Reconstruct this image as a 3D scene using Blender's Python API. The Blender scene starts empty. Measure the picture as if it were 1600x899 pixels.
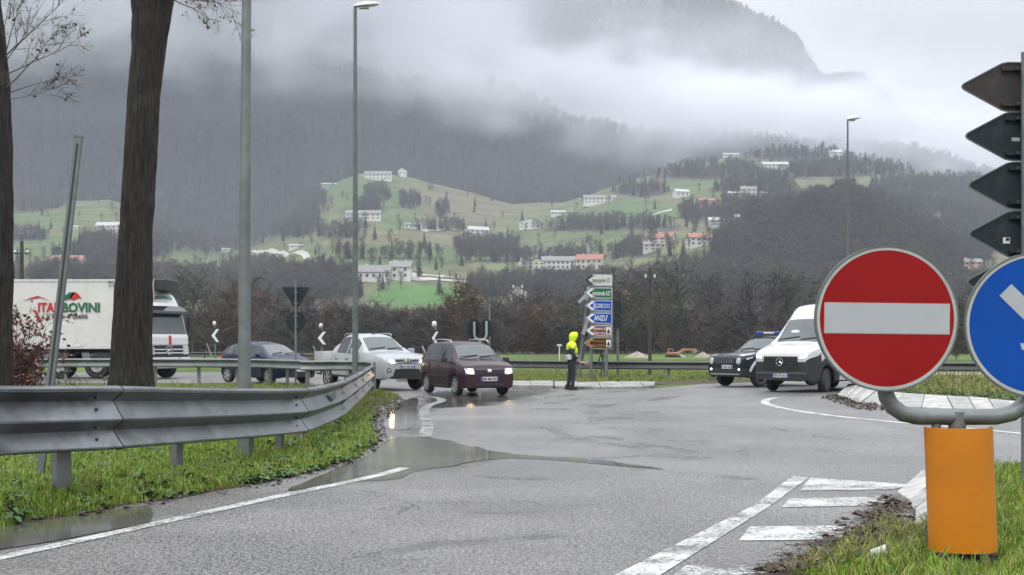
import bpy, bmesh, math, random
from mathutils import Vector, Matrix, noise as mnoise
import numpy as np

# ------------------------------------------------------------------ camera
F = 2100.0            # focal length in photograph pixels (1600 wide)
HOR = 534.0           # horizon row in the photograph
EYE = 1.5
scene = bpy.context.scene
cam_d = bpy.data.cameras.new("camera")
cam = bpy.data.objects.new("camera", cam_d)
scene.collection.objects.link(cam)
cam.location = (0, 0, EYE)
cam.rotation_euler = (math.radians(90), 0, 0)
cam_d.sensor_width = 36.0
cam_d.lens = 36.0 * F / 1600.0
cam_d.shift_y = (HOR - 449.5) / 1600.0
cam_d.clip_start = 0.1
cam_d.clip_end = 20000
scene.camera = cam

# ------------------------------------------------------------------ world: overcast sky
SUN_EL, SUN_AZ = math.radians(48), math.radians(200)
world = bpy.data.worlds.new("World")
scene.world = world
world.use_nodes = True
wt = world.node_tree
wt.nodes.clear()
w_out = wt.nodes.new("ShaderNodeOutputWorld")
w_bg = wt.nodes.new("ShaderNodeBackground")
w_sky = wt.nodes.new("ShaderNodeTexSky")
w_sky.sky_type = 'NISHITA'
w_sky.sun_disc = False
w_sky.sun_elevation = SUN_EL
w_sky.sun_rotation = SUN_AZ
w_sky.dust_density = 4.0
tc = wt.nodes.new("ShaderNodeTexCoord")
sep = wt.nodes.new("ShaderNodeSeparateXYZ")
mr = wt.nodes.new("ShaderNodeMapRange")          # overcast sky: zenith about three times the horizon
mr.inputs[1].default_value = 0.18; mr.inputs[2].default_value = 1.0
mr.inputs[3].default_value = 1.0; mr.inputs[4].default_value = 4.0
colm = wt.nodes.new("ShaderNodeMix"); colm.data_type = 'RGBA'; colm.blend_type = 'MIX'
colm.inputs[0].default_value = 0.93
vm = wt.nodes.new("ShaderNodeVectorMath"); vm.operation = 'SCALE'
SKY_STRENGTH = 0.10
vm.inputs[0].default_value = (0.50 / SKY_STRENGTH, 0.525 / SKY_STRENGTH, 0.555 / SKY_STRENGTH)
wt.links.new(tc.outputs['Generated'], sep.inputs[0])
wt.links.new(sep.outputs[2], mr.inputs[0])
wt.links.new(mr.outputs[0], vm.inputs['Scale'])
wt.links.new(w_sky.outputs[0], colm.inputs['A'])
wt.links.new(vm.outputs[0], colm.inputs['B'])
wt.links.new(colm.outputs['Result'], w_bg.inputs['Color'])
w_bg.inputs['Strength'].default_value = SKY_STRENGTH
wt.links.new(w_bg.outputs[0], w_out.inputs[0])

sun_d = bpy.data.lights.new("sun", 'SUN')
sun_d.energy = 0.8
sun_d.angle = math.radians(25)
sun_d.color = (1.0, 0.97, 0.93)
sun = bpy.data.objects.new("sun", sun_d)
scene.collection.objects.link(sun)
sun.rotation_euler = (math.pi / 2 - SUN_EL, 0, math.pi - SUN_AZ)

scene.view_settings.view_transform = 'Standard'
scene.view_settings.look = 'None'
scene.view_settings.gamma = 1.0
scene.view_settings.exposure = 0.48
scene.render.engine = 'CYCLES'
cy = scene.cycles
cy.max_bounces = 10
cy.diffuse_bounces = 2
cy.glossy_bounces = 3
cy.transmission_bounces = 4
cy.volume_bounces = 10
cy.transparent_max_bounces = 12
cy.use_adaptive_sampling = True
cy.adaptive_threshold = 0.02
cy.sample_clamp_indirect = 3.0
cy.caustics_reflective = False
cy.caustics_refractive = False
cy.volume_step_rate = 1.5
cy.volume_max_steps = 256

# ------------------------------------------------------------------ helpers
R = math.radians
rng = random.Random(7)
COL = scene.collection

def pt(u, v, Y):
    """world point seen at photo pixel (u, v) at distance Y"""
    return Vector(((u - 800) * Y / F, Y, EYE - (v - HOR) * Y / F))

def gp(u, v, z=0.0):
    """world point on the level z seen at photo pixel (u, v)"""
    Y = F * (EYE - z) / (v - HOR)
    return Vector(((u - 800) * Y / F, Y, z))

def tag(o, label=None, cat=None, group=None, kind=None):
    if label: o['label'] = label
    if cat: o['category'] = cat
    if group: o['group'] = group
    if kind: o['kind'] = kind
    return o

def empty(name, loc=(0, 0, 0), rz=0.0, label=None, cat=None, group=None):
    o = bpy.data.objects.new(name, None)
    COL.objects.link(o)
    o.location = loc
    o.rotation_euler = (0, 0, rz)
    o.empty_display_size = 0.2
    return tag(o, label, cat, group)

def link(name, me, parent=None):
    o = bpy.data.objects.new(name, me)
    COL.objects.link(o)
    if parent is not None: o.parent = parent
    return o

def copy_tree(o, parent=None):
    c = o.copy()
    COL.objects.link(c)
    if parent is not None: c.parent = parent
    for ch in list(o.children):
        copy_tree(ch, c)
    return c

class MB:
    """collects shapes into one mesh"""
    def __init__(s):
        s.v = []; s.f = []; s.m = []; s.cur = 0
    def add(s, vs, fs, m=None):
        b = len(s.v)
        s.v.extend([tuple(p) for p in vs])
        s.f.extend([tuple(i + b for i in f) for f in fs])
        s.m.extend([s.cur if m is None else m] * len(fs))
        return s
    def box(s, c, d, M=None, m=None):
        x, y, z = d[0] / 2, d[1] / 2, d[2] / 2
        vs = [Vector((c[0] + i * x, c[1] + j * y, c[2] + k * z)) for k in (-1, 1) for j in (-1, 1) for i in (-1, 1)]
        if M is not None: vs = [M @ p for p in vs]
        return s.add(vs, [(0, 2, 3, 1), (4, 5, 7, 6), (0, 1, 5, 4), (2, 6, 7, 3), (0, 4, 6, 2), (1, 3, 7, 5)], m)
    def bar(s, a, b, w, h=None, up=(0, 0, 1), m=None):
        """rectangular bar from a to b"""
        a, b = Vector(a), Vector(b); h = h or w
        d = (b - a).normalized(); u = Vector(up)
        if abs(d.dot(u)) > 0.98: u = Vector((1, 0, 0))
        r = d.cross(u).normalized(); t = r.cross(d).normalized()
        vs = []
        for p in (a, b):
            for (i, j) in ((-1, -1), (1, -1), (1, 1), (-1, 1)):
                vs.append(p + r * (i * w / 2) + t * (j * h / 2))
        return s.add(vs, [(3, 2, 1, 0), (4, 5, 6, 7), (0, 1, 5, 4), (1, 2, 6, 5), (2, 3, 7, 6), (3, 0, 4, 7)], m)
    def tube(s, pts, rad, n=8, cap=True, m=None):
        pts = [Vector(p) for p in pts]
        if not hasattr(rad, '__len__'): rad = [rad] * len(pts)
        vs = []; fs = []
        prev = None
        for i, p in enumerate(pts):
            d = (pts[min(i + 1, len(pts) - 1)] - pts[max(i - 1, 0)]).normalized()
            if prev is None:
                u = Vector((0, 0, 1)) if abs(d.z) < 0.9 else Vector((1, 0, 0))
                r = d.cross(u).normalized()
            else:
                r = (prev - d * prev.dot(d)).normalized()
            prev = r
            t = d.cross(r)
            for k in range(n):
                a = 2 * math.pi * k / n
                vs.append(p + (r * math.cos(a) + t * math.sin(a)) * rad[i])
        for i in range(len(pts) - 1):
            for k in range(n):
                fs.append((i * n + k, i * n + (k + 1) % n, (i + 1) * n + (k + 1) % n, (i + 1) * n + k))
        if cap:
            fs.append(tuple(range(n - 1, -1, -1)))
            fs.append(tuple((len(pts) - 1) * n + k for k in range(n)))
        return s.add(vs, fs, m)
    def lathe(s, prof, n=16, M=None, m=None):
        """prof: (r, z) list, turned about z, moved by M"""
        vs = []; fs = []
        for (r, z) in prof:
            for k in range(n):
                a = 2 * math.pi * k / n
                vs.append(Vector((r * math.cos(a), r * math.sin(a), z)))
        for i in range(len(prof) - 1):
            for k in range(n):
                fs.append((i * n + k, i * n + (k + 1) % n, (i + 1) * n + (k + 1) % n, (i + 1) * n + k))
        fs.append(tuple(range(n - 1, -1, -1)))
        fs.append(tuple((len(prof) - 1) * n + k for k in range(n)))
        if M is not None: vs = [M @ p for p in vs]
        return s.add(vs, fs, m)
    def prism(s, poly, h, M=None, m=None):
        """poly of (x, y), extruded by h along z, moved by M"""
        n = len(poly)
        vs = [Vector((x, y, 0)) for x, y in poly] + [Vector((x, y, h)) for x, y in poly]
        fs = [tuple(range(n - 1, -1, -1)), tuple(range(n, 2 * n))]
        fs += [(i, (i + 1) % n, n + (i + 1) % n, n + i) for i in range(n)]
        if M is not None: vs = [M @ p for p in vs]
        return s.add(vs, fs, m)
    def mesh(s, name, mats, smooth=None):
        me = bpy.data.meshes.new(name)
        me.from_pydata(s.v, [], s.f)
        for mm in (mats if isinstance(mats, (list, tuple)) else [mats]): me.materials.append(mm)
        if any(s.m): me.polygons.foreach_set('material_index', s.m)
        me.update()
        if smooth is not None:
            me.polygons.foreach_set('use_smooth', [True] * len(me.polygons))
            me.set_sharp_from_angle(angle=R(smooth))
        return me
    def build(s, name, mats, parent=None, smooth=None, bevel=None):
        o = link(name, s.mesh(name, mats, smooth), parent)
        if bevel:
            b = o.modifiers.new('bevel', 'BEVEL'); b.width = bevel; b.segments = 2; b.limit_method = 'ANGLE'; b.angle_limit = R(40)
        return o

def yz_frame():
    """maps prism (x, y, thickness z) to world x, z up, thickness towards -y (facing the camera)"""
    return Matrix(((1, 0, 0, 0), (0, 0, -1, 0), (0, 1, 0, 0), (0, 0, 0, 1)))

def T(x, y, z): return Matrix.Translation((x, y, z))

# ------------------------------------------------------------------ materials
def mat(name, c, rough=0.6, metal=0.0, var=0.12, scale=8.0, bump=0.0, bscale=60.0, spec=0.5, dirt=None, dscale=2.0, damount=0.5, emit=None, emits=0.0, coat=0.0, detail=6.0, alpha=None, trans=0.0, rvar=0.1):
    m = bpy.data.materials.new(name)
    m.use_nodes = True
    nt = m.node_tree; N = nt.nodes; L = nt.links
    b = N['Principled BSDF']
    b.inputs['Metallic'].default_value = metal
    b.inputs['Specular IOR Level'].default_value = spec
    b.inputs['Coat Weight'].default_value = coat
    b.inputs['Coat Roughness'].default_value = 0.05
    if trans: b.inputs['Transmission Weight'].default_value = trans
    tcn = N.new('ShaderNodeTexCoord')
    nz = N.new('ShaderNodeTexNoise'); nz.inputs['Scale'].default_value = scale; nz.inputs['Detail'].default_value = detail
    L.new(tcn.outputs['Object'], nz.inputs['Vector'])
    rp = N.new('ShaderNodeValToRGB')
    rp.color_ramp.elements[0].position = 0.3; rp.color_ramp.elements[1].position = 0.7
    rp.color_ramp.elements[0].color = (c[0] * (1 - var), c[1] * (1 - var), c[2] * (1 - var), 1)
    rp.color_ramp.elements[1].color = (min(1, c[0] * (1 + var)), min(1, c[1] * (1 + var)), min(1, c[2] * (1 + var)), 1)
    L.new(nz.outputs['Fac'], rp.inputs[0])
    colout = rp.outputs[0]
    if dirt:
        n2 = N.new('ShaderNodeTexNoise'); n2.inputs['Scale'].default_value = dscale; n2.inputs['Detail'].default_value = 8; n2.inputs['Roughness'].default_value = 0.65
        L.new(tcn.outputs['Object'], n2.inputs['Vector'])
        r2 = N.new('ShaderNodeValToRGB'); r2.color_ramp.elements[0].position = 0.5; r2.color_ramp.elements[1].position = 0.68
        r2.color_ramp.elements[1].color = (damount,) * 3 + (1,)
        r2.color_ramp.elements[0].color = (0, 0, 0, 1)
        L.new(n2.outputs['Fac'], r2.inputs[0])
        mx = N.new('ShaderNodeMix'); mx.data_type = 'RGBA'
        L.new(r2.outputs[0], mx.inputs[0]); L.new(colout, mx.inputs['A']); mx.inputs['B'].default_value = (*dirt, 1)
        colout = mx.outputs['Result']
    L.new(colout, b.inputs['Base Color'])
    rm = N.new('ShaderNodeMapRange'); rm.inputs[3].default_value = max(0, rough - rvar); rm.inputs[4].default_value = min(1, rough + rvar)
    L.new(nz.outputs['Fac'], rm.inputs[0]); L.new(rm.outputs[0], b.inputs['Roughness'])
    if bump:
        n3 = N.new('ShaderNodeTexNoise'); n3.inputs['Scale'].default_value = bscale; n3.inputs['Detail'].default_value = 5
        L.new(tcn.outputs['Object'], n3.inputs['Vector'])
        bp = N.new('ShaderNodeBump'); bp.inputs['Strength'].default_value = min(1, bump); bp.inputs['Distance'].default_value = 0.02
        L.new(n3.outputs['Fac'], bp.inputs['Height']); L.new(bp.outputs[0], b.inputs['Normal'])
    if emit:
        b.inputs['Emission Color'].default_value = (*emit, 1); b.inputs['Emission Strength'].default_value = emits
    if alpha is not None: b.inputs['Alpha'].default_value = alpha
    return m

def sm(a, b, x):
    t = max(0.0, min(1.0, (x - a) / (b - a) if b != a else 0.0)); return t * t * (3 - 2 * t)

def interp(tab, x):
    if x <= tab[0][0]: return tab[0][1]
    for (a, b) in zip(tab, tab[1:]):
        if x <= b[0]:
            t = (x - a[0]) / (b[0] - a[0]); return a[1] + (b[1] - a[1]) * t
    return tab[-1][1]

def fbm(x, y, z=0.0, o=4):
    return mnoise.fractal(Vector((x, y, z)), 1.0, 2.0, o)   # about -1..1

# ------------------------------------------------------------------ node-expression helper for fields
class NX:
    def __init__(s, nt): s.nt = nt
    def math(s, op, *a):
        n = s.nt.nodes.new('ShaderNodeMath'); n.operation = op
        for i, x in enumerate(a):
            if hasattr(x, 'links') or hasattr(x, 'is_linked'): s.nt.links.new(x, n.inputs[i])
            else: n.inputs[i].default_value = x
        return n.outputs[0]
    def mul(s, a, b): return s.math('MULTIPLY', a, b)
    def add(s, a, b): return s.math('ADD', a, b)
    def sub(s, a, b): return s.math('SUBTRACT', a, b)
    def sstep(s, x, a, b, lo=0.0, hi=1.0):
        n = s.nt.nodes.new('ShaderNodeMapRange'); n.interpolation_type = 'SMOOTHSTEP'
        s.nt.links.new(x, n.inputs[0])
        for i, v in enumerate((a, b, lo, hi)):
            if hasattr(v, 'is_linked'): s.nt.links.new(v, n.inputs[i + 1])
            else: n.inputs[i + 1].default_value = v
        return n.outputs[0]
    def noise(s, vec, scale, detail=4, rough=0.5, mul=(1, 1, 1), off=(0, 0, 0)):
        mp = s.nt.nodes.new('ShaderNodeVectorMath'); mp.operation = 'MULTIPLY_ADD'
        s.nt.links.new(vec, mp.inputs[0]); mp.inputs[1].default_value = mul; mp.inputs[2].default_value = off
        n = s.nt.nodes.new('ShaderNodeTexNoise'); n.inputs['Scale'].default_value = scale
        n.inputs['Detail'].default_value = detail; n.inputs['Roughness'].default_value = rough
        s.nt.links.new(mp.outputs[0], n.inputs['Vector'])
        return n.outputs[0]
# ------------------------------------------------------------------ the far land: hillside, forested mountain, peak, clouds
HY0, HYC, HYE = 330.0, 1350.0, 1470.0
CREST = [(-300, 310), (0, 322), (120, 312), (170, 314), (260, 350), (330, 372), (400, 372), (470, 318), (520, 288), (560, 276), (640, 284), (700, 300), (800, 324), (880, 320), (960, 294), (1050, 262), (1150, 240), (1300, 240), (1450, 272), (1600, 302), (1900, 310)]
def uof(X, Y): return 800 + F * X / Y
def hill(X, Y):
    u = uof(X, Y)
    zc = EYE + (HOR - interp(CREST, u)) * HYC / F
    t = (Y - HY0) / (HYC - HY0)
    if t <= 0: h = 0.0
    elif t <= 1: h = zc * (t ** 1.35)
    else: h = zc * max(0.0, 1 - ((Y - HYC) / (HYE - HYC)) ** 1.5)
    # wooded knoll on the right
    k = math.exp(-((u - 1310) / 150.0) ** 2 * 0.9 - ((Y - 720) / 120.0) ** 2)
    h += (22 + 10 * fbm(X / 45, Y / 45, 12.0, 3)) * k
    amp = sm(0.02, 0.25, t) * (1 if t < 1 else max(0, 1 - (t - 1) * 12))
    h += amp * 9 * fbm(X / 160, Y / 160, 3.1, 4)
    return h

def mixc(a, b, t): return tuple(a[i] + (b[i] - a[i]) * t for i in range(3))

MEADOW = (0.085, 0.135, 0.048); MEADOW2 = (0.125, 0.15, 0.062); BROWN = (0.155, 0.13, 0.08); FLOOR = (0.055, 0.045, 0.038); BRIGHT = (0.08, 0.165, 0.045)
# areas of the hillside given as (u, v, ru, rv, colour, weight) where they lie on it
PATCH = [(650, 462, 70, 16, BRIGHT, 1.0), (130, 333, 60, 16, MEADOW2, .9), (60, 345, 60, 14, MEADOW, .8), (300, 385, 60, 26, MEADOW, .9), (60, 385, 60, 22, MEADOW, .8),
         (560, 300, 60, 26, MEADOW, .9), (620, 330, 40, 30, MEADOW, .7), (760, 320, 90, 34, BROWN, .75), (620, 372, 120, 8, BROWN, .7), (560, 385, 60, 6, MEADOW2, .7), (620, 400, 130, 18, MEADOW, .8),
         (900, 345, 130, 22, MEADOW2, .7), (1000, 330, 70, 18, MEADOW, .9), (790, 385, 50, 16, BROWN, .6), (900, 375, 90, 22, MEADOW, .6), (1060, 405, 70, 18, MEADOW2, .9), (1100, 300, 60, 22, MEADOW, .7),
         (1170, 245, 60, 10, MEADOW2, .6), (1060, 240, 60, 10, MEADOW2, .6), (1300, 262, 40, 8, MEADOW2, .5), (1310, 418, 60, 16, MEADOW2, .9), (1520, 430, 60, 24, MEADOW2, .9), (1500, 350, 60, 10, MEADOW2, .6),
         (1440, 335, 20, 8, MEADOW2, .5), (260, 410, 70, 14, MEADOW2, .7), (130, 412, 100, 14, BROWN, .5), (440, 395, 50, 12, MEADOW2, .6), (470, 355, 60, 14, BROWN, .5)]
# woods on the hillside: ellipses (u, v, ru, rv)
WOODS = [(330, 340, 90, 45), (255, 330, 45, 40), (400, 310, 95, 50), (200, 380, 70, 16), (130, 400, 45, 7), (30, 365, 40, 4), (430, 350, 60, 14), (40, 310, 60, 14), (400, 432, 60, 22), (500, 430, 45, 10), (340, 430, 40, 8),
         (590, 300, 18, 9), (640, 312, 16, 8), (575, 322, 22, 6), (690, 325, 10, 8), (760, 383, 45, 9), (800, 446, 60, 7), (900, 448, 100, 11), (980, 452, 80, 12),
         (960, 347, 90, 4), (1082, 328, 20, 9), (1160, 322, 50, 9), (1200, 330, 90, 26), (1000, 384, 22, 5), (1100, 264, 90, 10), (1300, 262, 110, 8), (1470, 290, 100, 16), (1420, 318, 70, 9), (1180, 290, 60, 7), (1000, 292, 40, 8), (1060, 262, 50, 8), (1240, 236, 90, 8), (1350, 250, 60, 8),
         (1310, 350, 140, 45), (1210, 385, 85, 26), (1430, 390, 105, 34), (1540, 340, 60, 18), (1500, 310, 90, 16), (1150, 440, 130, 26), (1300, 450, 140, 18), (1450, 450, 120, 14), (1230, 415, 60, 16), (1060, 440, 60, 16),
         (300, 440, 120, 18), (450, 450, 100, 16), (120, 430, 100, 8), (530, 360, 30, 5), (560, 345, 20, 4), (880, 400, 30, 4), (1180, 268, 60, 8), (690, 352, 40, 2.2), (820, 398, 90, 2.2), (980, 390, 80, 2.0), (900, 352, 60, 2.2), (600, 394, 90, 1.6)]
CLEAR = [(626, 26, 440), (585, 30, 440), (809, 20, 480), (872, 30, 424), (922, 26, 424), (838, 16, 424), (969, 18, 480), (1038, 20, 390), (1022, 20, 394), (1093, 20, 388), (1122, 18, 356), (1159, 14, 352), (746, 20, 371), (107, 28, 419), (172, 24, 366), (1516, 18, 424), (1169, 30, 309), (1109, 20, 324), (568, 30, 346), (1211, 24, 268), (1305, 12, 250), (591, 24, 284)]
def inwood(u, v):
    best = 0.0
    for (a, b, ru, rv) in WOODS:
        d = ((u - a) / ru) ** 2 + ((v - b) / rv) ** 2
        if d < 1.6: best = max(best, 1.6 - d)
    return best

def attr_mat(name, rough=0.9, var=0.25, scale=0.05, spec=0.2, scale2=0.6):
    m = bpy.data.materials.new(name); m.use_nodes = True
    nt = m.node_tree; N = nt.nodes; L = nt.links; b = N['Principled BSDF']
    at = N.new('ShaderNodeAttribute'); at.attribute_name = 'tint'
    g = N.new('ShaderNodeNewGeometry')
    nz = N.new('ShaderNodeTexNoise'); nz.inputs['Scale'].default_value = scale; nz.inputs['Detail'].default_value = 8; nz.inputs['Roughness'].default_value = 0.65
    L.new(g.outputs['Position'], nz.inputs['Vector'])
    mr_ = N.new('ShaderNodeMapRange'); mr_.inputs[1].default_value = 0.3; mr_.inputs[2].default_value = 0.7; mr_.inputs[3].default_value = 1 - var; mr_.inputs[4].default_value = 1 + var
    L.new(nz.outputs['Fac'], mr_.inputs[0])
    vm_ = N.new('ShaderNodeVectorMath'); vm_.operation = 'SCALE'
    L.new(at.outputs['Color'], vm_.inputs[0]); L.new(mr_.outputs[0], vm_.inputs['Scale'])
    L.new(vm_.outputs[0], b.inputs['Base Color'])
    b.inputs['Roughness'].default_value = rough; b.inputs['Specular IOR Level'].default_value = spec
    n3 = N.new('ShaderNodeTexNoise'); n3.inputs['Scale'].default_value = scale2; n3.inputs['Detail'].default_value = 6
    L.new(g.outputs['Position'], n3.inputs['Vector'])
    bp = N.new('ShaderNodeBump'); bp.inputs['Strength'].default_value = 0.5; bp.inputs['Distance'].default_value = 0.5
    L.new(n3.outputs['Fac'], bp.inputs['Height']); L.new(bp.outputs[0], b.inputs['Normal'])
    return m

def sheet(name, us, Ys, hf, cf, material, smooth=True):
    """polar heightfield: columns us (pixels of azimuth), rows Ys (distance)"""
    nu, ny = len(us), len(Ys)
    vs = []; cs = []
    for Y in Ys:
        for u in us:
            X = (u - 800) * Y / F
            z = hf(X, Y)
            vs.append((X, Y, z)); cs.append((*cf(u, X, Y, z), 1.0))
    fs = [(j * nu + i, j * nu + i + 1, (j + 1) * nu + i + 1, (j + 1) * nu + i) for j in range(ny - 1) for i in range(nu - 1)]
    me = bpy.data.meshes.new(name); me.from_pydata(vs, [], fs)
    ca = me.color_attributes.new('tint', 'FLOAT_COLOR', 'POINT')
    ca.data.foreach_set('color', np.array(cs, dtype=np.float32).ravel())
    me.materials.append(material)
    me.polygons.foreach_set('use_smooth', [smooth] * len(me.polygons))
    me.update()
    return link(name, me)

def hill_col(u, X, Y, z):
    v = HOR - F * (z - EYE) / Y
    n = fbm(X / 60, Y / 60, 9.0, 4)
    c = mixc(MEADOW2, BROWN, max(0, min(1, 0.42 + n * 1.3)))
    n2 = fbm(X / 14, Y / 22, 2.0, 4)
    if n2 > .22: c = mixc(c, (0.07, 0.065, 0.04), min(.7, (n2 - .22) * 4))
    for (a, b, ru, rv, pc, w) in PATCH:
        d = ((u - a) / ru) ** 2 + ((v - b) / rv) ** 2 + 0.35 * n
        if d < 1.4: c = mixc(c, pc, w * (1 - sm(0.7, 1.4, d)))
    # terraces: thin darker field edges
    tr = abs(((z + 6 * fbm(X / 220, Y / 220, 1.0, 2)) / 13.0) % 1.0 - 0.5)
    if tr < 0.06 and z > 8: c = mixc(c, (0.06, 0.06, 0.04), 0.6)
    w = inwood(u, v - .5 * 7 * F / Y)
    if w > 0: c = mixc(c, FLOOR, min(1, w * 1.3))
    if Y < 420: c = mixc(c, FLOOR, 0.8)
    return c

m_hill = attr_mat('hillside_meadow')
us_h = [-500 + i * 6 for i in range(435)]
Ys_h = [HY0 + (HYC - HY0) * (j / 165.0) ** 1.15 for j in range(166)] + [HYC + 12, HYC + 30, HYC + 60, HYC + 90, HYE]
hill_o = sheet('hillside', us_h, Ys_h, lambda X, Y: hill(X, Y) - (0.6 if Y <= HY0 else 0), hill_col, m_hill)
tag(hill_o, kind='structure')

# table for turning a pixel into a point on the hillside
def hit_hill(u, v):
    prev = None
    for j in range(0, 400):
        Y = HY0 + 4 + j * (HYC - HY0 - 4) / 399.0
        X = (u - 800) * Y / F
        vv = HOR - F * (hill(X, Y) - EYE) / Y
        if vv <= v: return Vector((X, Y, hill(X, Y)))
    X = (u - 800) * HYC / F
    return Vector((X, HYC, hill(X, HYC)))

# forested mountain behind
MY0, MYR, MYE = 1500.0, 1800.0, 2150.0
RIDGE = [(-600, 60), (0, 70), (120, 74), (300, 62), (380, 58), (430, 70), (520, 96), (600, 118), (700, 134), (800, 138), (850, 160), (890, 188), (960, 196), (1060, 204), (1110, 204), (1200, 212), (1350, 222), (1450, 240), (1520, 262), (1600, 290), (2200, 330)]
def mount(X, Y):
    u = uof(X, Y)
    zr = EYE + (HOR - interp(RIDGE, u)) * MYR / F - 9
    t = (Y - MY0) / (MYR - MY0)
    if t <= 1: h = zr * (0.15 + 0.85 * t ** 0.8)
    else: h = zr * (1 - 0.5 * ((Y - MYR) / (MYE - MYR)))
    amp = sm(0, 0.3, t) * (1 - sm(0.8, 1.0, t) * 0.8)
    h += amp * 55 * fbm(X / 260, Y / 300, 5.5, 4)
    return h
m_mount = attr_mat('forest_floor', var=0.3, scale=0.02)
mount_o = sheet('forested_mountain', [-700 + i * 12 for i in range(270)], [MY0 + (MYE - MY0) * j / 60.0 for j in range(61)], mount, lambda u, X, Y, z: (0.05, 0.045, 0.042), m_mount)
tag(mount_o, kind='structure')

PY0, PYR, PYE = 2250.0, 2700.0, 3000.0
PEAK = [(300, 260), (600, 120), (740, 20), (820, -60), (950, -160), (1060, -90), (1140, -2), (1180, 22), (1215, 38), (1250, 66), (1258, 84), (1285, 128), (1320, 136), (1350, 142), (1385, 156), (1420, 185), (1500, 235), (1700, 290)]
def peak(X, Y):
    u = uof(X, Y)
    zr = EYE + (HOR - interp(PEAK, u)) * PYR / F - 8
    t = (Y - PY0) / (PYR - PY0)
    if t <= 1: h = zr * (0.3 + 0.7 * t ** 0.9)
    else: h = zr * (1 - 0.4 * (Y - PYR) / (PYE - PYR))
    amp = sm(0, 0.3, t) * (1 - sm(0.8, 1.0, t) * 0.85)
    h += amp * 90 * fbm(X / 300, Y / 300, 8.5, 5)
    return h
peak_o = sheet('mountain_peak', [200 + i * 12 for i in range(135)], [PY0 + (PYE - PY0) * j / 50.0 for j in range(51)], peak, lambda u, X, Y, z: mixc((0.05, 0.055, 0.05), (0.10, 0.10, 0.10), max(0, min(1, fbm(X / 120, z / 60, Y / 200, 4)))), m_mount)
tag(peak_o, kind='structure')

# base sheet to the horizon lies below everything
g = MB(); g.add([(-6000, -300, -0.6), (6000, -300, -0.6), (6000, 9000, -0.6), (-6000, 9000, -0.6)], [(0, 1, 2, 3)])
land_o = g.build('valley_floor', mat('valley_floor', (0.05, 0.055, 0.035), 0.95, scale=0.02, var=0.3))
tag(land_o, kind='structure')

# ---- trees for the woods: bare crowns of many thin twigs
def bare_tree_mesh(name, seed, H=10.0, spread=0.32, twigs=420, base=0.25, tw=0.05, up=0.7, mats=None, tl=1.3):
    r = random.Random(seed)
    m = MB(); m.cur = 0
    top = Vector((r.uniform(-.3, .3), r.uniform(-.3, .3), H))
    def tp(t): return Vector((top.x * t + 0.25 * math.sin(t * 5 + seed), top.y * t + .2 * math.cos(t * 4), H * t))
    m.tube([tp(t) for t in (0, .25, .5, .75, .97)], [H * .016, H * .012, H * .009, H * .005, .02], n=5)
    crown = MB()
    nb = 22
    ends = []
    for i in range(nb):
        t = base + (0.93 - base) * (i / nb)
        a = i * 2.4 + r.uniform(-.4, .4)
        L = H * spread * (1.15 - abs((t - base) / (1 - base) - .35) * 1.1) * r.uniform(.75, 1.15)
        s = tp(t)
        d = Vector((math.cos(a), math.sin(a), up * r.uniform(.7, 1.3))).normalized()
        mid = s + d * L * .5 + Vector((0, 0, L * .06)); e = s + d * L + Vector((0, 0, L * .22))
        crown.tube([s, mid, e], [H * .006, H * .0035, .015], n=3, cap=False)
        ends.append((s, mid, e, L))
    for i in range(twigs):
        s, mid, e, L = ends[r.randrange(nb)]
        q = r.random()
        p = s.lerp(mid, q * 2) if q < .5 else mid.lerp(e, q * 2 - 1)
        d = Vector((r.gauss(0, 1), r.gauss(0, 1), r.gauss(.55, .8))).normalized()
        l = tl * r.uniform(.5, 1.3)
        w = tw * r.uniform(.5, 1.2)
        side = d.cross(Vector((r.gauss(0, 1), r.gauss(0, 1), r.gauss(0, 1)))).normalized() * w
        e2 = p + d * l
        crown.add([p - side, p + side, e2], [(0, 1, 2)])
        d2 = (d + Vector((r.gauss(0, .6), r.gauss(0, .6), r.gauss(0, .5)))).normalized()
        p2 = p + d * l * .5
        crown.add([p2 - side * .7, p2 + side * .7, p2 + d2 * l * .7], [(0, 1, 2)])
    return m, crown

m_bark = mat('grey_bark', (0.09, 0.075, 0.062), 0.9, var=0.3, scale=3)
m_twig = mat('bare_twigs', (0.080, 0.071, 0.068), 0.9, var=0.35, scale=0.35, spec=0.2)
m_twig_b = mat('reddish_twigs', (0.108, 0.075, 0.060), 0.9, var=0.3, scale=0.35, spec=0.2)
m_twig_g = mat('lichened_twigs', (0.085, 0.088, 0.058), 0.9, var=0.3, scale=0.35, spec=0.2)
m_conif = mat('conifer_needles', (0.035, 0.05, 0.035), 0.9, var=0.3, scale=0.35, spec=0.2)

def conifer_mesh(seed, H=14.0):
    r = random.Random(seed); m = MB(); m.tube([(0, 0, 0), (0, 0, H * .95)], [.22, .03], n=5)
    c = MB()
    for i in range(240):
        t = (i / 240.0) ** .8
        z = H * (.1 + .9 * t); rad = H * .19 * (1 - t) + .15
        a = i * 2.4
        d = Vector((math.cos(a), math.sin(a), -.25))
        L = rad * r.uniform(.7, 1.15); sd = Vector((-d.y, d.x, 0)) * L * .3
        c.add([(0, 0, z), Vector((0, 0, z)) + d * L * .7 + sd, Vector((0, 0, z - .1)) + d * L, Vector((0, 0, z)) + d * L * .7 - sd], [(0, 1, 2, 3)])
    return m, c

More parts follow.
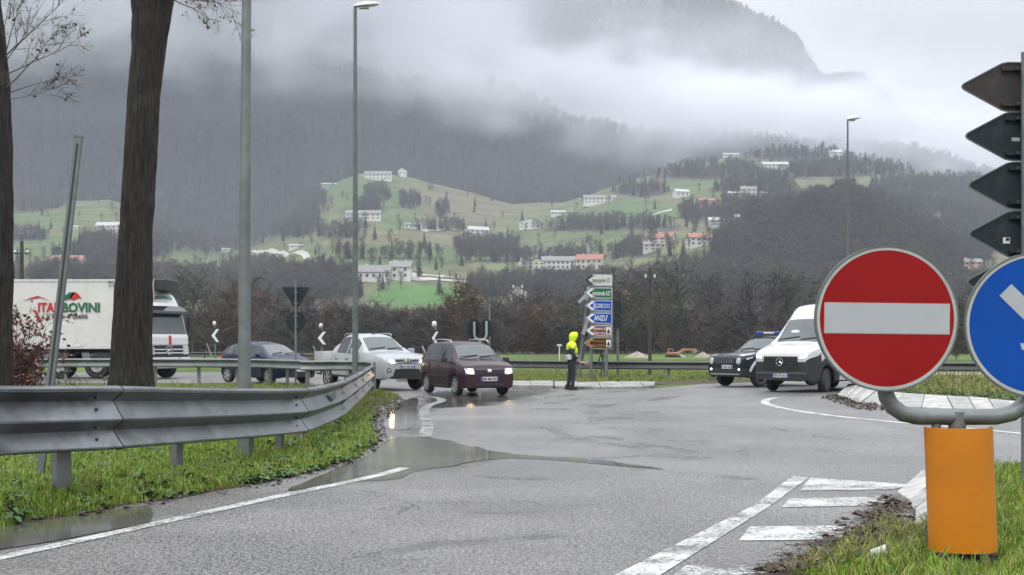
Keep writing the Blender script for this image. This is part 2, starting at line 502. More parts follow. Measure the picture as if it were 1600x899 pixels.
protos = []
def forest_protos():
    coll = bpy.data.collections.new('forest_tree_shapes')
    for k in range(5):
        t, c = bare_tree_mesh('p', 40 + k, H=11 + k * .7, twigs=150, tw=.13, tl=1.9, spread=.3, up=1.0)
        j = MB(); j.add(t.v, t.f, 0); j.add(c.v, c.f, 1)
        me = j.mesh('bare_tree', [m_bark, (m_twig, m_twig, m_twig_b, m_twig_g, m_twig)[k]])
        protos.append(me)
    t, c = conifer_mesh(3); j = MB(); j.add(t.v, t.f, 0); j.add(c.v, c.f, 1)
    protos.append(j.mesh('conifer', [m_bark, m_conif]))
forest_protos()

def scatter(name, pts, meshes, seed=1, smin=.7, smax=1.25, label=None, cat=None, tilt=0.0, kind='stuff'):
    """one object: meshes instanced on points (joined inside geometry nodes)"""
    me = bpy.data.meshes.new(name); me.from_pydata([tuple(p) for p in pts], [], [])
    o = link(name, me)
    nt = bpy.data.node_groups.new(name, 'GeometryNodeTree')
    nt.interface.new_socket('Geometry', in_out='INPUT', socket_type='NodeSocketGeometry')
    nt.interface.new_socket('Geometry', in_out='OUTPUT', socket_type='NodeSocketGeometry')
    N = nt.nodes; L = nt.links
    gi = N.new('NodeGroupInput'); go = N.new('NodeGroupOutput')
    gti = N.new('GeometryNodeGeometryToInstance')
    for mm in reversed(meshes):
        hob = bpy.data.objects.new(mm.name + '_shape', mm)       # never linked to the scene
        oi = N.new('GeometryNodeObjectInfo'); oi.inputs['Object'].default_value = hob
        L.new(oi.outputs['Geometry'], gti.inputs[0])
    iop = N.new('GeometryNodeInstanceOnPoints')
    L.new(gi.outputs[0], iop.inputs['Points']); L.new(gti.outputs[0], iop.inputs['Instance'])
    iop.inputs['Pick Instance'].default_value = True
    ri = N.new('FunctionNodeRandomValue'); ri.data_type = 'INT'
    ri.inputs[4].default_value = 0; ri.inputs[5].default_value = len(meshes) - 1; ri.inputs['Seed'].default_value = seed
    L.new(ri.outputs[2], iop.inputs['Instance Index'])
    rr = N.new('FunctionNodeRandomValue'); rr.data_type = 'FLOAT_VECTOR'
    rr.inputs[0].default_value = (-tilt, -tilt, 0); rr.inputs[1].default_value = (tilt, tilt, 6.28); rr.inputs['Seed'].default_value = seed + 1
    L.new(rr.outputs[0], iop.inputs['Rotation'])
    rs = N.new('FunctionNodeRandomValue'); rs.data_type = 'FLOAT'
    rs.inputs[2].default_value = smin; rs.inputs[3].default_value = smax; rs.inputs['Seed'].default_value = seed + 2
    L.new(rs.outputs[1], iop.inputs['Scale'])
    L.new(iop.outputs[0], go.inputs[0])
    md = o.modifiers.new('scatter', 'NODES'); md.node_group = nt
    return tag(o, label, cat, kind=kind)

def far_woods():
    r = random.Random(11); P1 = []; 
    # hillside woods
    n = 0
    for k in range(60000):
        u = r.uniform(-150, 1750); v = r.uniform(225, 470)
        p = hit_hill_fast(u, v)
        if p is None or p.y < 420: continue
        w = inwood(u, v - 0.5 * 7.0 * F / p.y)
        if r.random() < .012: P1.append(p); continue
        if w <= 0.25 or r.random() > w * 1.3: continue
        if any(abs(u - a) < b and -4 < v - c < 9 for a, b, c in CLEAR): continue
        # thin out so ground density is even
        if r.random() > min(1.0, (p.y / 900.0) ** 2 * 1.6 + .3): continue
        P1.append(p)
    return P1
_HG = {}
def hit_hill_fast(u, v):
    key = int(u // 8)
    if key not in _HG:
        col = []; uu = key * 8 + 4; mn = 1e9
        for j in range(0, 260):
            Y = HY0 + 4 + j * (HYC - HY0 - 4) / 259.0
            X = (uu - 800) * Y / F
            vv = HOR - F * (hill(X, Y) - EYE) / Y
            if vv < mn: col.append((vv, Y)); mn = vv
        _HG[key] = col
    col = _HG[key]
    if v < col[-1][0]: return None
    lo, hi = 0, len(col) - 1
    while lo < hi:
        md_ = (lo + hi) // 2
        if col[md_][0] <= v: hi = md_
        else: lo = md_ + 1
    Y = col[lo][1]
    if lo > 0:
        a, b = col[lo - 1], col[lo]; Y = a[1] + (b[1] - a[1]) * (a[0] - v) / max(1e-6, a[0] - b[0])
    X = (u - 800) * Y / F
    return Vector((X, Y, hill(X, Y) - .3))
P1 = far_woods()
PK = []
_r = random.Random(15)
for _ in range(900):
    u_ = 1310 + _r.gauss(0, 85); Y_ = 720 + _r.gauss(0, 70); X_ = (u_ - 800) * Y_ / F
    PK.append((X_, Y_, hill(X_, Y_) - .3))
scatter('knoll_wood', PK, protos[:5], seed=33, smin=.45, smax=1.0, label='taller bare trees crowning the dark wooded knoll on the right', cat='woodland')
scatter('hillside_wood', P1, protos, seed=3, smin=.35, smax=.85, label='bare grey brown woods and thickets spread over the hillside', cat='woodland')

def mountain_woods():
    r = random.Random(5); P = []
    for k in range(26000):
        Y = MY0 + 20 + (MYR + 60 - MY0) * r.random(); u = r.uniform(-200, 1750)
        X = (u - 800) * Y / F
        P.append((X, Y, mount(X, Y) - .5))
    return P
PM = mountain_woods()
scatter('mountain_forest', PM, protos, seed=8, smin=.55, smax=1.7, label='dense misty forest covering the mountain behind the villages', cat='forest')
def peak_woods():
    r = random.Random(6); P = []
    for k in range(22000):
        Y = PY0 + 100 + (PYR + 40 - PY0 - 100) * r.random(); u = r.uniform(650, 1450)
        X = (u - 800) * Y / F
        P.append((X, Y, peak(X, Y) - .5))
    return P
scatter('peak_forest', peak_woods(), protos + [protos[-1]] * 3, seed=9, smin=.6, smax=1.35, label='dark conifer forest on the steep peak above the clouds', cat='forest')
print('wood points', len(P1), len(PM))

# ---- low clouds: one volume grid round the mountain, outside the haze
def clouds():
    me = bpy.data.meshes.new('low_cloud')
    me.from_pydata([(-1500, 1490, 100), (1500, 3100, 1100)], [], [])
    o = link('low_cloud', me)
    nt = bpy.data.node_groups.new('low_cloud', 'GeometryNodeTree')
    nt.interface.new_socket('Geometry', in_out='INPUT', socket_type='NodeSocketGeometry')
    nt.interface.new_socket('Geometry', in_out='OUTPUT', socket_type='NodeSocketGeometry')
    N = nt.nodes; L = nt.links; X = NX(nt)
    go = N.new('NodeGroupOutput'); N.new('NodeGroupInput')
    pos = N.new('GeometryNodeInputPosition').outputs[0]
    sp = N.new('ShaderNodeSeparateXYZ'); L.new(pos, sp.inputs[0])
    x, y, z = sp.outputs
    big = X.noise(pos, 1.0, 3, .5, mul=(1 / 420., 1 / 500., 1 / 230.), off=(3.1, 0, 1.7))      # 0..1 about .5
    fine = X.noise(pos, 1.0, 5, .6, mul=(1 / 120., 1 / 160., 1 / 80.), off=(0, 5, 0))
    nzz = X.add(X.mul(X.sub(big, .5), 1.0), X.mul(X.sub(fine, .5), .80))                          # about -.5.. .5
    # base of the cloud falls towards the right and rises with distance
    zb = X.add(X.add(X.mul(x, -0.115), 292.0), X.mul(X.sub(y, 1700.0), 0.15))
    dz = X.add(X.sub(z, zb), X.mul(nzz, 190.0))
    lower = X.sstep(dz, -25.0, 75.0)
    # top of the cloud band, open in front of the peak only
    ztop = X.add(X.add(X.mul(x, -0.17), X.mul(y, .205)), X.mul(nzz, 260.0))
    above = X.sub(z, ztop)
    openx = X.mul(X.sstep(X.add(x, X.mul(nzz, 420.0)), -290.0, 60.0), X.sstep(X.add(x, X.mul(nzz, 200.0)), 3000.0, 2000.0))
    clear = X.mul(X.sstep(above, -45.0, 45.0), openx)
    dens = X.mul(lower, X.sub(1.0, X.mul(clear, .975)))
    dens = X.mul(dens, X.sstep(fine, .33, .62, .12, 1.7))
    dens = X.mul(dens, 0.016)
    mist = 0.00032
    dens = X.add(dens, mist)
    vc = N.new('GeometryNodeVolumeCube')
    L.new(dens, vc.inputs['Density'])
    vc.inputs['Background'].default_value = 0
    vc.inputs['Min'].default_value = (-1500, 1490, 20); vc.inputs['Max'].default_value = (1500, 3050, 1100)
    vc.inputs['Resolution X'].default_value = 190; vc.inputs['Resolution Y'].default_value = 88; vc.inputs['Resolution Z'].default_value = 110
    m = bpy.data.materials.new('cloud_vapour'); m.use_nodes = True
    mt = m.node_tree; mt.nodes.clear()
    out = mt.nodes.new('ShaderNodeOutputMaterial'); pv = mt.nodes.new('ShaderNodeVolumePrincipled')
    pv.inputs['Color'].default_value = (0.965, 0.975, 1.0, 1); pv.inputs['Density'].default_value = 1.0; pv.inputs['Anisotropy'].default_value = 0.0
    mt.links.new(pv.outputs[0], out.inputs['Volume'])
    sm_ = N.new('GeometryNodeSetMaterial'); sm_.inputs['Material'].default_value = m
    L.new(vc.outputs[0], sm_.inputs[0]); L.new(sm_.outputs[0], go.inputs[0])
    me.materials.append(m)
    md = o.modifiers.new('cloud', 'NODES'); md.node_group = nt
    return tag(o, 'white low cloud hanging across the forested mountain', 'cloud', kind='stuff')
clouds()

# ---- haze: closed box of pale even air
hz = MB(); hz.box((0, (HYE + 15 - 60) / 2, (260 - 1.6) / 2), (2600, HYE + 15 + 60, 260 + 1.6))
haze = hz.build('haze', None)
mh = bpy.data.materials.new('haze_air'); mh.use_nodes = True
mh.node_tree.nodes.clear()
ho = mh.node_tree.nodes.new('ShaderNodeOutputMaterial'); hp = mh.node_tree.nodes.new('ShaderNodeVolumePrincipled')
hp.inputs['Color'].default_value = (0.82, 0.87, 1.0, 1); hp.inputs['Density'].default_value = 0.00021; hp.inputs['Anisotropy'].default_value = 0.0
mh.node_tree.links.new(hp.outputs[0], ho.inputs['Volume'])
haze.data.materials.clear(); haze.data.materials.append(mh)
tag(haze, 'thin pale haze filling the valley air', 'haze', kind='stuff')
# ------------------------------------------------------------------ near ground, road, verges
def poly_dist(px, py, poly):
    """signed distance to polygon (positive inside)"""
    n = len(poly); inside = False; best = 1e9
    for i in range(n):
        x1, y1 = poly[i]; x2, y2 = poly[(i + 1) % n]
        if (y1 > py) != (y2 > py) and px < (x2 - x1) * (py - y1) / (y2 - y1) + x1: inside = not inside
        dx, dy = x2 - x1, y2 - y1
        t = max(0, min(1, ((px - x1) * dx + (py - y1) * dy) / (dx * dx + dy * dy + 1e-9)))
        d = math.hypot(px - x1 - t * dx, py - y1 - t * dy)
        if d < best: best = d
    return best if inside else -best

def gpoly(pts): return [tuple(gp(u, v).xy) for u, v in pts]

# field between the roundabout and the river wood
def field_col(u, X, Y, z):
    n = fbm(X / 9, Y / 14, 2.0, 4)
    c = mixc((0.075, 0.135, 0.03), (0.13, 0.17, 0.05), max(0, min(1, .5 + n)))
    if n < -.25: c = mixc(c, (0.10, 0.075, 0.04), .5)
    if Y > 150: c = mixc(c, FLOOR, sm(150, 175, Y + 10 * n))
    return c
m_field = attr_mat('field_grass', var=0.35, scale=0.9, scale2=6.0)
def field_h(X, Y):
    return -0.012 + (0.10 * sm(60, 90, Y) if Y > 60 else 0)
field_o = sheet('field', [-2600 + i * 40 for i in range(170)], [-12, -6, 0.5, 3, 6, 10, 15] + [20 + 2.5 * j for j in range(80)] + [230, 260, 300, 331], field_h, field_col, m_field)
tag(field_o, kind='structure')

# ---- road sheet with worn wet patches
WET = [[(560, 760), (480, 770), (560, 722), (596, 690), (585, 655), (640, 612), (700, 608), (900, 604), (905, 612), (860, 625), (800, 634), (720, 640), (700, 650), (690, 690), (800, 712), (1000, 722), (1200, 742), (1205, 752), (1000, 735), (820, 722), (700, 742), (640, 756)]]
WETG = [gpoly(p) for p in WET]
STREAK = [(1010, 628, 60, 3), (985, 645, 60, 5), (1030, 655, 70, 4), (1010, 670, 60, 4), (1080, 690, 60, 3), (950, 632, 50, 4), (1060, 712, 60, 4), (820, 748, 70, 3), (1130, 700, 50, 3), (1310, 705, 20, 2.5), (860, 640, 40, 4), (780, 800, 50, 2), (1000, 800, 60, 3), (900, 690, 40, 3)]
ARCS = [[(904, 623), (885, 627), (840, 632)], [(922, 638), (966, 632), (1000, 629), (1060, 618)], [(919, 650), (951, 654), (1019, 652)], [(925, 640), (924, 662), (960, 669), (1022, 679)], [(847, 668), (885, 681), (932, 690), (1000, 702)], [(929, 681), (966, 687), (1022, 696), (1085, 706)],
        [(919, 719), (972, 724), (1060, 738), (1165, 749)], [(747, 744), (826, 749), (904, 751)], [(716, 800), (791, 802)], [(1210, 668), (1260, 680), (1330, 686)], [(1290, 704), (1330, 706)], [(1080, 716), (1000, 712), (960, 716)], [(700, 634), (800, 630), (880, 618), (1000, 610)], [(560, 870), (700, 846), (860, 838)]]
ARCG = [[tuple(gp(u, v).xy) for u, v in p] for p in ARCS]
def line_dist(x, y, P):
    best = 1e9
    for (x1, y1), (x2, y2) in zip(P, P[1:]):
        dx, dy = x2 - x1, y2 - y1; t = max(0, min(1, ((x - x1) * dx + (y - y1) * dy) / (dx * dx + dy * dy + 1e-9)))
        best = min(best, math.hypot(x - x1 - t * dx, y - y1 - t * dy))
    return best
def wetness(X, Y):
    if Y < 4: return 0
    u = uof(X, Y); v = HOR + F * EYE / Y
    n = fbm(X / .9, Y / 1.8, 4.0, 4)
    w = 0
    for p in WETG:
        d = poly_dist(X, Y, p)
        if d > -1.2: w = max(w, sm(-.1, 1.3, d + .5 * n))
    for i_, p in enumerate(ARCG):
        d = line_dist(X, Y, p)
        if d < 1.2: w = max(w, .62 * (1 - sm(.05, .20 + Y * .012, d + .30 * n + .1)))
    for (a, b, ru, rv) in STREAK:
        d = ((u - a) / ru) ** 2 + ((v - b - (u - a) * .03) / rv) ** 2
        if d < 3: w = max(w, .42 * (1 - sm(.1, 1.8, d + 1.5 * n)))
    return max(0, min(1, w))

def road_mat():
    m = bpy.data.materials.new('wet_asphalt'); m.use_nodes = True
    nt = m.node_tree; N = nt.nodes; L = nt.links; b = N['Principled BSDF']; X = NX(nt)
    g = N.new('ShaderNodeNewGeometry').outputs['Position']
    at = N.new('ShaderNodeAttribute'); at.attribute_name = 'tint'
    sp = N.new('ShaderNodeSeparateXYZ'); L.new(at.outputs['Vector'], sp.inputs[0])
    wet = sp.outputs[0]
    damp = X.sstep(X.noise(g, .35, 5, .6), .35, .65)
    track = X.sstep(X.noise(g, 1.0, 3, .5, mul=(.5, .12, 1)), .35, .7)
    grain = X.noise(g, 38.0, 4, .75)
    vor = N.new('ShaderNodeTexVoronoi'); vor.inputs['Scale'].default_value = 60; L.new(g, vor.inputs['Vector'])
    stone = X.sstep(vor.outputs['Distance'], .1, .7, 1.0, 0.0)
    crk = N.new('ShaderNodeTexVoronoi'); crk.feature = 'DISTANCE_TO_EDGE'; crk.inputs['Scale'].default_value = .22
    wob = N.new('ShaderNodeVectorMath'); wob.operation = 'MULTIPLY_ADD'
    nzc = N.new('ShaderNodeTexNoise'); nzc.inputs['Scale'].default_value = 1.3; nzc.inputs['Detail'].default_value = 6; L.new(g, nzc.inputs['Vector'])
    L.new(nzc.outputs['Color'], wob.inputs[0]); wob.inputs[1].default_value = (1.6, 1.6, 0); L.new(g, wob.inputs[2])
    L.new(wob.outputs[0], crk.inputs['Vector'])
    crack = X.mul(X.sstep(crk.outputs['Distance'], 0.0, .006, 1.0, 0.0), X.sstep(X.noise(g, .3, 2, .5), .48, .6))
    lum = X.add(X.mul(X.sstep(grain, .40, .62), .20), X.add(X.mul(stone, .15), X.add(X.mul(damp, .05), -.022)))
    lum = X.mul(lum, X.sstep(wet, 0, 1, 1.0, .42))
    lum = X.mul(lum, X.sstep(track, 0, 1, 1.0, .86))
    lum = X.mul(lum, X.sub(1.12, X.mul(crack, .65)))
    cc = N.new('ShaderNodeCombineColor')
    L.new(X.mul(lum, 1.08), cc.inputs[0]); L.new(lum, cc.inputs[1]); L.new(X.mul(lum, .95), cc.inputs[2])
    L.new(cc.outputs[0], b.inputs['Base Color'])
    r = X.add(X.sstep(wet, 0, 1, .33, .10), X.mul(damp, .06))
    L.new(r, b.inputs['Roughness'])
    b.inputs['Specular IOR Level'].default_value = 0.65
    bp = N.new('ShaderNodeBump'); bp.inputs['Distance'].default_value = 0.012
    L.new(X.sstep(wet, 0, 1, .8, .06), bp.inputs['Strength'])
    L.new(X.add(X.add(X.mul(grain, .5), X.mul(stone, .6)), X.mul(crack, -1.5)), bp.inputs['Height']); L.new(bp.outputs[0], b.inputs['Normal'])
    return m
m_road = road_mat()

ROAD = [(-300, 575), (0, 574), (300, 573), (480, 578), (600, 590), (700, 598), (800, 607), (1020, 607), (1100, 600), (1200, 597), (1330, 592), (1500, 588), (1700, 585), (2400, 580)]
def build_road():
    # far edge from ROAD, everything nearer is road; the verges and islands stand on it
    us = [-700 + i * 50 for i in range(14)] + [i * 7 for i in range(232)] + [1624 + i * 60 for i in range(18)]
    vs_ = []; cs = []; rows = 150
    for u in us:
        vfar = interp(ROAD, u)
        Yf = F * EYE / (vfar - HOR)
        for j in range(rows):
            if j == 0: Y = -10.0
            elif j == 1: Y = 1.0
            elif j == 2: Y = 4.0
            else:
                t = (j - 3) / (rows - 4)
                Y = 1 / ((1 / 7.0) * (1 - t) + (1 / Yf) * t)
            if j < 3: X = (u - 800) * 7.0 / F + (u - 800) / 60.0 * (1 - max(0, j - 0) / 3.0) 
            else: X = (u - 800) * Y / F
            vs_.append((X, Y, -0.004)); w = wetness(X, Y); cs.append((w, w, w, 1))
    fs = [(i * rows + j, (i + 1) * rows + j, (i + 1) * rows + j + 1, i * rows + j + 1) for i in range(len(us) - 1) for j in range(rows - 1)]
    me = bpy.data.meshes.new('road'); me.from_pydata(vs_, [], fs)
    ca = me.color_attributes.new('tint', 'FLOAT_COLOR', 'POINT'); ca.data.foreach_set('color', np.array(cs, dtype=np.float32).ravel())
    me.materials.append(m_road); me.update()
    return tag(link('road', me), kind='structure')
build_road()

# ---- puddles
def water_mat():
    m = bpy.data.materials.new('rain_water'); m.use_nodes = True
    nt = m.node_tree; N = nt.nodes; L = nt.links; b = N['Principled BSDF']; X = NX(nt)
    g = N.new('ShaderNodeNewGeometry').outputs['Position']
    n = X.noise(g, .8, 5, .6)
    rp = N.new('ShaderNodeValToRGB'); rp.color_ramp.elements[0].color = (.07, .067, .058, 1); rp.color_ramp.elements[1].color = (.13, .122, .105, 1)
    rp.color_ramp.elements[0].position = .35; rp.color_ramp.elements[1].position = .65
    L.new(n, rp.inputs[0]); L.new(rp.outputs[0], b.inputs['Base Color'])
    b.inputs['Roughness'].default_value = .09; b.inputs['IOR'].default_value = 1.33
    bp = N.new('ShaderNodeBump'); bp.inputs['Strength'].default_value = .12; bp.inputs['Distance'].default_value = .003
    L.new(X.noise(g, 9.0, 3, .5), bp.inputs['Height']); L.new(bp.outputs[0], b.inputs['Normal'])
    return m
m_water = water_mat()
def smooth_poly(pts, it=2):
    for _ in range(it):
        q = []
        for i in range(len(pts)):
            a, b = pts[i], pts[(i + 1) % len(pts)]
            q.append((a[0] * .75 + b[0] * .25, a[1] * .75 + b[1] * .25)); q.append((a[0] * .25 + b[0] * .75, a[1] * .25 + b[1] * .75))
        pts = q
    return pts
def flat_sheet(name, poly, z, material, kind='structure', wob=0.0):
    bm = bmesh.new()
    vv = [bm.verts.new((x + wob * fbm(x * 3, y * 2, 1.1, 3), y + wob * 2 * fbm(x * 3, y * 2, 7.1, 3), z)) for x, y in poly]
    f = bm.faces.new(vv)
    f.normal_update()
    if f.normal.z < 0: f.normal_flip()
    bmesh.ops.triangulate(bm, faces=[f])
    me = bpy.data.meshes.new(name); bm.to_mesh(me); bm.free(); me.materials.append(material)
    return tag(link(name, me), kind=kind)
PUD = [(440, 768), (500, 742), (560, 718), (594, 700), (600, 682), (640, 682), (700, 687), (735, 698), (747, 698), (772, 706), (825, 712), (904, 716), (966, 723), (1060, 737), (966, 728), (841, 717), (779, 716), (735, 723), (679, 732), (641, 737), (629, 749), (560, 753), (480, 764)]
flat_sheet('puddle', smooth_poly(gpoly(PUD)), 0.0005, m_water, wob=.06)
flat_sheet('puddle', smooth_poly(gpoly([(-60, 868), (-60, 830), (120, 806), (230, 788), (245, 800), (235, 818), (160, 832), (60, 850)])), 0.003, m_water, wob=.04)
flat_sheet('puddle', smooth_poly(gpoly([(600, 640), (640, 622), (655, 622), (652, 640), (655, 660), (640, 672), (605, 672), (596, 655)])), 0.003, m_water, wob=.05)

# ---- painted lines
def paint_mat(name, wear, c=(.62, .62, .60)):
    m = bpy.data.materials.new(name); m.use_nodes = True
    nt = m.node_tree; N = nt.nodes; L = nt.links; b = N['Principled BSDF']; X = NX(nt)
    g = N.new('ShaderNodeNewGeometry').outputs['Position']
    big = X.noise(g, 2.2, 6, .7); fine = X.noise(g, 26.0, 4, .75)
    w = X.sstep(X.add(X.mul(big, .5), X.mul(fine, .6)), wear, wear + .12)
    mx = N.new('ShaderNodeMix'); mx.data_type = 'RGBA'; L.new(w, mx.inputs[0])
    tone = X.noise(g, 1.1, 4, .6)
    rp = N.new('ShaderNodeValToRGB'); rp.color_ramp.elements[0].position = .3; rp.color_ramp.elements[1].position = .7
    rp.color_ramp.elements[0].color = (c[0] * .72, c[1] * .71, c[2] * .68, 1); rp.color_ramp.elements[1].color = (*c, 1)
    L.new(tone, rp.inputs[0]); L.new(rp.outputs[0], mx.inputs['B']); mx.inputs['A'].default_value = (.10, .097, .092, 1)
    L.new(mx.outputs['Result'], b.inputs['Base Color']); b.inputs['Roughness'].default_value = .45
    bp = N.new('ShaderNodeBump'); bp.inputs['Distance'].default_value = .006; bp.inputs['Strength'].default_value = .6
    L.new(fine, bp.inputs['Height']); L.new(bp.outputs[0], b.inputs['Normal'])
    return m
m_paint = paint_mat('road_paint', .445); m_paint_w = paint_mat('worn_road_paint', .53)
def strip(name, pts, w, z, material, w2=None):
    ps = [gp(u, v) for u, v in pts]
    # resample
    q = []
    for a, b in zip(ps, ps[1:]):
        k = max(1, int((b - a).length / .4))
        for i in range(k): q.append(a.lerp(b, i / k))
    q.append(ps[-1])
    for _ in range(3): q = [q[0]] + [(q[i - 1] + q[i] * 2 + q[i + 1]) / 4 for i in range(1, len(q) - 1)] + [q[-1]]
    vs = []
    for i, p in enumerate(q):
        d = (q[min(i + 1, len(q) - 1)] - q[max(i - 1, 0)]); d.z = 0; d.normalize()
        s = Vector((d.y, -d.x, 0)); ww = w / 2 * (1 + .12 * fbm(p.x * 2, p.y * 2, .3, 3))
        vs += [(p.x - s.x * ww, p.y - s.y * ww, z), (p.x + s.x * ww, p.y + s.y * ww, z)]
    fs = [(2 * i, 2 * i + 1, 2 * i + 3, 2 * i + 2) for i in range(len(q) - 1)]
    m = MB(); m.add(vs, fs)
    return tag(m.build(name, material), kind='structure')
strip('edge_line', [(-120, 897), (0, 872), (100, 850), (200, 828), (300, 806), (400, 783), (500, 762), (570, 748), (600, 742), (632, 731)], .15, .0015, paint_mat('rubbed_road_paint', .46))
strip('edge_line', [(663, 684), (669, 668), (665, 652), (661, 642), (670, 633), (690, 628), (692, 624), (675, 620), (640, 618.5), (600, 618)], .22, .0045, m_paint_w)
strip('edge_line', [(1214, 621.5), (1198, 624), (1193, 629), (1208, 635), (1250, 643), (1300, 650), (1400, 660), (1500, 668), (1600, 678), (1760, 694)], .2, .0015, m_paint)
strip('edge_line', [(700, 612), (800, 611), (1000, 610), (1120, 606), (1200, 602)], .18, .0015, m_paint_w)
m_paint_m = paint_mat('scuffed_road_paint', .475)
def marking(pts, z=.0015, mm=None):
    return flat_sheet('road_marking', gpoly(pts), z, mm or m_paint_m, wob=.0)
marking([(885, 935), (960, 899), (1180, 789), (1238, 744), (1263, 747), (1203, 791), (1035, 897), (975, 932)])
marking([(1266, 747), (1425, 757), (1395, 765), (1249, 767)])
marking([(1234, 779), (1400, 776), (1372, 790), (1221, 793)])
marking([(1172, 823), (1340, 821), (1325, 843), (1154, 845)])
marking([(1072, 884), (1235, 884), (1160, 915), (1030, 915)], mm=m_paint_w)

# ---- verge on the left, islands on the right
VERGE = [(-400, 905), (-160, 858), (0, 826), (60, 816), (115, 806), (200, 790), (300, 773), (400, 756), (450, 746), (500, 735), (560, 715), (590, 692), (578, 664), (592, 642), (628, 622), (622, 616), (600, 612), (560, 607), (500, 603.5), (440, 601), (300, 600), (100, 600), (-300, 602), (-900, 640)]
VERGE_G = gpoly(VERGE)
ISLE_G = gpoly([(1476, 741), (1446, 762), (1452, 790), (1430, 820), (1400, 842), (1330, 868), (1240, 893), (1150, 925), (1200, 1100), (2400, 1100), (2400, 741)])
CENTRE_G = gpoly([(1322, 606.5), (1345, 616), (1400, 622.5), (1470, 628), (1600, 638), (1800, 655), (2100, 672), (2100, 597), (1700, 596), (1400, 597), (1335, 600)])
KERBI_G = gpoly([(640, 598), (795, 600.5), (900, 601), (1000, 600.5), (1030, 601), (1060, 599), (1200, 595), (1330, 590.5), (1500, 586.5), (1700, 584), (2400, 579), (2400, 566), (-700, 560), (-700, 572.5), (0, 572), (300, 571), (480, 576), (600, 588)])
def raised(name, poly, h, edge, colf, step=.28, mat_=None, kind='structure', rough=.03, hfun=None):
    xs = [p[0] for p in poly]; ys = [p[1] for p in poly]
    x0, x1, y0, y1 = min(xs), max(xs), min(ys), max(ys)
    nx = int((x1 - x0) / step) + 2; ny = int((y1 - y0) / step) + 2
    vs = []; cs = []; ok = []
    for j in range(ny):
        for i in range(nx):
            X = x0 + i * step; Y = y0 + j * step
            d = poly_dist(X, Y, poly) + .12 * fbm(X * 1.5, Y * 1.5, 2.2, 3)
            z = h * (hfun(Y) if hfun else 1) * sm(0, edge, d) + (rough * fbm(X * 1.2, Y * 1.2, 4.4, 3) if d > 0 else 0) - .03 * (1 - sm(-.3, .05, d))
            vs.append((X, Y, z)); cs.append((*colf(X, Y, d), 1)); ok.append(d > -step * 1.5)
    fs = []
    for j in range(ny - 1):
        for i in range(nx - 1):
            a = j * nx + i
            if ok[a] and ok[a + 1] and ok[a + nx] and ok[a + nx + 1]: fs.append((a, a + 1, a + nx + 1, a + nx))
    me = bpy.data.meshes.new(name); me.from_pydata(vs, [], fs)
    ca = me.color_attributes.new('tint', 'FLOAT_COLOR', 'POINT'); ca.data.foreach_set('color', np.array(cs, dtype=np.float32).ravel())
    me.materials.append(mat_ or m_turf); me.polygons.foreach_set('use_smooth', [True] * len(me.polygons)); me.update()
    return tag(link(name, me), kind=kind)
m_turf = attr_mat('turf_soil', var=.45, scale=5.0, scale2=40.0)
SOIL = (0.055, 0.042, 0.03)
def verge_col(X, Y, d):
    n = fbm(X * .9, Y * .9, 3.0, 4)
    c = mixc((0.07, 0.12, 0.02), (0.11, 0.13, 0.035), max(0, min(1, .5 + n)))
    if Y > 27: c = mixc(c, (0.10, 0.085, 0.045), max(0, min(.8, .3 + n)))
    return mixc(SOIL, c, sm(.12, .65, d + .4 * n))
vh = lambda Y: .35 + .65 * (1 - sm(12.5, 16, Y))
raised('grass_verge', VERGE_G, .13, .7, verge_col, step=.3, hfun=vh)
raised('traffic_island', ISLE_G, .12, .25, lambda X, Y, d: mixc(SOIL, verge_col(X, Y, 9), sm(.3, 1.1, d + .4 * fbm(X * 2, Y * 2, 3, 3))), step=.12)
raised('central_island', CENTRE_G, .16, .5, lambda X, Y, d: mixc((0.06, 0.085, 0.025), (0.10, 0.085, 0.045), max(0, min(1, .45 + fbm(X, Y, 1, 3)))), step=.25)
raised('roadside_bank', KERBI_G, .10, .6, lambda X, Y, d: mixc(mixc((0.07, 0.12, 0.025), (0.12, 0.13, 0.045), max(0, min(1, .5 + fbm(X / 2, Y / 2, 1, 3)))), (0.11, 0.09, 0.07), 1 - sm(.2, 1.1, d)), step=.7)

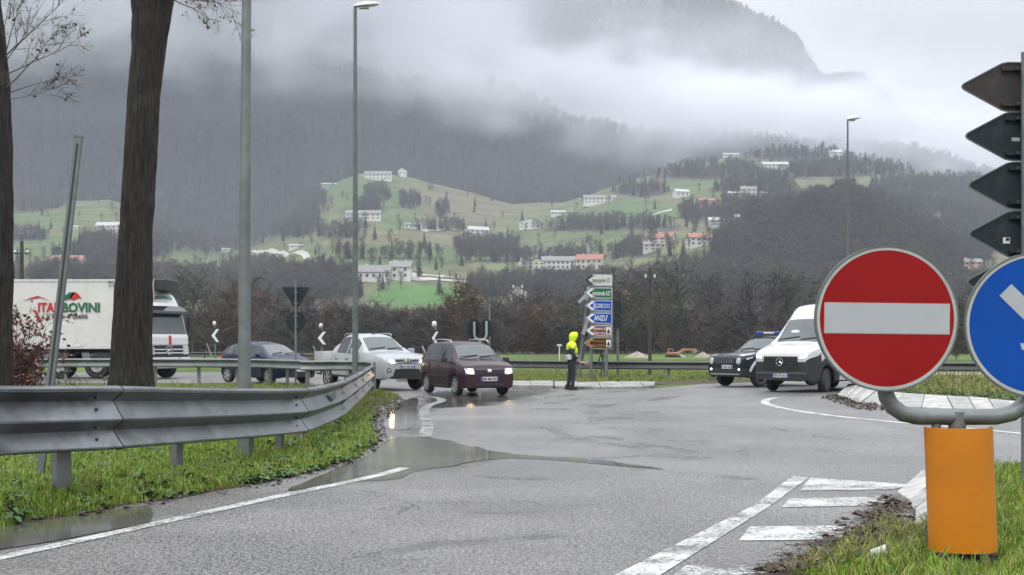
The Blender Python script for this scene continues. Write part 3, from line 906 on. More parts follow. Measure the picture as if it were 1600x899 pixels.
# ---- kerbs: every stone a part
m_kerb_w = mat('pale_kerb_concrete', (.43, .42, .39), .7, var=.3, scale=4, dirt=(.17, .15, .12), dscale=1.6, damount=.85, bump=.3)
m_kerb_g = mat('grey_kerb_concrete', (.33, .325, .31), .7, var=.25, scale=4, dirt=(.12, .11, .09), dscale=3, damount=.7, bump=.3)
m_kerb_m = mat('muddy_kerb_concrete', (.30, .29, .265), .8, var=.35, scale=2, dirt=(.06, .048, .035), dscale=.9, damount=1.0, bump=.4)
def kerb(path_out, path_in, z0, z1, n, label, alt=True, jitter=.012, span=None, name='kerb', seed=1, kmat=False):
    """sloping kerb of n stones between an outer (low) and inner (high) line given as ground pixels"""
    r = random.Random(seed)
    def along(path, t):
        P = [gp(u, v) for u, v in path]
        Ls = [0]
        for a, b in zip(P, P[1:]): Ls.append(Ls[-1] + (b - a).length)
        s = t * Ls[-1]
        for k in range(len(P) - 1):
            if s <= Ls[k + 1] or k == len(P) - 2:
                q = (s - Ls[k]) / max(1e-6, Ls[k + 1] - Ls[k]); return P[k].lerp(P[k + 1], q)
    c0 = along(path_out, .5)
    root = empty(name, (c0.x, c0.y, 0), 0, label, 'kerb')
    for i in range(n):
        g = .012
        a, b = (i + g) / n, (i + 1 - g) / n
        o1, o2, i1, i2 = along(path_out, a), along(path_out, b), along(path_in, a), along(path_in, b)
        dz = r.uniform(-jitter, jitter); dn = Vector((r.uniform(-.02, .02), r.uniform(-.02, .02), 0))
        vs = []
        for (p, z) in ((o1, z0), (o2, z0), (i2, z1), (i1, z1)): vs.append(Vector((p.x, p.y, z + dz)) + dn - c0)
        vs = [Vector((p.x, p.y, -.05)) for p in vs] + vs
        m = MB(); m.add(vs, [(3, 2, 1, 0), (4, 5, 6, 7), (0, 1, 5, 4), (1, 2, 6, 5), (2, 3, 7, 6), (3, 0, 4, 7)])
        o = m.build('kerb_stone', (m_kerb_m if kmat else m_kerb_g if (alt and i % 2) else m_kerb_w), root, bevel=.01)
    return root
kerb([(1308, 618), (1345, 632), (1400, 637), (1500, 641), (1600, 650), (1760, 667), (1900, 682)], [(1326, 607), (1357, 618), (1408, 623.5), (1502, 630), (1602, 639), (1762, 654), (1900, 668)], .04, .17, 22, 'sloping white and grey kerb stones round the planted roundabout centre behind the round signs')
kerb([(640, 604), (795, 607), (900, 608.5), (1000, 608), (1022, 606.5)], [(640, 599), (795, 601.5), (900, 602), (1000, 601), (1024, 602)], .09, .13, 12, 'low pale kerb with gaps of mud behind the traffic officer', alt=False, jitter=.03, kmat=True)
kerb([(1400, 774), (1424, 790), (1430, 812), (1420, 835)], [(1440, 752), (1466, 772), (1472, 800), (1470, 832)], .045, .135, 4, 'grey kerb stones at the tip of the grassy island left of the orange marker', jitter=.01)

# ---- grass blades, leaves and litter (nobody could count them)
m_grass = mat('grass_blades', (0.18, 0.29, 0.026), .55, var=.45, scale=1.6, spec=.35)
m_grass_y = mat('yellowed_grass', (0.30, 0.27, 0.09), .6, var=.4, scale=3, spec=.3)
m_leafd = mat('dead_leaves', (0.07, 0.05, 0.036), .6, var=.5, scale=6, spec=.5)
m_leafy = mat('weed_leaves', (0.06, 0.12, 0.025), .5, var=.4, scale=4, spec=.5)
def tuft(seed, n=22, h=.16, spread=.12, w=.006, flop=.5, mats=(0,), droop=.5):
    r = random.Random(seed); m = MB()
    for i in range(n):
        a = r.uniform(0, 6.28); q = spread * math.sqrt(r.random())
        b = Vector((math.cos(a) * q, math.sin(a) * q, 0)); a2 = r.uniform(0, 6.28)
        hh = h * r.uniform(.5, 1.25); lean = flop * r.uniform(.2, 1) * hh
        d = Vector((math.cos(a2), math.sin(a2), 0)); s = Vector((-d.y, d.x, 0)) * w * r.uniform(.7, 1.4)
        p1 = b + d * lean * .35 + Vector((0, 0, hh * .6)); p2 = b + d * lean + Vector((0, 0, hh * r.uniform(1 - droop * .5, 1)))
        m.add([b - s, b + s, p1 + s * .8, p1 - s * .8, p2], [(0, 1, 2, 3), (3, 2, 4)], m=r.choice(mats))
    return m
def rosette(seed, n=9, L=.13):
    r = random.Random(seed); m = MB()
    for i in range(n):
        a = i * 6.28 / n + r.uniform(-.3, .3); l = L * r.uniform(.6, 1.2)
        d = Vector((math.cos(a), math.sin(a), 0)); s = Vector((-d.y, d.x, 0)) * l * .22
        z = r.uniform(.2, .6) * l
        m.add([(0, 0, .005), d * l * .5 - s + Vector((0, 0, z)), d * l * .5 + s + Vector((0, 0, z)), d * l + Vector((0, 0, z * .7))], [(0, 1, 3, 2)])
    return m
tufts = [tuft(k, mats=(0, 0, 0, 1) if k < 3 else (0, 0, 0, 0, 0, 1)).mesh('grass_tuft', [m_grass, m_grass_y]) for k in range(5)]
tufts_long = [tuft(20 + k, n=16, h=.32, flop=.8, spread=.1, mats=(0, 0, 1), w=.007).mesh('long_grass_tuft', [m_grass, m_grass_y]) for k in range(3)]
rosettes = [rosette(k).mesh('weed_rosette', [m_leafy]) for k in range(3)]
tufts_dry = [tuft(40 + k, n=16, h=.34, flop=.7, spread=.12, mats=(0, 1, 1, 2), w=.008).mesh('dry_grass_tuft', [m_grass, m_grass_y, m_leafd]) for k in range(3)]
def curl(seed, s=.06):
    r = random.Random(seed); m = MB()
    m.add([(-s, 0, .01), (0, -s * .5, r.uniform(.0, .04)), (s, 0, .012), (0, s * .55, r.uniform(.01, .05))], [(0, 1, 2, 3)])
    return m
leaves = [curl(k, .045 + .015 * (k % 3)).mesh('dead_leaf', [m_leafd]) for k in range(4)]
def twigm(seed):
    r = random.Random(seed); m = MB(); a = r.uniform(0, 3)
    m.tube([(0, 0, .01), (.09 * math.cos(a), .09 * math.sin(a), .03), (.2 * math.cos(a + .3), .2 * math.sin(a + .3), .012)], [.004, .003, .001], n=3)
    return m
m_straw = mat('brown_litter', (.13, .09, .062), .75, var=.6, scale=9)
twigsm = [twigm(k).mesh('dead_twig', [m_straw]) for k in range(4)]
def zverge(d): return .13 * sm(0, .7, d)
def scat_poly(poly, bounds, n, seed, dmin=.03, dens=None, h=.13, e=.7, zf=None):
    r = random.Random(seed); out = []
    x0, x1, y0, y1 = bounds; tries = 0
    while len(out) < n and tries < n * 25:
        tries += 1
        X = r.uniform(x0, x1); Y = r.uniform(y0, y1)
        u = uof(X, Y)
        if u < -120 or u > 1720: continue
        d = poly_dist(X, Y, poly)
        if d < dmin: continue
        if dens and r.random() > dens(X, Y, d): continue
        z_ = h * sm(0, e, d)
        if poly is VERGE_G: z_ *= vh(Y)
        if zf: z_ = zf(X, Y)
        out.append((X, Y, z_ - .005))
    return out
v_in = lambda X, Y, d: min(1, (13.0 / max(Y, 9)) ** 1.2) * (0.35 + .65 * sm(-.35, .15, fbm(X * .8, Y * .8, 3, 3)))
scatter('verge_grass', scat_poly(VERGE_G, (-14, -1, 9, 27), 9500, 1, .04, v_in), tufts, seed=21, smin=.3, smax=.72, tilt=.2, label='bright green wet grass on the verge under the near guardrail', cat='grass')
scatter('verge_long_grass', scat_poly(VERGE_G, (-12, -1, 9, 27), 900, 2, .05, lambda X, Y, d: .2 + .8 * (1 - sm(.2, .7, d))), tufts_long, seed=22, smin=.3, smax=.6, tilt=.3, label='longer grass bending over the wet road edge', cat='grass')
scatter('verge_weeds', scat_poly(VERGE_G, (-12, -1, 9, 27), 1300, 3, .02, lambda X, Y, d: 1 - .8 * sm(.3, .9, d)), rosettes, seed=23, smin=.5, smax=1.1, tilt=.3, label='broad leaved weeds along the road edge of the left verge', cat='weeds')
scatter('fallen_leaves', scat_poly(gpoly([(120, 808), (300, 782), (450, 756), (560, 722), (606, 690), (600, 660), (640, 628), (620, 618), (590, 645), (560, 700), (450, 745), (300, 770), (120, 800)]), (-7, -1, 9, 40), 1100, 4, .0, h=.02, e=.3), leaves, seed=24, smin=.2, smax=.75, tilt=.25, label='dead brown leaves washed along the left edge of the road', cat='leaf litter')
scatter('verge_grass_far', scat_poly(VERGE_G, (-26, -1, 27, 46), 3000, 5, .05), tufts_dry + tufts, seed=25, smin=.3, smax=.6, tilt=.2, label='rough grass round the tree trunks behind the near guardrail', cat='grass')
KX = gpoly([(1392, 745), (1482, 738), (1482, 832), (1425, 835), (1392, 800)])
def keep_clear(X, Y): return poly_dist(X, Y, KX) > 0 or (2.62 < X < 3.05 and 8.12 < Y < 8.62)
isle_d = lambda X, Y, d: 0 if keep_clear(X, Y) else .35 + .65 * sm(-.3, .2, fbm(X * 1.5, Y * 1.5, 3, 3))
scatter('island_grass', scat_poly(ISLE_G, (1.6, 6, 5.5, 16), 4200, 6, .10, lambda X, Y, d: isle_d(X, Y, d) * sm(.4, 1.3, d + .6 * fbm(X * 2, Y * 2, 1.0, 3)), h=.12, e=.25), tufts, seed=26, smin=.25, smax=.55, tilt=.2, label='green grass on the island round the orange marker', cat='grass')
scatter('island_long_grass', scat_poly(ISLE_G, (1.6, 6, 5.5, 16), 420, 7, .5, lambda X, Y, d: 0 if keep_clear(X, Y) else 1, h=.12, e=.25), tufts_long, seed=27, smin=.25, smax=.55, tilt=.3, label='long seeding grass blades on the right hand island', cat='grass')
scatter('island_litter', scat_poly(gpoly([(1060, 935), (1150, 895), (1240, 850), (1330, 800), (1390, 772), (1440, 790), (1440, 820), (1400, 860), (1350, 895), (1280, 935)]), (1.0, 4, 6, 13), 2300, 8, .0, lambda X, Y, d: sm(0, .45, d + .25 * fbm(X * 3, Y * 3, 0, 3)), zf=lambda X, Y: .02 + .12 * sm(0, .25, poly_dist(X, Y, ISLE_G))), twigsm + leaves, seed=28, smin=.3, smax=.9, tilt=.12, label='dead twigs, roots and leaves spilling off the island over the white stripes', cat='leaf litter')
scatter('island_dry_grass', scat_poly(gpoly([(1230, 925), (1300, 870), (1370, 820), (1420, 770), (1470, 760), (1480, 840), (1440, 925)]), (1.2, 4, 6, 13), 420, 9, .0, lambda X, Y, d: 0 if keep_clear(X, Y) else 1, zf=lambda X, Y: .12 * sm(0, .25, poly_dist(X, Y, ISLE_G))), tufts_dry + rosettes, seed=29, smin=.18, smax=.42, tilt=.4, label='dry straw and weeds over the island kerb', cat='grass')
scatter('roundabout_plants', scat_poly(CENTRE_G, (6, 30, 24, 50), 5200, 10, .15, h=.16, e=.5), tufts_dry + rosettes * 3, seed=30, smin=.35, smax=1.0, tilt=.3, label='rough green and brown ground cover on the roundabout centre', cat='ground cover')
scatter('kerb_debris', scat_poly(gpoly([(1285, 622), (1300, 617), (1345, 630), (1400, 637), (1400, 643), (1340, 641)]), (5, 12, 24, 46), 500, 11, .0, h=.02, e=.2), leaves + twigsm, seed=31, smin=.7, smax=1.6, tilt=.6, label='dark leaf debris piled against the roundabout kerb', cat='leaf litter')
scatter('bank_grass', scat_poly(KERBI_G, (-30, 25, 44, 62), 4200, 12, .3, h=.1, e=.6), tufts + tufts_dry + rosettes, seed=32, smin=.35, smax=.8, tilt=.3, label='grass and dry leaves behind the kerb at the direction signs', cat='grass')
# ------------------------------------------------------------------ guardrails
m_galv = mat('galvanised_steel', (.18, .187, .196), .34, metal=.85, var=.3, scale=1.6, dirt=(.10, .105, .10), dscale=3.0, damount=.85, rvar=.12)
m_galv_top = m_galv
m_galv_pole = mat('weathered_galvanised_pole', (.19, .205, .205), .5, metal=.55, var=.22, scale=2.2, dirt=(.15, .17, .15), dscale=9, damount=.9)
m_post = mat('guardrail_post_steel', (.20, .21, .21), .5, metal=.5, var=.2, scale=4, dirt=(.16, .15, .12), dscale=6, damount=.7)
m_bolt = mat('bolt_steel', (.10, .10, .10), .5, metal=.6)
m_rail_far = mat('grey_rail_steel', (.085, .088, .09), .5, metal=.4, var=.2, scale=1.0, dirt=(.09, .09, .085), dscale=2, damount=.7)

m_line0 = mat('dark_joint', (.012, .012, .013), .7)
def wave_profile(waves, h, depth):
    """(n, z) points of a corrugated beam, n towards the road, z up from its lower edge"""
    pts = []
    if waves == 3:
        d_ = depth * 1.25
        return [(a * d_, z * h) for a, z in ((.3, 0), (.9, .015), (1, .035), (1, .06), (.85, .085), (.1, .27), (0, .30), (.1, .335), (.85, .44), (1, .46), (1, .485), (.85, .51), (.1, .73), (0, .76), (.1, .79), (.85, .885), (1, .91), (1, .955), (.75, .99), (.3, 1.0))]
    else: cz = [.14, .86]; vz = [.5]
    pts.append((depth * .25, 0.0))
    for i, c in enumerate(cz):
        w = .055
        pts += [(depth * .86, (c - w) * h if i or waves == 2 else .008), (depth, (c - w * .4) * h), (depth, (c + w * .4) * h), (depth * .86, min(h - .004, (c + w) * h))]
        if i < len(vz):
            v = vz[i]
            pts += [(depth * .12, (v - .085 * (3 / waves)) * h), (0, (v - .06) * h), (0, (v + .06) * h), (depth * .12, (v + .085 * (3 / waves)) * h)]
    pts.append((depth * .25, h))
    return pts

def path_frames(P):
    out = []
    for i, p in enumerate(P):
        d = (P[min(i + 1, len(P) - 1)] - P[max(i - 1, 0)]); d.z = 0; d.normalize()
        out.append((p, d, Vector((d.y, -d.x, 0))))
    return out

def resample(P, step):
    L = [0]
    for a, b in zip(P, P[1:]): L.append(L[-1] + (b - a).length)
    # Catmull-Rom through the points
    def cr(t):
        for k in range(len(P) - 1):
            if t <= L[k + 1] or k == len(P) - 2:
                q = (t - L[k]) / (L[k + 1] - L[k]); p0 = P[max(k - 1, 0)]; p1 = P[k]; p2 = P[k + 1]; p3 = P[min(k + 2, len(P) - 1)]
                return ((p1 * 2) + (p2 - p0) * q + (p0 * 2 - p1 * 5 + p2 * 4 - p3) * q * q + (p1 * 3 - p0 - p2 * 3 + p3) * q ** 3) * .5
    n = max(2, int(L[-1] / step))
    return [cr(L[-1] * i / n) for i in range(n + 1)], L

def rail_section(root, P, waves, h, depth, side, material, flare=True, name='rail_section', c0=None, bolts=True, thick=.006):
    """one beam along the path P (z = lower edge)"""
    prof = wave_profile(waves, h, depth)
    fr = path_frames(P); m = MB(); k = len(prof)
    vs = []
    for layer in (0, 1):
        for i, (p, d, s) in enumerate(fr):
            ex = .024 if (flare and i >= len(fr) - 2) else (-.004 if flare and i < 2 else 0)
            for (n, z) in prof:
                vs.append(p + s * side * (n + ex - layer * thick) + Vector((0, 0, z)) - c0)
    nf = len(fr); fs = []
    for layer in (0, 1):
        o = layer * nf * k
        for i in range(nf - 1):
            for j in range(k - 1):
                q = (o + i * k + j, o + (i + 1) * k + j, o + (i + 1) * k + j + 1, o + i * k + j + 1)
                fs.append(q if (side > 0) != bool(layer) else q[::-1])
    o = nf * k
    for i in range(nf - 1):
        for j in (0, k - 1): fs.append((i * k + j, (i + 1) * k + j, o + (i + 1) * k + j, o + i * k + j))
    for i in (0, nf - 1):
        for j in range(k - 1): fs.append((i * k + j, i * k + j + 1, o + i * k + j + 1, o + i * k + j))
    m.add(vs, fs)
    ob = m.build(name, material, root, smooth=38)
    if bolts:
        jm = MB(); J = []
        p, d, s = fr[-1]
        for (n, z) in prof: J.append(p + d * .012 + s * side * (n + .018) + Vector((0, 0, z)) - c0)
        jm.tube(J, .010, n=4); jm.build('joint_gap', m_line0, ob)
        bm_ = MB()
        p, d, s = fr[-2] if len(fr) > 2 else fr[-1]
        for z in ([.18, .36, .64, .82] if waves == 3 else [.35, .65]):
            for off in (-.12, ):
                bm_ = MB()
                q = p + d * off + s * side * (depth * .45) + Vector((0, 0, z * h)) - c0
                bm_.tube([q, q + s * side * .035], .014, n=6)
                bm_.build('bolt', m_bolt, ob)
    return ob

def c_post(root, base, d, s, side, z_top, material, c0, w=.12, dp=.07, z0=-.3):
    m = MB()
    b = base - c0
    t = .008
    c = b + Vector((0, 0, (z_top + z0) / 2)); H = z_top - z0
    ux, uy = d, s * side
    def bx(ox, oy, wx, wy):
        vs = []
        for k in (-1, 1):
            for j in (-1, 1):
                for i in (-1, 1): vs.append(c + ux * (ox + i * wx / 2) + uy * (oy + j * wy / 2) + Vector((0, 0, k * H / 2)))
        m.add(vs, [(0, 2, 3, 1), (4, 5, 7, 6), (0, 1, 5, 4), (2, 6, 7, 3), (0, 4, 6, 2), (1, 3, 7, 5)])
    bx(0, 0, w, t); bx(-w / 2 + t / 2, -dp / 2, t, dp); bx(w / 2 - t / 2, -dp / 2, t, dp)
    return m.build('post', material, root)

def rail_at(points):
    """(u, v_top, height px, real height) -> world point of the lower edge"""
    out = []
    for (u, vt, hp, h) in points:
        ppm = hp / h; Y = F / ppm
        out.append(Vector(((u - 800) * Y / F, Y, EYE - (vt - HOR) * Y / F - h)))
    return out

H3 = .60
NEAR = rail_at([(-330, 588, 150, H3), (-150, 598, 126, H3), (0, 603, 109, H3), (155, 602.5, 101, H3), (300, 606, 86, H3), (455, 607, 71, H3), (500, 602, 62, H3), (530, 595, 54, H3), (551, 586, 44.5, H3), (563, 580, 39, H3), (573, 574, 34.5, H3), (579, 570.5, 32, H3)])
# hairpin end, then back along the far side of the verge
def near_rail():
    c0 = Vector((NEAR[5].x, NEAR[5].y, 0))
    root = empty('guardrail', c0, 0, 'three wave steel guardrail sweeping along the left edge of the road in the foreground', 'guardrail')
    P, L = resample(NEAR, .25)
    # section joints
    keys = [0]
    for us_ in (-150, 155, 457, 531, 551, 563, 573): keys.append(min(range(len(P)), key=lambda i: abs(uof(P[i].x, P[i].y) - us_)))
    keys.append(len(P) - 1)
    for a, b in zip(keys, keys[1:]):
        if b - a < 2: continue
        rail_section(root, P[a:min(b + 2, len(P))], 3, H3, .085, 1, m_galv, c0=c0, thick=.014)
    fr = path_frames(P)
    posts = []
    for us_ in (-260, -80, 115, 306, 414, 463, 492, 516, 533, 545, 554, 561, 567, 572, 577):
        i = min(range(len(P)), key=lambda i: abs(uof(P[i].x, P[i].y) - us_))
        p, d, s = fr[i]
        base = Vector((p.x, p.y, 0)) - s * .16
        c_post(root, base, d, s, 1, p.z + H3 - .06, m_post, c0, w=.165)
        m = MB(); z = p.z + H3 * .5
        q = Vector((p.x, p.y, z)) - c0
        m.bar(q - s * .15, q - s * .005, .09, .26, up=d)
        m.build('spacer_block', m_post, root)
        # back strap seen through the joint
    m = MB()                                   # lower tie bar behind the beam
    # reflector plate on the beam
    i = min(range(len(P)), key=lambda i: abs(uof(P[i].x, P[i].y) - 512)); p, d, s = fr[i]
    q = Vector((p.x, p.y, p.z + .42)) + s * .10 - c0
    m.bar(q - d * .28, q + d * .28, .012, .14, up=(0, 0, 1)); m.build('plate', m_galv_pole, root)
    return root
near_rail()

def simple_rail(name, pts, label, waves=2, h=.31, side=1, sec=4.0, post_step=2.0, material=None, z_top=.78, ground=0.0, post_u=None, pw=.10):
    """pts: ground points (x, y)"""
    material = material or m_rail_far
    P0 = [Vector((x, y, z_top - h)) for x, y in pts]
    P, L = resample(P0, .5)
    c0 = Vector((P[len(P) // 2].x, P[len(P) // 2].y, 0))
    root = empty(name, c0, 0, label, 'guardrail')
    k = int(sec / .5)
    for a in range(0, len(P) - 1, k):
        b = min(a + k, len(P) - 1)
        if b - a >= 1: rail_section(root, P[a:b + 1], waves, h, .08, side, material, c0=c0, bolts=False)
    fr = path_frames(P)
    st = int(post_step / .5); me = None
    for i in range(st // 2, len(P), st):
        p, d, s = fr[i]
        o = c_post(root, Vector((p.x, p.y, 0)) - s * side * .12, d, s, side, z_top - .03, m_post, c0, w=pw)
    return root
def gxy(u, v, z=0.0):
    p = gp(u, v, z); return (p.x, p.y)
# far side of the verge, from the hairpin back to the left; its back faces us
pe = NEAR[-1]
simple_rail('guardrail', [(pe.x + .0, pe.y + .05), (pe.x - .35, pe.y + 1.3), (pe.x - 1.2, pe.y + 1.9), (pe.x - 2.2, pe.y + 1.6), gxy(490, 609), gxy(466, 608), gxy(440, 606), gxy(412, 604), gxy(350, 602.5), gxy(264, 602), gxy(134, 602), gxy(0, 603), gxy(-200, 606)], 'low guardrail seen from behind in front of the lorry and the dark blue hatchback', side=-1, post_step=1.5, material=m_galv_pole, z_top=.92)
# outer edge of the roundabout
simple_rail('guardrail', [gxy(-200, 566), gxy(0, 566), gxy(200, 567), gxy(345, 568), gxy(480, 573), gxy(600, 581), gxy(700, 587), gxy(790, 592), gxy(900, 594.5), gxy(1000, 596), gxy(1120, 597), gxy(1300, 598), gxy(1540, 600), gxy(1800, 604)], 'long low guardrail beyond the roundabout running behind the cars and the traffic officer', side=1, sec=4.0, post_step=4.0, z_top=.76)

# dashed rope-like kerb band behind the roundabout centre
m_plast = mat('red_white_barrier_plastic', (.62, .55, .48), .5, var=.2)
mch = MB(); mch.box((0, 0, 0), (.09, .05, .10)); mch = mch.mesh('chain_link', m_plast)
p0 = gp(1440, 591.5, .12)
ch_root = empty('warning_chain', (p0.x, p0.y, 0), 0, 'thin dashed pale chain lying along the foot of the far guardrail beside the blue sign', 'chain')
for i in range(46):
    u = 1452 + i * 2.2 if i else 1452
    p = gp(1440 + i * 6.0, 591.5, .12); 
    o = link('chain_link', mch, ch_root); o.location = (p.x - p0.x, p.y - p0.y, .30)

# ------------------------------------------------------------------ poles and lamps
def pole(root, base, top, r0, r1, material, name='pole', n=12):
    m = MB(); m.tube([base, top], [r0, r1], n=n)
    return m.build(name, material, root, smooth=40)
m_lampw = mat('white_lamp_housing', (.62, .63, .63), .35, var=.06)
m_lampg = mat('lamp_glass', (.35, .36, .38), .15, var=.05)
m_dark = mat('dark_metal', (.03, .032, .035), .5, var=.2)
m_greenpole = mat('dark_green_grey_pole', (.12, .15, .14), .5, metal=.3, var=.2, scale=3, dirt=(.2, .22, .2), dscale=8, damount=.5)
def lamp(u, vbase, vtop, w, zg, label, headlen=.8, dirx=1, material=m_greenpole, H=None):
    b = gp(u, vbase, zg); Y = b.y
    root = empty('street_lamp', (b.x, b.y, 0), 0, label, 'street lamp')
    zt = EYE - (vtop - HOR) * Y / F if H is None else H
    r = w / 2 * Y / F
    m = MB(); m.tube([(0, 0, -.3), (0, 0, zt * .35), (0, 0, zt)], [r * 1.15, r * 1.0, r * .6], n=14); m.build('pole', material, root, smooth=40)
    m = MB(); m.tube([(0, 0, 0), (0, 0, .25)], [r * 1.6, r * 1.6], n=14); m.build('base_collar', m_galv_pole, root, smooth=40)
    m = MB()   # head: flattened drop
    prof = []
    n = 12; vs = []; fs = []
    L = headlen
    st = [(-.06, .03, .02), (.0, .09, .07), (.12, .13, .10), (.35, .16, .13), (.6, .14, .11), (.75, .08, .06), (.8, .02, .015)]
    for (x, wy, hz_) in st:
        for k in range(n):
            a = 2 * math.pi * k / n
            vs.append(((x / .8 * L) * dirx, math.cos(a) * wy, math.sin(a) * hz_ * (1 if math.sin(a) > 0 else .35) + x * .08))
    for i in range(len(st) - 1):
        for k in range(n): fs.append((i * n + k, i * n + (k + 1) % n, (i + 1) * n + (k + 1) % n, (i + 1) * n + k))
    fs += [tuple(range(n)), tuple((len(st) - 1) * n + k for k in range(n))]
    m.add([(x, y, z + zt + .03) for x, y, z in vs], fs)
    hd = m.build('lamp_head', m_lampw, root, smooth=50)
    m = MB(); m.box((.36 * L * dirx, 0, zt - .015), (.4 * L, .2, .03)); m.build('lamp_glass', m_lampg, hd)
    return root
lamp(555, 607, 12, 8.5, .1, 'tall slim street lamp rising behind the end of the near guardrail', .72)
lamp(1324.5, 589, 188, 4.5, .1, 'distant street lamp rising behind the red no entry sign', .5)
# thick pole whose head is above the picture
b = gp(382, 702, .12)
rt = empty('lamp_post', (b.x, b.y, 0), 0, 'thick weathered galvanised lamp post behind the near guardrail, its top out of view', 'lamp post')
m = MB(); m.tube([(0, 0, -.3), (0, 0, 2.5), (.05, 0, 8.8)], [.09, .076, .046], n=20); m.build('pole', m_galv_pole, rt, smooth=40)
# leaning cut pole
b = gp(60, 745, .12); t = pt(123, 217, b.y)
rt = empty('leaning_post', (b.x, b.y, 0), 0, 'leaning cut-off steel post standing left of the thick tree trunk', 'post')
m = MB(); top = Vector((t.x - b.x, 0, t.z))
m.bar((-.02, 0, -.2), top, .078, .05, up=(0, 1, 0)); m.build('post', m_galv_pole, rt, bevel=.008)
m = MB(); d = top.normalized(); m.bar(top * .15 + Vector((0, -.028, 0)), top * .985 + Vector((0, -.028, 0)), .018, .008, up=(0, 1, 0)); m.build('groove_strip', m_dark, rt)
m = MB(); m.bar(top, top + d * .03, .085, .055, up=(0, 1, 0)); m.build('cap', m_galv, rt)
# wooden line poles
m_wood = mat('weathered_wood_pole', (.055, .05, .045), .85, var=.3, scale=5)
m_ins = mat('white_insulator', (.6, .6, .6), .3, var=.05)
def line_pole(u, vbase, vtop, z, w, label, arm=.25, H=None, iw=.07, low=0):
    b = gp(u, vbase, z); Y = b.y; zt = EYE - (vtop - HOR) * Y / F
    root = empty('line_pole', (b.x, b.y, 0), 0, label, 'utility pole')
    r = w / 2 * Y / F
    m = MB(); m.tube([(0, 0, -.2), (0, 0, zt)], [r * 1.2, r * .8], n=10); m.build('pole', m_wood, root, smooth=40)
    za = zt - .10 * zt
    m = MB(); m.bar((-arm, -.1, za), (arm, -.1, za), .07, .07); m.build('crossarm', m_wood, root)
    for s in (-1, 1):
        m = MB(); m.lathe([(.02, 0), (iw, .03), (iw * 1.1, .10), (iw * .5, .16)], 8, T(s * arm * .9, -.1, za + .03)); m.build('insulator', m_ins, root, smooth=40)
    return root
line_pole(1015.5, 590, 419, 0.06, 5, 'thin dark wooden pole with a short crossarm right of the direction signs', .2, iw=.04)
line_pole(34, 569, 377, 0.05, 7, 'dark wooden line pole with two white insulators rising above the lorry trailer', .45, iw=.11)
b = gp(765, 582, .05)
rt = empty('thin_post', (b.x, b.y, 0), 0, 'thin pale post rising behind the roof of the dark purple car', 'post')
m = MB(); m.tube([(0, 0, -.2), (0, 0, EYE + 59 * b.y / F)], .04, n=8); m.build('pole', m_galv_pole, rt)
b = gp(874, 566, .05)
rt = empty('marker_post', (b.x, b.y, 0), 0, 'small pale marker post in the field left of the traffic officer', 'marker')
m = MB(); m.bar((0, 0, -.1), (0, 0, 1.15), .12, .08); m.build('post', m_ins, rt); m = MB(); m.box((0, 0, 1.25), (.34, .1, .14)); m.build('cap', m_ins, rt)

# ------------------------------------------------------------------ signs
def disc(name, r, t, material, root, c, rz=0.0, n=64, bulge=0.0):
    """disc facing -y, centred at c"""
    m = MB(); M = T(*c) @ Matrix.Rotation(rz, 4, 'Z') @ Matrix.Rotation(R(90), 4, 'X')
    m.lathe([(r * .995, 0), (r, t * .3), (r, t * .7), (r * .995, t)], n, M)
    return m.build(name, material, root, smooth=40)
def ring(name, r0, r1, t, material, root, c, rz=0.0, n=64):
    m = MB(); M = T(*c) @ Matrix.Rotation(rz, 4, 'Z') @ Matrix.Rotation(R(90), 4, 'X')
    vs = []; fs = []
    for (r, z) in ((r0, 0), (r1, 0), (r1, t), (r0, t)):
        for k in range(n):
            a = 2 * math.pi * k / n; vs.append(M @ Vector((r * math.cos(a), r * math.sin(a), z)))
    for q in range(4):
        for k in range(n): fs.append((q * n + k, q * n + (k + 1) % n, ((q + 1) % 4) * n + (k + 1) % n, ((q + 1) % 4) * n + k))
    m.add(vs, fs); return m.build(name, material, root, smooth=40)
m_red = mat('sign_red', (.27, .005, .005), .5, var=.10, scale=2.5, dirt=(.22, .012, .012), dscale=5, damount=.4, spec=.2)
m_blue = mat('sign_blue', (.001, .062, .33), .5, var=.08, scale=2.5, spec=.2)
m_refl = mat('reflective_white', (.40, .42, .43), .4, var=.07, scale=3.5, dirt=(.33, .34, .34), dscale=3, damount=.5)
m_rim = mat('sign_rim_grey', (.42, .42, .40), .5, var=.15, scale=6, dirt=(.3, .3, .27), dscale=12, damount=.6)
m_rimd = mat('sign_edge_dark', (.10, .12, .11), .5, var=.2, scale=8)
m_signback = mat('sign_back_grey', (.020, .028, .032), .75, spec=.2, var=.25, scale=2.2, dirt=(.045, .058, .06), dscale=5, damount=.5)
m_signback_b = mat('sign_back_rusty_brown', (.032, .027, .025), .7, metal=.1, var=.25, scale=2.2, dirt=(.06, .05, .042), dscale=5, damount=.7)
m_orange = mat('marker_orange', (.56, .185, .003), .42, var=.10, scale=2.0, dirt=(.42, .14, .008), dscale=9, damount=.3, spec=.5)
m_rubber = mat('black_rubber', (.015, .015, .015), .7, var=.2)
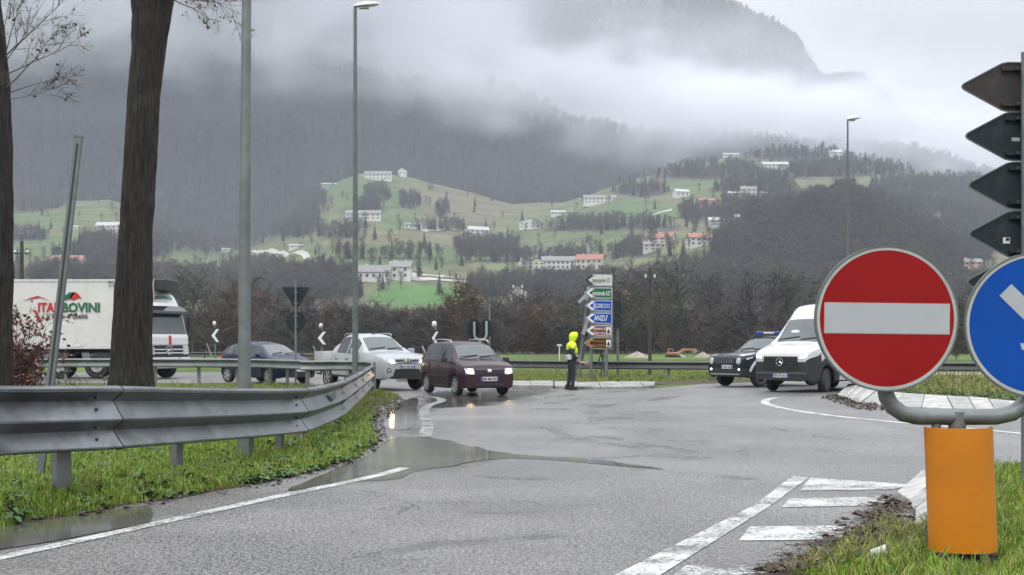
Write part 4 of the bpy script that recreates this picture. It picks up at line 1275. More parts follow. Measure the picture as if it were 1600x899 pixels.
def round_signs():
    Yp = 8.43; c = pt(1385, 498, Yp)
    ctr = pt(1503, 640, Yp)
    root = empty('island_sign_post', (ctr.x, Yp, 0), 0, 'thick grey U-shaped pipe on a post carrying the two round signs', 'sign post')
    def loc(u, v, y=0): p = pt(u, v, Yp); return (p.x - ctr.x, y, p.z)
    m = MB()
    pts = []
    for (u, v) in ((1389, 560), (1389, 606), (1392, 622), (1401, 637), (1418, 648), (1440, 652.5), (1503, 653), (1565, 652.5), (1590, 647), (1606, 636), (1614, 622), (1617, 606), (1617, 560)): pts.append(loc(u, v, .09))
    m.tube([pts[0], pts[1], pts[2], pts[3], pts[4], pts[5], pts[6], pts[7], pts[8], pts[9], pts[10], pts[11], pts[12]], .052, n=20); m.build('bent_pipe', m_galv_pole, root, smooth=60)
    m = MB(); a = loc(1503, 645, .09); m.tube([a, (a[0] + .0, .09, -.05)], .055, n=16); m.build('pole', m_galv_pole, root, smooth=60)
    m = MB(); a = loc(1470, 655, .09); m.tube([a, (a[0], .09, a[2] - .1)], .03, n=10); m.build('clamp', m_galv_pole, root)
    # no entry
    r = .449
    s1 = empty('no_entry_sign', (c.x, Yp, c.z), 0, 'large round red no entry sign with a white bar', 'road sign')
    s1.rotation_euler = (0, R(.6), R(3))
    disc('sign_plate', r - .004, .018, m_rimd, s1, (0, .012, 0)); ring('rim', r * .952, r, .02, m_rim, s1, (0, .006, 0)); ring('edge', r - .001, r + .009, .03, m_rimd, s1, (0, .012, 0))
    disc('red_face', r * .953, .006, m_red, s1, (0, -.0065, 0))
    m = MB(); m.box((0.0, -.0145, .0), (.79, .004, .185)); m.build('white_bar', m_refl, s1)
    m = MB(); m.box((0.0, -.0135, -.0), (.80, .003, .195)); m.build('bar_edge', mat('sign_pink_edge', (.5, .30, .28), .5), s1)
    m = MB(); m.box((0, .04, .13), (.5, .04, .03)); m.box((0, .04, -.13), (.5, .04, .03)); m.build('bracket', m_galv_pole, s1)
    # blue
    c2 = pt(1622, 508, Yp)
    s2 = empty('keep_right_sign', (c2.x, Yp, c2.z), 0, 'large round blue sign with a white diagonal arrow at the right edge', 'road sign')
    s2.rotation_euler = (0, 0, R(-3))
    disc('sign_plate', r - .004, .018, m_rimd, s2, (0, .012, 0)); ring('rim', r * .955, r, .02, m_rim, s2, (0, .006, 0)); ring('edge', r - .001, r + .009, .03, m_rimd, s2, (0, .012, 0))
    disc('blue_face', r * .956, .006, m_blue, s2, (0, -.0065, 0))
    A = [(-.33, .05), (-.33, -.05), (.02, -.05), (.02, -.14), (.06, -.15), (.34, 0), (.06, .15), (.02, .14), (.02, .05)]
    # long arrow pointing down to the right, head as two strokes
    ca, sa = math.cos(R(-45)), math.sin(R(-45))
    def rot(pl, ox=0, oy=0): return [(ox + x * ca - y * sa, oy + x * sa + y * ca) for x, y in pl]
    m = MB(); m.prism(rot([(-.29, -.052), (.27, -.052), (.32, 0), (.27, .052), (-.29, .052)], 0, .015), .004, T(0, -.0105, 0) @ yz_frame())
    m.build('white_arrow_shaft', m_refl, s2)
    m = MB(); m.prism([(-.115, -.115), (-.105, -.155), (-.07, -.165), (.20, -.165), (.20, -.24), (.235, -.255), (.235, -.10)], .004, T(0, -.0125, 0) @ yz_frame())
    m.prism([(.16, .16), (.16, -.10), (.235, -.22), (.245, .14), (.21, .18)], .004, T(0, -.0128, 0) @ yz_frame())
    m.build('white_arrow_head', m_refl, s2)
    # orange flexible marker: a curved sheet open at the back
    M_ = pt(1502, 668, Yp - .02)
    o = empty('orange_marker', (M_.x, Yp - .02, 0), 0, 'orange plastic cylinder marker below the round signs on the grassy island', 'marker')
    top = EYE - (668 - HOR) * Yp / F; bot = EYE - (861 - HOR) * Yp / F
    n = 28; vs = []; fs = []
    for lay in (0, 1):
        for (z, dx) in ((top, 0), (top - .02, .001), ((top + bot) / 2, .015), (bot + .02, .03), (bot, .031)):
            for k in range(n + 1):
                a = math.pi + R(-8) + (math.pi + R(16)) * k / n
                rr = (.212 - lay * .006)
                vs.append((math.cos(a) * rr + dx, math.sin(a) * rr * .8 + .06, z))
    w = n + 1
    for lay in (0, 1):
        for i in range(4):
            for k in range(n):
                q = (lay * 5 * w + i * w + k, lay * 5 * w + i * w + k + 1, lay * 5 * w + (i + 1) * w + k + 1, lay * 5 * w + (i + 1) * w + k); fs.append(q[::-1] if not lay else q)
    for k in range(n):
        for i in (0, 4): fs.append((i * w + k, i * w + k + 1, 5 * w + i * w + k + 1, 5 * w + i * w + k))
    m = MB(); m.add(vs, fs); m.build('orange_shell', m_orange, o, smooth=60)
    m = MB(); m.tube([(.03, .0, bot + .12), (.03, 0, -.02)], .05, n=12); m.build('black_foot', m_rubber, o)
    m = MB(); m.box((.03, 0, .15), (.36, .12, .05)); m.build('foot_plate', m_rubber, o)
round_signs()

def arrow_outline(x_tip, x_end, h, tip=.5, rnd=.02):
    """left-pointing board, outline centred on z = 0, x from x_tip to x_end"""
    t = h * tip * 1.35
    return [(x_end, -h / 2), (x_end, h / 2), (x_tip + t + rnd * 2, h / 2), (x_tip + t, h / 2 - rnd * .4), (x_tip + rnd * .6, rnd * .9), (x_tip, 0), (x_tip + rnd * .6, -rnd * .9), (x_tip + t, -h / 2 + rnd * .4), (x_tip + t + rnd * 2, -h / 2)]
def back_boards():
    Yp = 13.0; k = Yp / F
    px = pt(1603, 534, Yp).x
    root = empty('direction_sign_post', (px, Yp, 0), 0, 'grey post at the right edge carrying a column of arrow boards seen from behind', 'sign post')
    m = MB(); m.tube([(0, 0, -.1), (0, 0, EYE + (HOR - 82) * k)], .045, n=14); m.build('pole', m_galv_pole, root, smooth=40)
    names = ['topmost brown backed arrow board seen from behind at the right edge', 'second arrow board from the top, seen from behind, with a faint sticker', 'third arrow board from the top seen from behind at the right edge', 'fourth arrow board from the top seen from behind, with a small white label', 'lowest arrow board seen from behind, mostly hidden by the blue sign']
    for i, (tip, vc, hp) in enumerate(((1502, 136, 77), (1508, 213, 76), (1513, 290, 74), (1514, 366, 74), (1511, 441, 74))):
        c = pt(tip, vc, Yp + .09)
        b = empty('arrow_board', (c.x, Yp + .09, c.z), 0, names[i], 'sign', 'arrow boards seen from behind')
        b.rotation_euler = (0, R(-.3 + .15 * i), R(4))
        h = hp * k
        m = MB(); m.prism(arrow_outline(0, 1.25, h, .62, .03), .022, T(0, .011, 0) @ yz_frame()); m.build('board', m_signback_b if i == 0 else m_signback, b, bevel=.005)
        o = arrow_outline(0, 1.25, h, .62, .03)
        m = MB()
        for a, q in zip(o, o[1:] + o[:1]): m.bar((a[0], -.012, a[1]), (q[0], -.012, q[1]), .012, .012, up=(0, 1, 0))
        m.build('rim', m_rimd, b)
        for s in (-1, 1):
            m = MB(); m.box((.82, -.03, s * h * .36), (.86, .036, .035)); m.build('channel', m_signback_b if i == 0 else m_signback, b)
            m = MB(); m.box((px - c.x - .02, -.06, s * h * .36), (.11, .04, .03)); m.build('clamp', m_galv, b)
        if i == 3:
            m = MB(); m.box((.37, -.014, -.06), (.07, .003, .06)); m.build('label', m_lampw, b); m = MB(); m.box((.38, -.017, -.05), (.035, .003, .03)); m.build('label_print', m_signback, b)
        if i == 1:
            m = MB(); m.box((.50, -.014, -.03), (.08, .003, .035)); m.build('sticker', m_rim, b)
back_boards()

_fonts = {}
def text_obj(s, size, material, parent, loc, rz=0.0, width=None, thick=.0, align='LEFT', bold=0.0, name='lettering', extrude=.002, rx=90, mirror=False):
    cu = bpy.data.curves.new(name, 'FONT'); cu.body = s; cu.size = size; cu.align_x = align; cu.extrude = extrude; cu.offset = bold
    cu.resolution_u = 2
    tmp = bpy.data.objects.new(name, cu); COL.objects.link(tmp)
    dg = bpy.context.evaluated_depsgraph_get(); dg.update()
    me = bpy.data.meshes.new_from_object(tmp.evaluated_get(dg))
    bpy.data.objects.remove(tmp)
    if width and len(me.vertices):
        xs = [v.co.x for v in me.vertices]; w0 = max(xs) - min(xs); k = width / w0
        for v in me.vertices: v.co.x *= k
    me.materials.clear(); me.materials.append(material)
    o = link(name, me, parent); o.location = loc; o.rotation_euler = (R(rx), 0, rz)
    return o

m_swhite = mat('board_white', (.55, .55, .52), .45, var=.08); m_sgreen = mat('board_green', (.005, .11, .05), .45, var=.08); m_sbrown = mat('board_brown', (.16, .035, .02), .45, var=.08)
m_sdbrown = mat('board_dark_brown', (.040, .015, .007), .6, var=.1, spec=.2); m_syel = mat('arrow_ochre', (.34, .17, .04), .5); m_black = mat('print_black', (.02, .02, .02), .5); m_wh = mat('print_white', (.7, .7, .7), .45, var=.03)
m_edge = mat('board_edge_grey', (.35, .37, .37), .5, var=.1)
def sign_cluster():
    Yp = 50.0; k = Yp / F
    L = [(437.5, 'white', 'campo sportivo', 913, 'white arrow board reading campo sportivo at the top of the direction signs'),
         (457.5, 'green', 'autostrada A27', 913, 'green arrow board reading autostrada A27'),
         (477.5, 'blue', 'BELLUNO 31', 914, 'blue arrow board reading BELLUNO 31'),
         (497, 'blue', "ANZU'", 914, "blue arrow board reading ANZU'"),
         (516.5, 'brown', 'Santuario di|SS. Vittore e Corona', 914, 'brown arrow board pointing to the sanctuary, with a white pictogram'),
         (536, 'dbrown', 'zona industriale|VILLAPAIERA', 913, 'dark brown lowest arrow board reading VILLAPAIERA with an ochre tip')]
    fm = {'white': m_swhite, 'green': m_sgreen, 'blue': m_blue, 'brown': m_sbrown, 'dbrown': m_sdbrown}
    cx = pt(935, 534, Yp)
    root = empty('sign_post', (cx.x, Yp, 0), 0, 'pair of galvanised posts with slanting struts carrying the coloured direction boards', 'sign post')
    for u in (924, 947.5):
        x = pt(u, 534, Yp).x - cx.x
        m = MB(); m.tube([(x, .10, -.1), (x, .10, EYE + (HOR - 430) * k)], .055 if u < 930 else .07, n=12); m.build('pole', m_galv_pole, root, smooth=40)
    for (a, b) in (((918, 470), (899, 592)), ((941, 545), (928, 592)), ((943, 552), (938, 594)), ((921, 520), (903, 590)), ((938, 545), (946, 590)), ((897, 556), (884, 592))):
        p = pt(a[0], a[1], Yp + .5); q = pt(b[0], b[1], Yp + .9)
        m = MB(); m.bar((p.x - cx.x, .5, p.z), (q.x - cx.x, .9, max(0, q.z)), .05, .05, up=(0, 1, 0)); m.build('strut', m_galv_pole, root)
    for (vc, col, txt, tip, lab) in L:
        c = pt(tip, vc, Yp)
        b = empty('direction_board', (c.x, Yp, c.z), 0, lab, 'direction sign', 'coloured direction boards at the roundabout')
        b.rotation_euler = (0, R(1.2), R(2))
        W = (957 - tip) * k; h = 18.4 * k
        m = MB(); m.prism(arrow_outline(0, W, h, .5, .03), .04, T(0, .02, 0) @ yz_frame()); m.build('board', m_edge, b)
        m = MB(); h2 = h - .05
        m.prism(arrow_outline(.04 if col != 'white' else .16, W - .02, h2, .5, .03), .006, T(0, -.021, 0) @ yz_frame()); f = m.build('colour_face', fm[col], b)
        tm = MB()
        tipm = {'white': m_black, 'green': m_wh, 'blue': m_wh, 'brown': m_wh, 'dbrown': m_syel}[col]
        t_ = h2 * .5 * 1.35
        if col != 'white': tm.prism([(.06, 0), (t_ + .0, h2 * .42), (t_ + .10, h2 * .42), (.17, 0), (t_ + .10, -h2 * .42), (t_ + .0, -h2 * .42)], .004, T(0, -.0275, 0) @ yz_frame())
        else: tm.prism([(.0, 0), (t_ - .03, h2 * .45), (t_ + .09, h2 * .45), (.13, 0), (t_ + .09, -h2 * .45), (t_ - .03, -h2 * .45)], .004, T(0, -.0275, 0) @ yz_frame())
        tm.build('arrow_tip', tipm, b)
        # pale line round the face
        lm = MB(); o_ = arrow_outline(.17, W - .035, h2 - .03, .5, .03)
        for a2, q2 in zip(o_, o_[1:] + o_[:1]): lm.bar((a2[0], -.029, a2[1]), (q2[0], -.029, q2[1]), .012, .004, up=(0, 1, 0))
        if col not in ('white',): lm.build('border_line', tipm if col != 'dbrown' else m_syel, b)
        lines = txt.split('|'); tc_ = m_black if col == 'white' else (m_syel if col == 'dbrown' else m_wh)
        x0 = .30; x1 = W - (.08 if len(lines) == 1 else .27)
        if col == 'white': x1 = W - .25
        if txt.startswith('BELL'): x1 = W - .24
        for i, s in enumerate(lines):
            sz = .24 if len(lines) == 1 else .145
            if txt.startswith('ANZU'): sz, x0, x1 = .28, .34, W - .18
            z = -.085 if len(lines) == 1 else (.035 - .17 * i)
            text_obj(s, sz, tc_, b, (x0, -.030, z), width=x1 - x0, bold=.003 if len(lines) == 1 else .001)
        if len(lines) == 2:
            m = MB(); m.box((W - .15, -.030, 0), (.17, .004, .27)); pg = m.build('pictogram', m_wh, b)
            m = MB(); m.box((W - .15, -.034, -.05), (.10, .004, .10)); m.prism([(W - .19, .0), (W - .11, .0), (W - .15, .09)], .004, T(0, -.032, 0) @ yz_frame()); m.build('pictogram_print', m_black, pg)
        elif col == 'white' or txt.startswith('BELL'):
            m = MB()
            for s in (-1, 1): m.box((W - .15, -.031, s * .06), (.12, .003, .015)); m.box((W - .15 + s * .03, -.031, 0), (.015, .003, .09))
            m.build('small_symbol', tc_, b)
    # second set turned away: white boards seen nearly edge on
    r2 = empty('angled_direction_sign', pt(908, 534, Yp + .6) * 1.0, 0, 'leaning post with white boards seen nearly edge on behind the coloured boards', 'direction sign')
    r2.location = (pt(908, 534, Yp + .6).x, Yp + .6, 0); ox = r2.location.x
    for (u0, v0, u1, v1, w) in ((904, 473, 919, 458, .22), (911, 523, 918, 500, .35), (916, 470, 921, 448, .3)):
        a, b_ = pt(u0, v0, Yp + .6), pt(u1, v1, Yp + .6)
        m = MB(); m.bar((a.x - ox, 0, a.z), (b_.x - ox, 0, b_.z), .12, w, up=(0, 1, 0)); m.build('board', m_edge, r2)
    a, b_ = pt(919, 450, Yp + .6), pt(905, 592, Yp + .6)
    m = MB(); m.tube([(a.x - ox, .1, a.z), (b_.x - ox, .1, 0)], .05, n=8); m.build('pole', m_galv_pole, r2)
    # dark narrow panel behind, on its own pole
    Yd = 52.0; c = pt(964.5, 534, Yd)
    r3 = empty('dark_sign_panel', (c.x, Yd, 0), 0, 'narrow dark panel on a grey pole just right of the coloured direction boards', 'sign')
    kd = Yd / F
    m = MB(); m.tube([(.02, 0, -.1), (.02, 0, EYE + (HOR - 456) * kd)], .05, n=10); m.build('pole', m_galv_pole, r3)
    for i, (v0, v1, w) in enumerate(((455, 470, .30), (471, 488, .27), (489, 499, .22), (500, 513, .3))):
        m = MB(); z0 = EYE - (v1 - HOR) * kd; z1 = EYE - (v0 - HOR) * kd
        m.box((0, -.08, (z0 + z1) / 2), (w, .08, z1 - z0)); m.build('panel', m_signback_b if i == 0 else m_signback, r3)
sign_cluster()

# yield triangle and disc seen from behind
def backs():
    Yp = 43.5; k = Yp / F; c = pt(462.5, 534, Yp)
    root = empty('road_sign_post', (c.x, Yp, 0), 0, 'thin pole with a dark triangle and dark disc in front of the blue hatchback', 'road sign')
    m = MB(); m.tube([(0, -.06, -.2), (0, -.06, EYE + (HOR - 438) * k)], .035, n=10); m.build('pole', m_galv_pole, root)
    z = lambda v: EYE - (v - HOR) * k
    m = MB(); w = 21.5 * k
    m.prism([(-w, z(450)), (-w + .02, z(449)), (w - .02, z(449)), (w, z(450)), (.03, z(484)), (-.03, z(484))], .03, T(0, .015, 0) @ yz_frame()); m.build('triangle_plate', m_signback, root)
    disc('disc_plate', 15.5 * k, .03, m_signback, root, (0, .015, z(502.5)))
    for v in (457, 474, 494, 511):
        m = MB(); m.box((0, -.035, z(v)), (.18, .05, .03)); m.build('clamp', m_galv, root)
    # two round signs seen obliquely on a J bracket
    Yj = 42.0; kj = Yj / F; c = pt(757, 534, Yj)
    r2 = empty('twin_round_signs', (c.x, Yj, 0), 0, 'pair of dark round signs on a pale J-shaped bracket above the purple car', 'road sign')
    zz = lambda v: EYE - (v - HOR) * kj
    xx = lambda u: pt(u, 534, Yj).x - c.x
    for u, v in ((740, 513), (758.5, 514)):
        disc('sign_plate', .31, .03, m_signback, r2, (xx(u), .05, zz(v)), rz=R(52), n=32)
    m = MB(); m.tube([(xx(741), -.05, zz(503)), (xx(741), -.05, zz(524)), (xx(743), -.05, zz(529)), (xx(749), -.05, zz(531.5)), (xx(755), -.05, zz(531)), (xx(759), -.05, zz(527)), (xx(760), -.05, zz(522)), (xx(760), -.05, zz(502))], .04, n=8); m.build('bracket', m_edge, r2, smooth=60)
    m = MB(); m.tube([(xx(750), -.05, zz(531)), (xx(750), -.05, -.1)], .045, n=8); m.build('pole', m_edge, r2)
backs()
def chevron(u, vt, vb, w, Yp, label, rz=0.0, group='black and white chevron boards round the roundabout'):
    k = Yp / F; c = pt(u, 534, Yp); H = (vb - vt) * k; W = w * k; zc = EYE - ((vt + vb) / 2 - HOR) * k
    root = empty('chevron_board', (c.x, Yp, 0), rz, label, 'road sign', group)
    m = MB(); m.box((0, 0, zc), (W, .04, H)); m.build('board', m_black, root)
    m = MB(); a = W * .32; z2 = H * .40
    m.prism([(-a, zc), (a * .35, zc + z2), (a * 1.15, zc + z2), (a * -.05 - a * .0, zc), (a * 1.15, zc - z2), (a * .35, zc - z2)], .006, T(0, -.021, 0) @ yz_frame()); m.build('chevron', m_wh, root)
    m = MB(); m.tube([(0, .05, -.1), (0, .05, zc + H / 2 + .25)], .05, n=8); m.build('pole', m_galv_pole, root)
    m = MB(); m.lathe([(.03, 0), (.10, .06), (.12, .15), (.09, .26), (.03, .30)], 12, T(-.05, 0, zc + H / 2 + .12)); m.build('warning_lamp', m_lampw, root, smooth=50)
    m = MB(); m.bar((-.1, -.1, .3), (-.45, -.4, zc - H / 2), .06, .06, up=(0, 1, 0)); m.build('strut', m_edge, root)
    return root
chevron(336, 512, 537, 17, 88, 'small chevron board with a white lamp on top left of the thick lamp post')
chevron(502.5, 516, 541, 19, 82, 'small chevron board behind the tailgate of the silver pickup')
chevron(680, 516, 541, 19, 62, 'small chevron board with a tilted white stripe above the purple car', rz=R(-35))
# ------------------------------------------------------------------ vehicles
def paint(name, c, metal=0.0, rough=.22, dirt=(.16, .15, .13)):
    if max(c) < .1: return mat(name, c, rough, metal=0.0, var=.05, scale=1.5, coat=.08, spec=.32, rvar=.05)
    return mat(name, c, rough, metal=metal, var=.05, scale=1.5, coat=.25, dirt=dirt, dscale=2.5, damount=.06, rvar=.06)
m_tyre = mat('tyre_rubber', (.02, .02, .02), .75, var=.3, scale=9)
m_rimm = mat('alloy_rim', (.45, .46, .47), .35, metal=.7, var=.1)
m_rimd2 = mat('dark_steel_rim', (.06, .06, .065), .45, metal=.4, var=.2)
m_glass = mat('car_glass', (.035, .046, .047), .05, var=.4, scale=1.6, spec=.8, rvar=.03, coat=.3)
m_glassd = mat('dark_side_glass', (.02, .024, .027), .06, var=.2, spec=.5, rvar=.03)
m_blackp = mat('black_plastic', (.022, .023, .026), .5, var=.2, scale=4)
m_chrome = mat('chrome', (.6, .61, .62), .15, metal=.9, var=.05)
m_lens = mat('clear_headlamp', (.50, .52, .54), .12, var=.2, scale=9, coat=.6)
m_lit = mat('lit_headlamp', (.9, .8, .6), .2, emit=(1.0, .74, .42), emits=16.0)
m_litw = mat('lit_white_headlamp', (.9, .9, .9), .2, emit=(1.0, .96, .90), emits=2.2)
m_tail = mat('red_tail_lamp', (.35, .01, .01), .2, var=.1)
m_amber = mat('amber_lamp', (.6, .2, .03), .25)
m_platew = mat('number_plate', (.62, .62, .60), .4, var=.04); m_plateb = mat('plate_blue', (.02, .08, .45), .4)
m_line = mat('panel_gap', (.012, .012, .014), .6)
m_bluel = mat('blue_beacon', (.01, .04, .30), .2, emit=(.25, .4, 1.0), emits=.05)
m_inside = mat('dark_cabin', (.03, .03, .032), .8)

class Car:
    def __init__(s, sp):
        s.sp = sp; s.W = sp['w']; s.arch = sp['arch']; s.L = sp['L']
    def ring(s, x):
        sp = s.sp
        zl = interp_d(sp['zlow'], x); zb = interp_d(sp['zbelt'], x); zt = interp_d(sp['ztop'], x)
        wb = interp_d(sp['wbelt'], x); wt = interp_d(sp['wtop'], x)
        for (xa, za, ra) in s.arch:
            d = abs(x - xa)
            if d < ra: zl = max(zl, za + math.sqrt(max(0, ra * ra - d * d)))
        zt = max(zt, zb + .012)
        hb = zb - zl; bul = sp.get('bulge', .03)
        fl = 0.0
        for (xa, za, ra) in s.arch:
            fl = max(fl, sp.get('flare', .02) * (1 - sm(ra * .9, ra * 1.35, abs(x - xa))))
        g = min(1.0, (zt - zb) / .3)
        return [(wb * .955 + fl - .02, zl), (wb + fl - .005, zl + min(.05, hb * .2)), (wb + bul * .8 + fl * .7, zl + hb * .45), (wb + bul * .6, zl + hb * .82), (wb - .012, zb),
                (wb - .012 + (wt - wb) * .90 * g, zb + (zt - zb) * .86) if g > .25 else (wb - .03, zb + (zt - zb) * .5), (wt * .88 if g > .25 else wb - .08, zt - .012 * g), (wt * .5, zt + .022), (0, zt + .03)]
    def side_y(s, x, z):
        r = s.ring(x)
        for a, b in zip(r[:6], r[1:7]):
            if a[1] <= z <= b[1] + 1e-6:
                t = (z - a[1]) / max(1e-6, b[1] - a[1]); return a[0] + (b[0] - a[0]) * t
        return r[0][0] if z < r[0][1] else r[5][0]
    def front_x(s, y, z):
        x = 0.0
        for i in range(90):
            r = s.ring(x)
            top = r[-1][1] if abs(y) < r[6][0] else r[5][1]
            if s.side_y(x, z) >= abs(y) and z <= top: return x
            x -= .012
        return x
    def build(s, name, label, cat, body, lower=None, group=None, glass=None):
        sp = s.sp
        root = empty(name, (0, 0, 0), 0, label, cat, group)
        s.root = root
        xs = set([0.0, -.02, -.05, -.09, -.15, -.22, -.3, -s.L, -s.L + .02, -s.L + .06, -s.L + .12, -s.L + .2])
        for k in ('zbelt', 'ztop', 'wbelt', 'wtop', 'zlow'):
            for (x, v) in sp[k]: xs.add(x)
        for (xa, za, ra) in s.arch:
            for q in range(0, 13): xs.add(xa + ra * math.cos(math.pi * q / 12))
        for k in ('side', 'screen', 'rear'):
            for (a, b) in sp[k]: xs.add(a); xs.add(b)
        xs = sorted([x for x in xs if -s.L <= x <= 0], reverse=True)
        ys = [xs[0]]
        for x in xs[1:]:
            while ys[-1] - x > .16: ys.append(ys[-1] - .12)
            if ys[-1] - x > .004: ys.append(x)
        xs = ys
        rings = [s.ring(x) for x in xs]; nr = 9
        parts = {}
        def cell(part, q):
            if part == 'side_window': part = ('side_window', q[0][1] > 0, sum(q[0][0] < b_ for a_, b_ in sp['side']))
            m = parts.setdefault(part, MB())
            m.add(q, [(0, 1, 2, 3)])
        inint = lambda x, I: any(b <= x <= a for a, b in I)
        for i in range(len(xs) - 1):
            xm = (xs[i] + xs[i + 1]) / 2
            for j in range(nr - 1):
                part = 'body'
                if j == 4 and inint(xm, sp['side']): part = 'side_window'
                if j >= 6 and inint(xm, sp['screen']): part = 'windscreen'
                if j >= 6 and inint(xm, sp['rear']): part = 'rear_window'
                if j >= 6 and inint(xm, sp.get('bed', [])): part = 'load_bed'
                if lower and lower(xm, j): part = 'lower_trim'
                a, b = rings[i], rings[i + 1]
                for sg in (1, -1):
                    q = [(xs[i], sg * a[j][0], a[j][1]), (xs[i], sg * a[j + 1][0], a[j + 1][1]), (xs[i + 1], sg * b[j + 1][0], b[j + 1][1]), (xs[i + 1], sg * b[j][0], b[j][1])]
                    cell(part, q if sg < 0 else q[::-1])
        for end, flip in ((0, 1), (-1, -1)):
            a = rings[end]; x = xs[end]
            for j in range(nr - 1):
                q = [(x, -a[j][0], a[j][1]), (x, a[j][0], a[j][1]), (x, a[j + 1][0], a[j + 1][1]), (x, -a[j + 1][0], a[j + 1][1])]
                part = 'lower_trim' if lower and lower(x, j) else 'body'
                cell(part, q if flip > 0 else q[::-1])
        mm = {'body': body, 'side_window': m_glassd, 'windscreen': glass or m_glass, 'rear_window': m_glassd, 'lower_trim': m_blackp, 'load_bed': m_blackp}
        s.parts = {}
        for k, m in parts.items():
            if isinstance(k, tuple): k = k[0]
            # weld for smooth shading
            bm = bmesh.new(); me = m.mesh(k, mm[k]); bm.from_mesh(me); bmesh.ops.remove_doubles(bm, verts=bm.verts, dist=.0008)
            bmesh.ops.dissolve_degenerate(bm, edges=bm.edges, dist=.0005)
            bm.to_mesh(me); bm.free()
            me.polygons.foreach_set('use_smooth', [True] * len(me.polygons)); me.set_sharp_from_angle(angle=R(32))
            s.parts[k] = link(k, me, root)
        # dark inside so that the arches are not see-through
        m = MB(); zf = interp_d(sp['zlow'], -s.L / 2)
        wi = min(r[0][0] for r in rings[2:-2]) - .17
        m.box((-s.L / 2, 0, (zf + .02 + .75) / 2), (s.L - .35, 2 * wi, .75 - zf - .02)); m.build('underbody', m_inside, root)
        return root
    def fpatch(s, name, c, m_, off=.008, n=8, k=4, parent=None, both=False, round_=0.0):
        """patch on the nose; c = four (y, z) corners anticlockwise seen from the front"""
        outs = []
        for sg in ((1, -1) if both else (1,)):
            m = MB(); vs = []
            for j in range(k + 1):
                for i in range(n + 1):
                    a, b = i / n, j / k
                    if round_:
                        aa = a * 2 - 1; bb = b * 2 - 1
                        a = .5 + .5 * aa * math.sqrt(1 - round_ * bb * bb / 2); b = .5 + .5 * bb * math.sqrt(1 - round_ * aa * aa / 2)
                    y = (c[0][0] * (1 - a) + c[1][0] * a) * (1 - b) + (c[3][0] * (1 - a) + c[2][0] * a) * b
                    z = (c[0][1] * (1 - a) + c[1][1] * a) * (1 - b) + (c[3][1] * (1 - a) + c[2][1] * a) * b
                    y *= sg
                    vs.append(Vector((s.front_x(y, z) + off, y, z)))
            w = n + 1; fs = []
            for j in range(k):
                for i in range(n):
                    q = (j * w + i, j * w + i + 1, (j + 1) * w + i + 1, (j + 1) * w + i); fs.append(q if sg > 0 else q[::-1])
            base = len(vs)
            rim = [i for i in range(n + 1)] + [j * w + n for j in range(1, k + 1)] + [k * w + i for i in range(n - 1, -1, -1)] + [j * w for j in range(k - 1, 0, -1)]
            for t in rim: vs.append(vs[t] + Vector((-.035, 0, 0)))
            for q in range(len(rim)):
                q2 = (q + 1) % len(rim); fs.append((rim[q], rim[q2], base + q2, base + q))
            m.add(vs, fs); outs.append(m.build(name, m_, parent or s.root, smooth=40))
        return outs
    def spatch(s, name, c, m_, sg=-1, off=.006, n=6, k=4, parent=None):
        """patch on the side; c = four (x, z) corners"""
        m = MB(); vs = []
        for j in range(k + 1):
            for i in range(n + 1):
                a, b = i / n, j / k
                x = (c[0][0] * (1 - a) + c[1][0] * a) * (1 - b) + (c[3][0] * (1 - a) + c[2][0] * a) * b
                z = (c[0][1] * (1 - a) + c[1][1] * a) * (1 - b) + (c[3][1] * (1 - a) + c[2][1] * a) * b
                vs.append((x, sg * (s.side_y(x, z) + off), z))
        w = n + 1; fs = []
        for j in range(k):
            for i in range(n):
                q = (j * w + i, j * w + i + 1, (j + 1) * w + i + 1, (j + 1) * w + i); fs.append(q if sg > 0 else q[::-1])
        m.add(vs, fs); return m.build(name, m_, parent or s.root, smooth=40)
    def gap(s, pts, sg, w=.014, name='door_gap', m_=None):
        """thin groove line along (x, z) points on the side"""
        m = MB(); q = []
        for a, b in zip(pts, pts[1:]):
            for t in range(5): q.append((a[0] + (b[0] - a[0]) * t / 5, a[1] + (b[1] - a[1]) * t / 5))
        q.append(pts[-1])
        P = [Vector((x, sg * (s.side_y(x, z) + .001), z)) for x, z in q]
        m.tube(P, w / 2, n=4); return m.build(name, m_ or m_line, s.root)
    def mirror(s, x, z, m_, size=(.10, .17, .13), sgs=(1, -1)):
        for sg in sgs:
            y = s.side_y(x, z)
            m = MB(); m.bar((x, sg * (y - .03), z - .04), (x - .0, sg * (y + .10), z), .05, .04); m.box((x, sg * (y + .13 + size[1] / 4), z + size[2] * .3), size)
            o = m.build('wing_mirror', m_, s.root, bevel=.025)
    def plate(s, y, z, w=.52, h=.11, tilt=0, txt=None):
        x = s.front_x(y, z) + .02
        m = MB(); m.box((x, y, z), (.02, w, h)); o = m.build('number_plate', m_platew, s.root)
        for sg in (-1, 1):
            m = MB(); m.box((x + .011, y + sg * (w / 2 - .022), z), (.003, .042, h * .96)); m.build('plate_band', m_plateb, o)
        if txt:
            t = text_obj(txt, h * .78, m_black, o, (x + .012, y - w / 2 + .06, z - h * .30), width=w - .12, extrude=.001, bold=.004, name='plate_lettering'); t.rotation_euler = (R(90), 0, R(90))
        return o
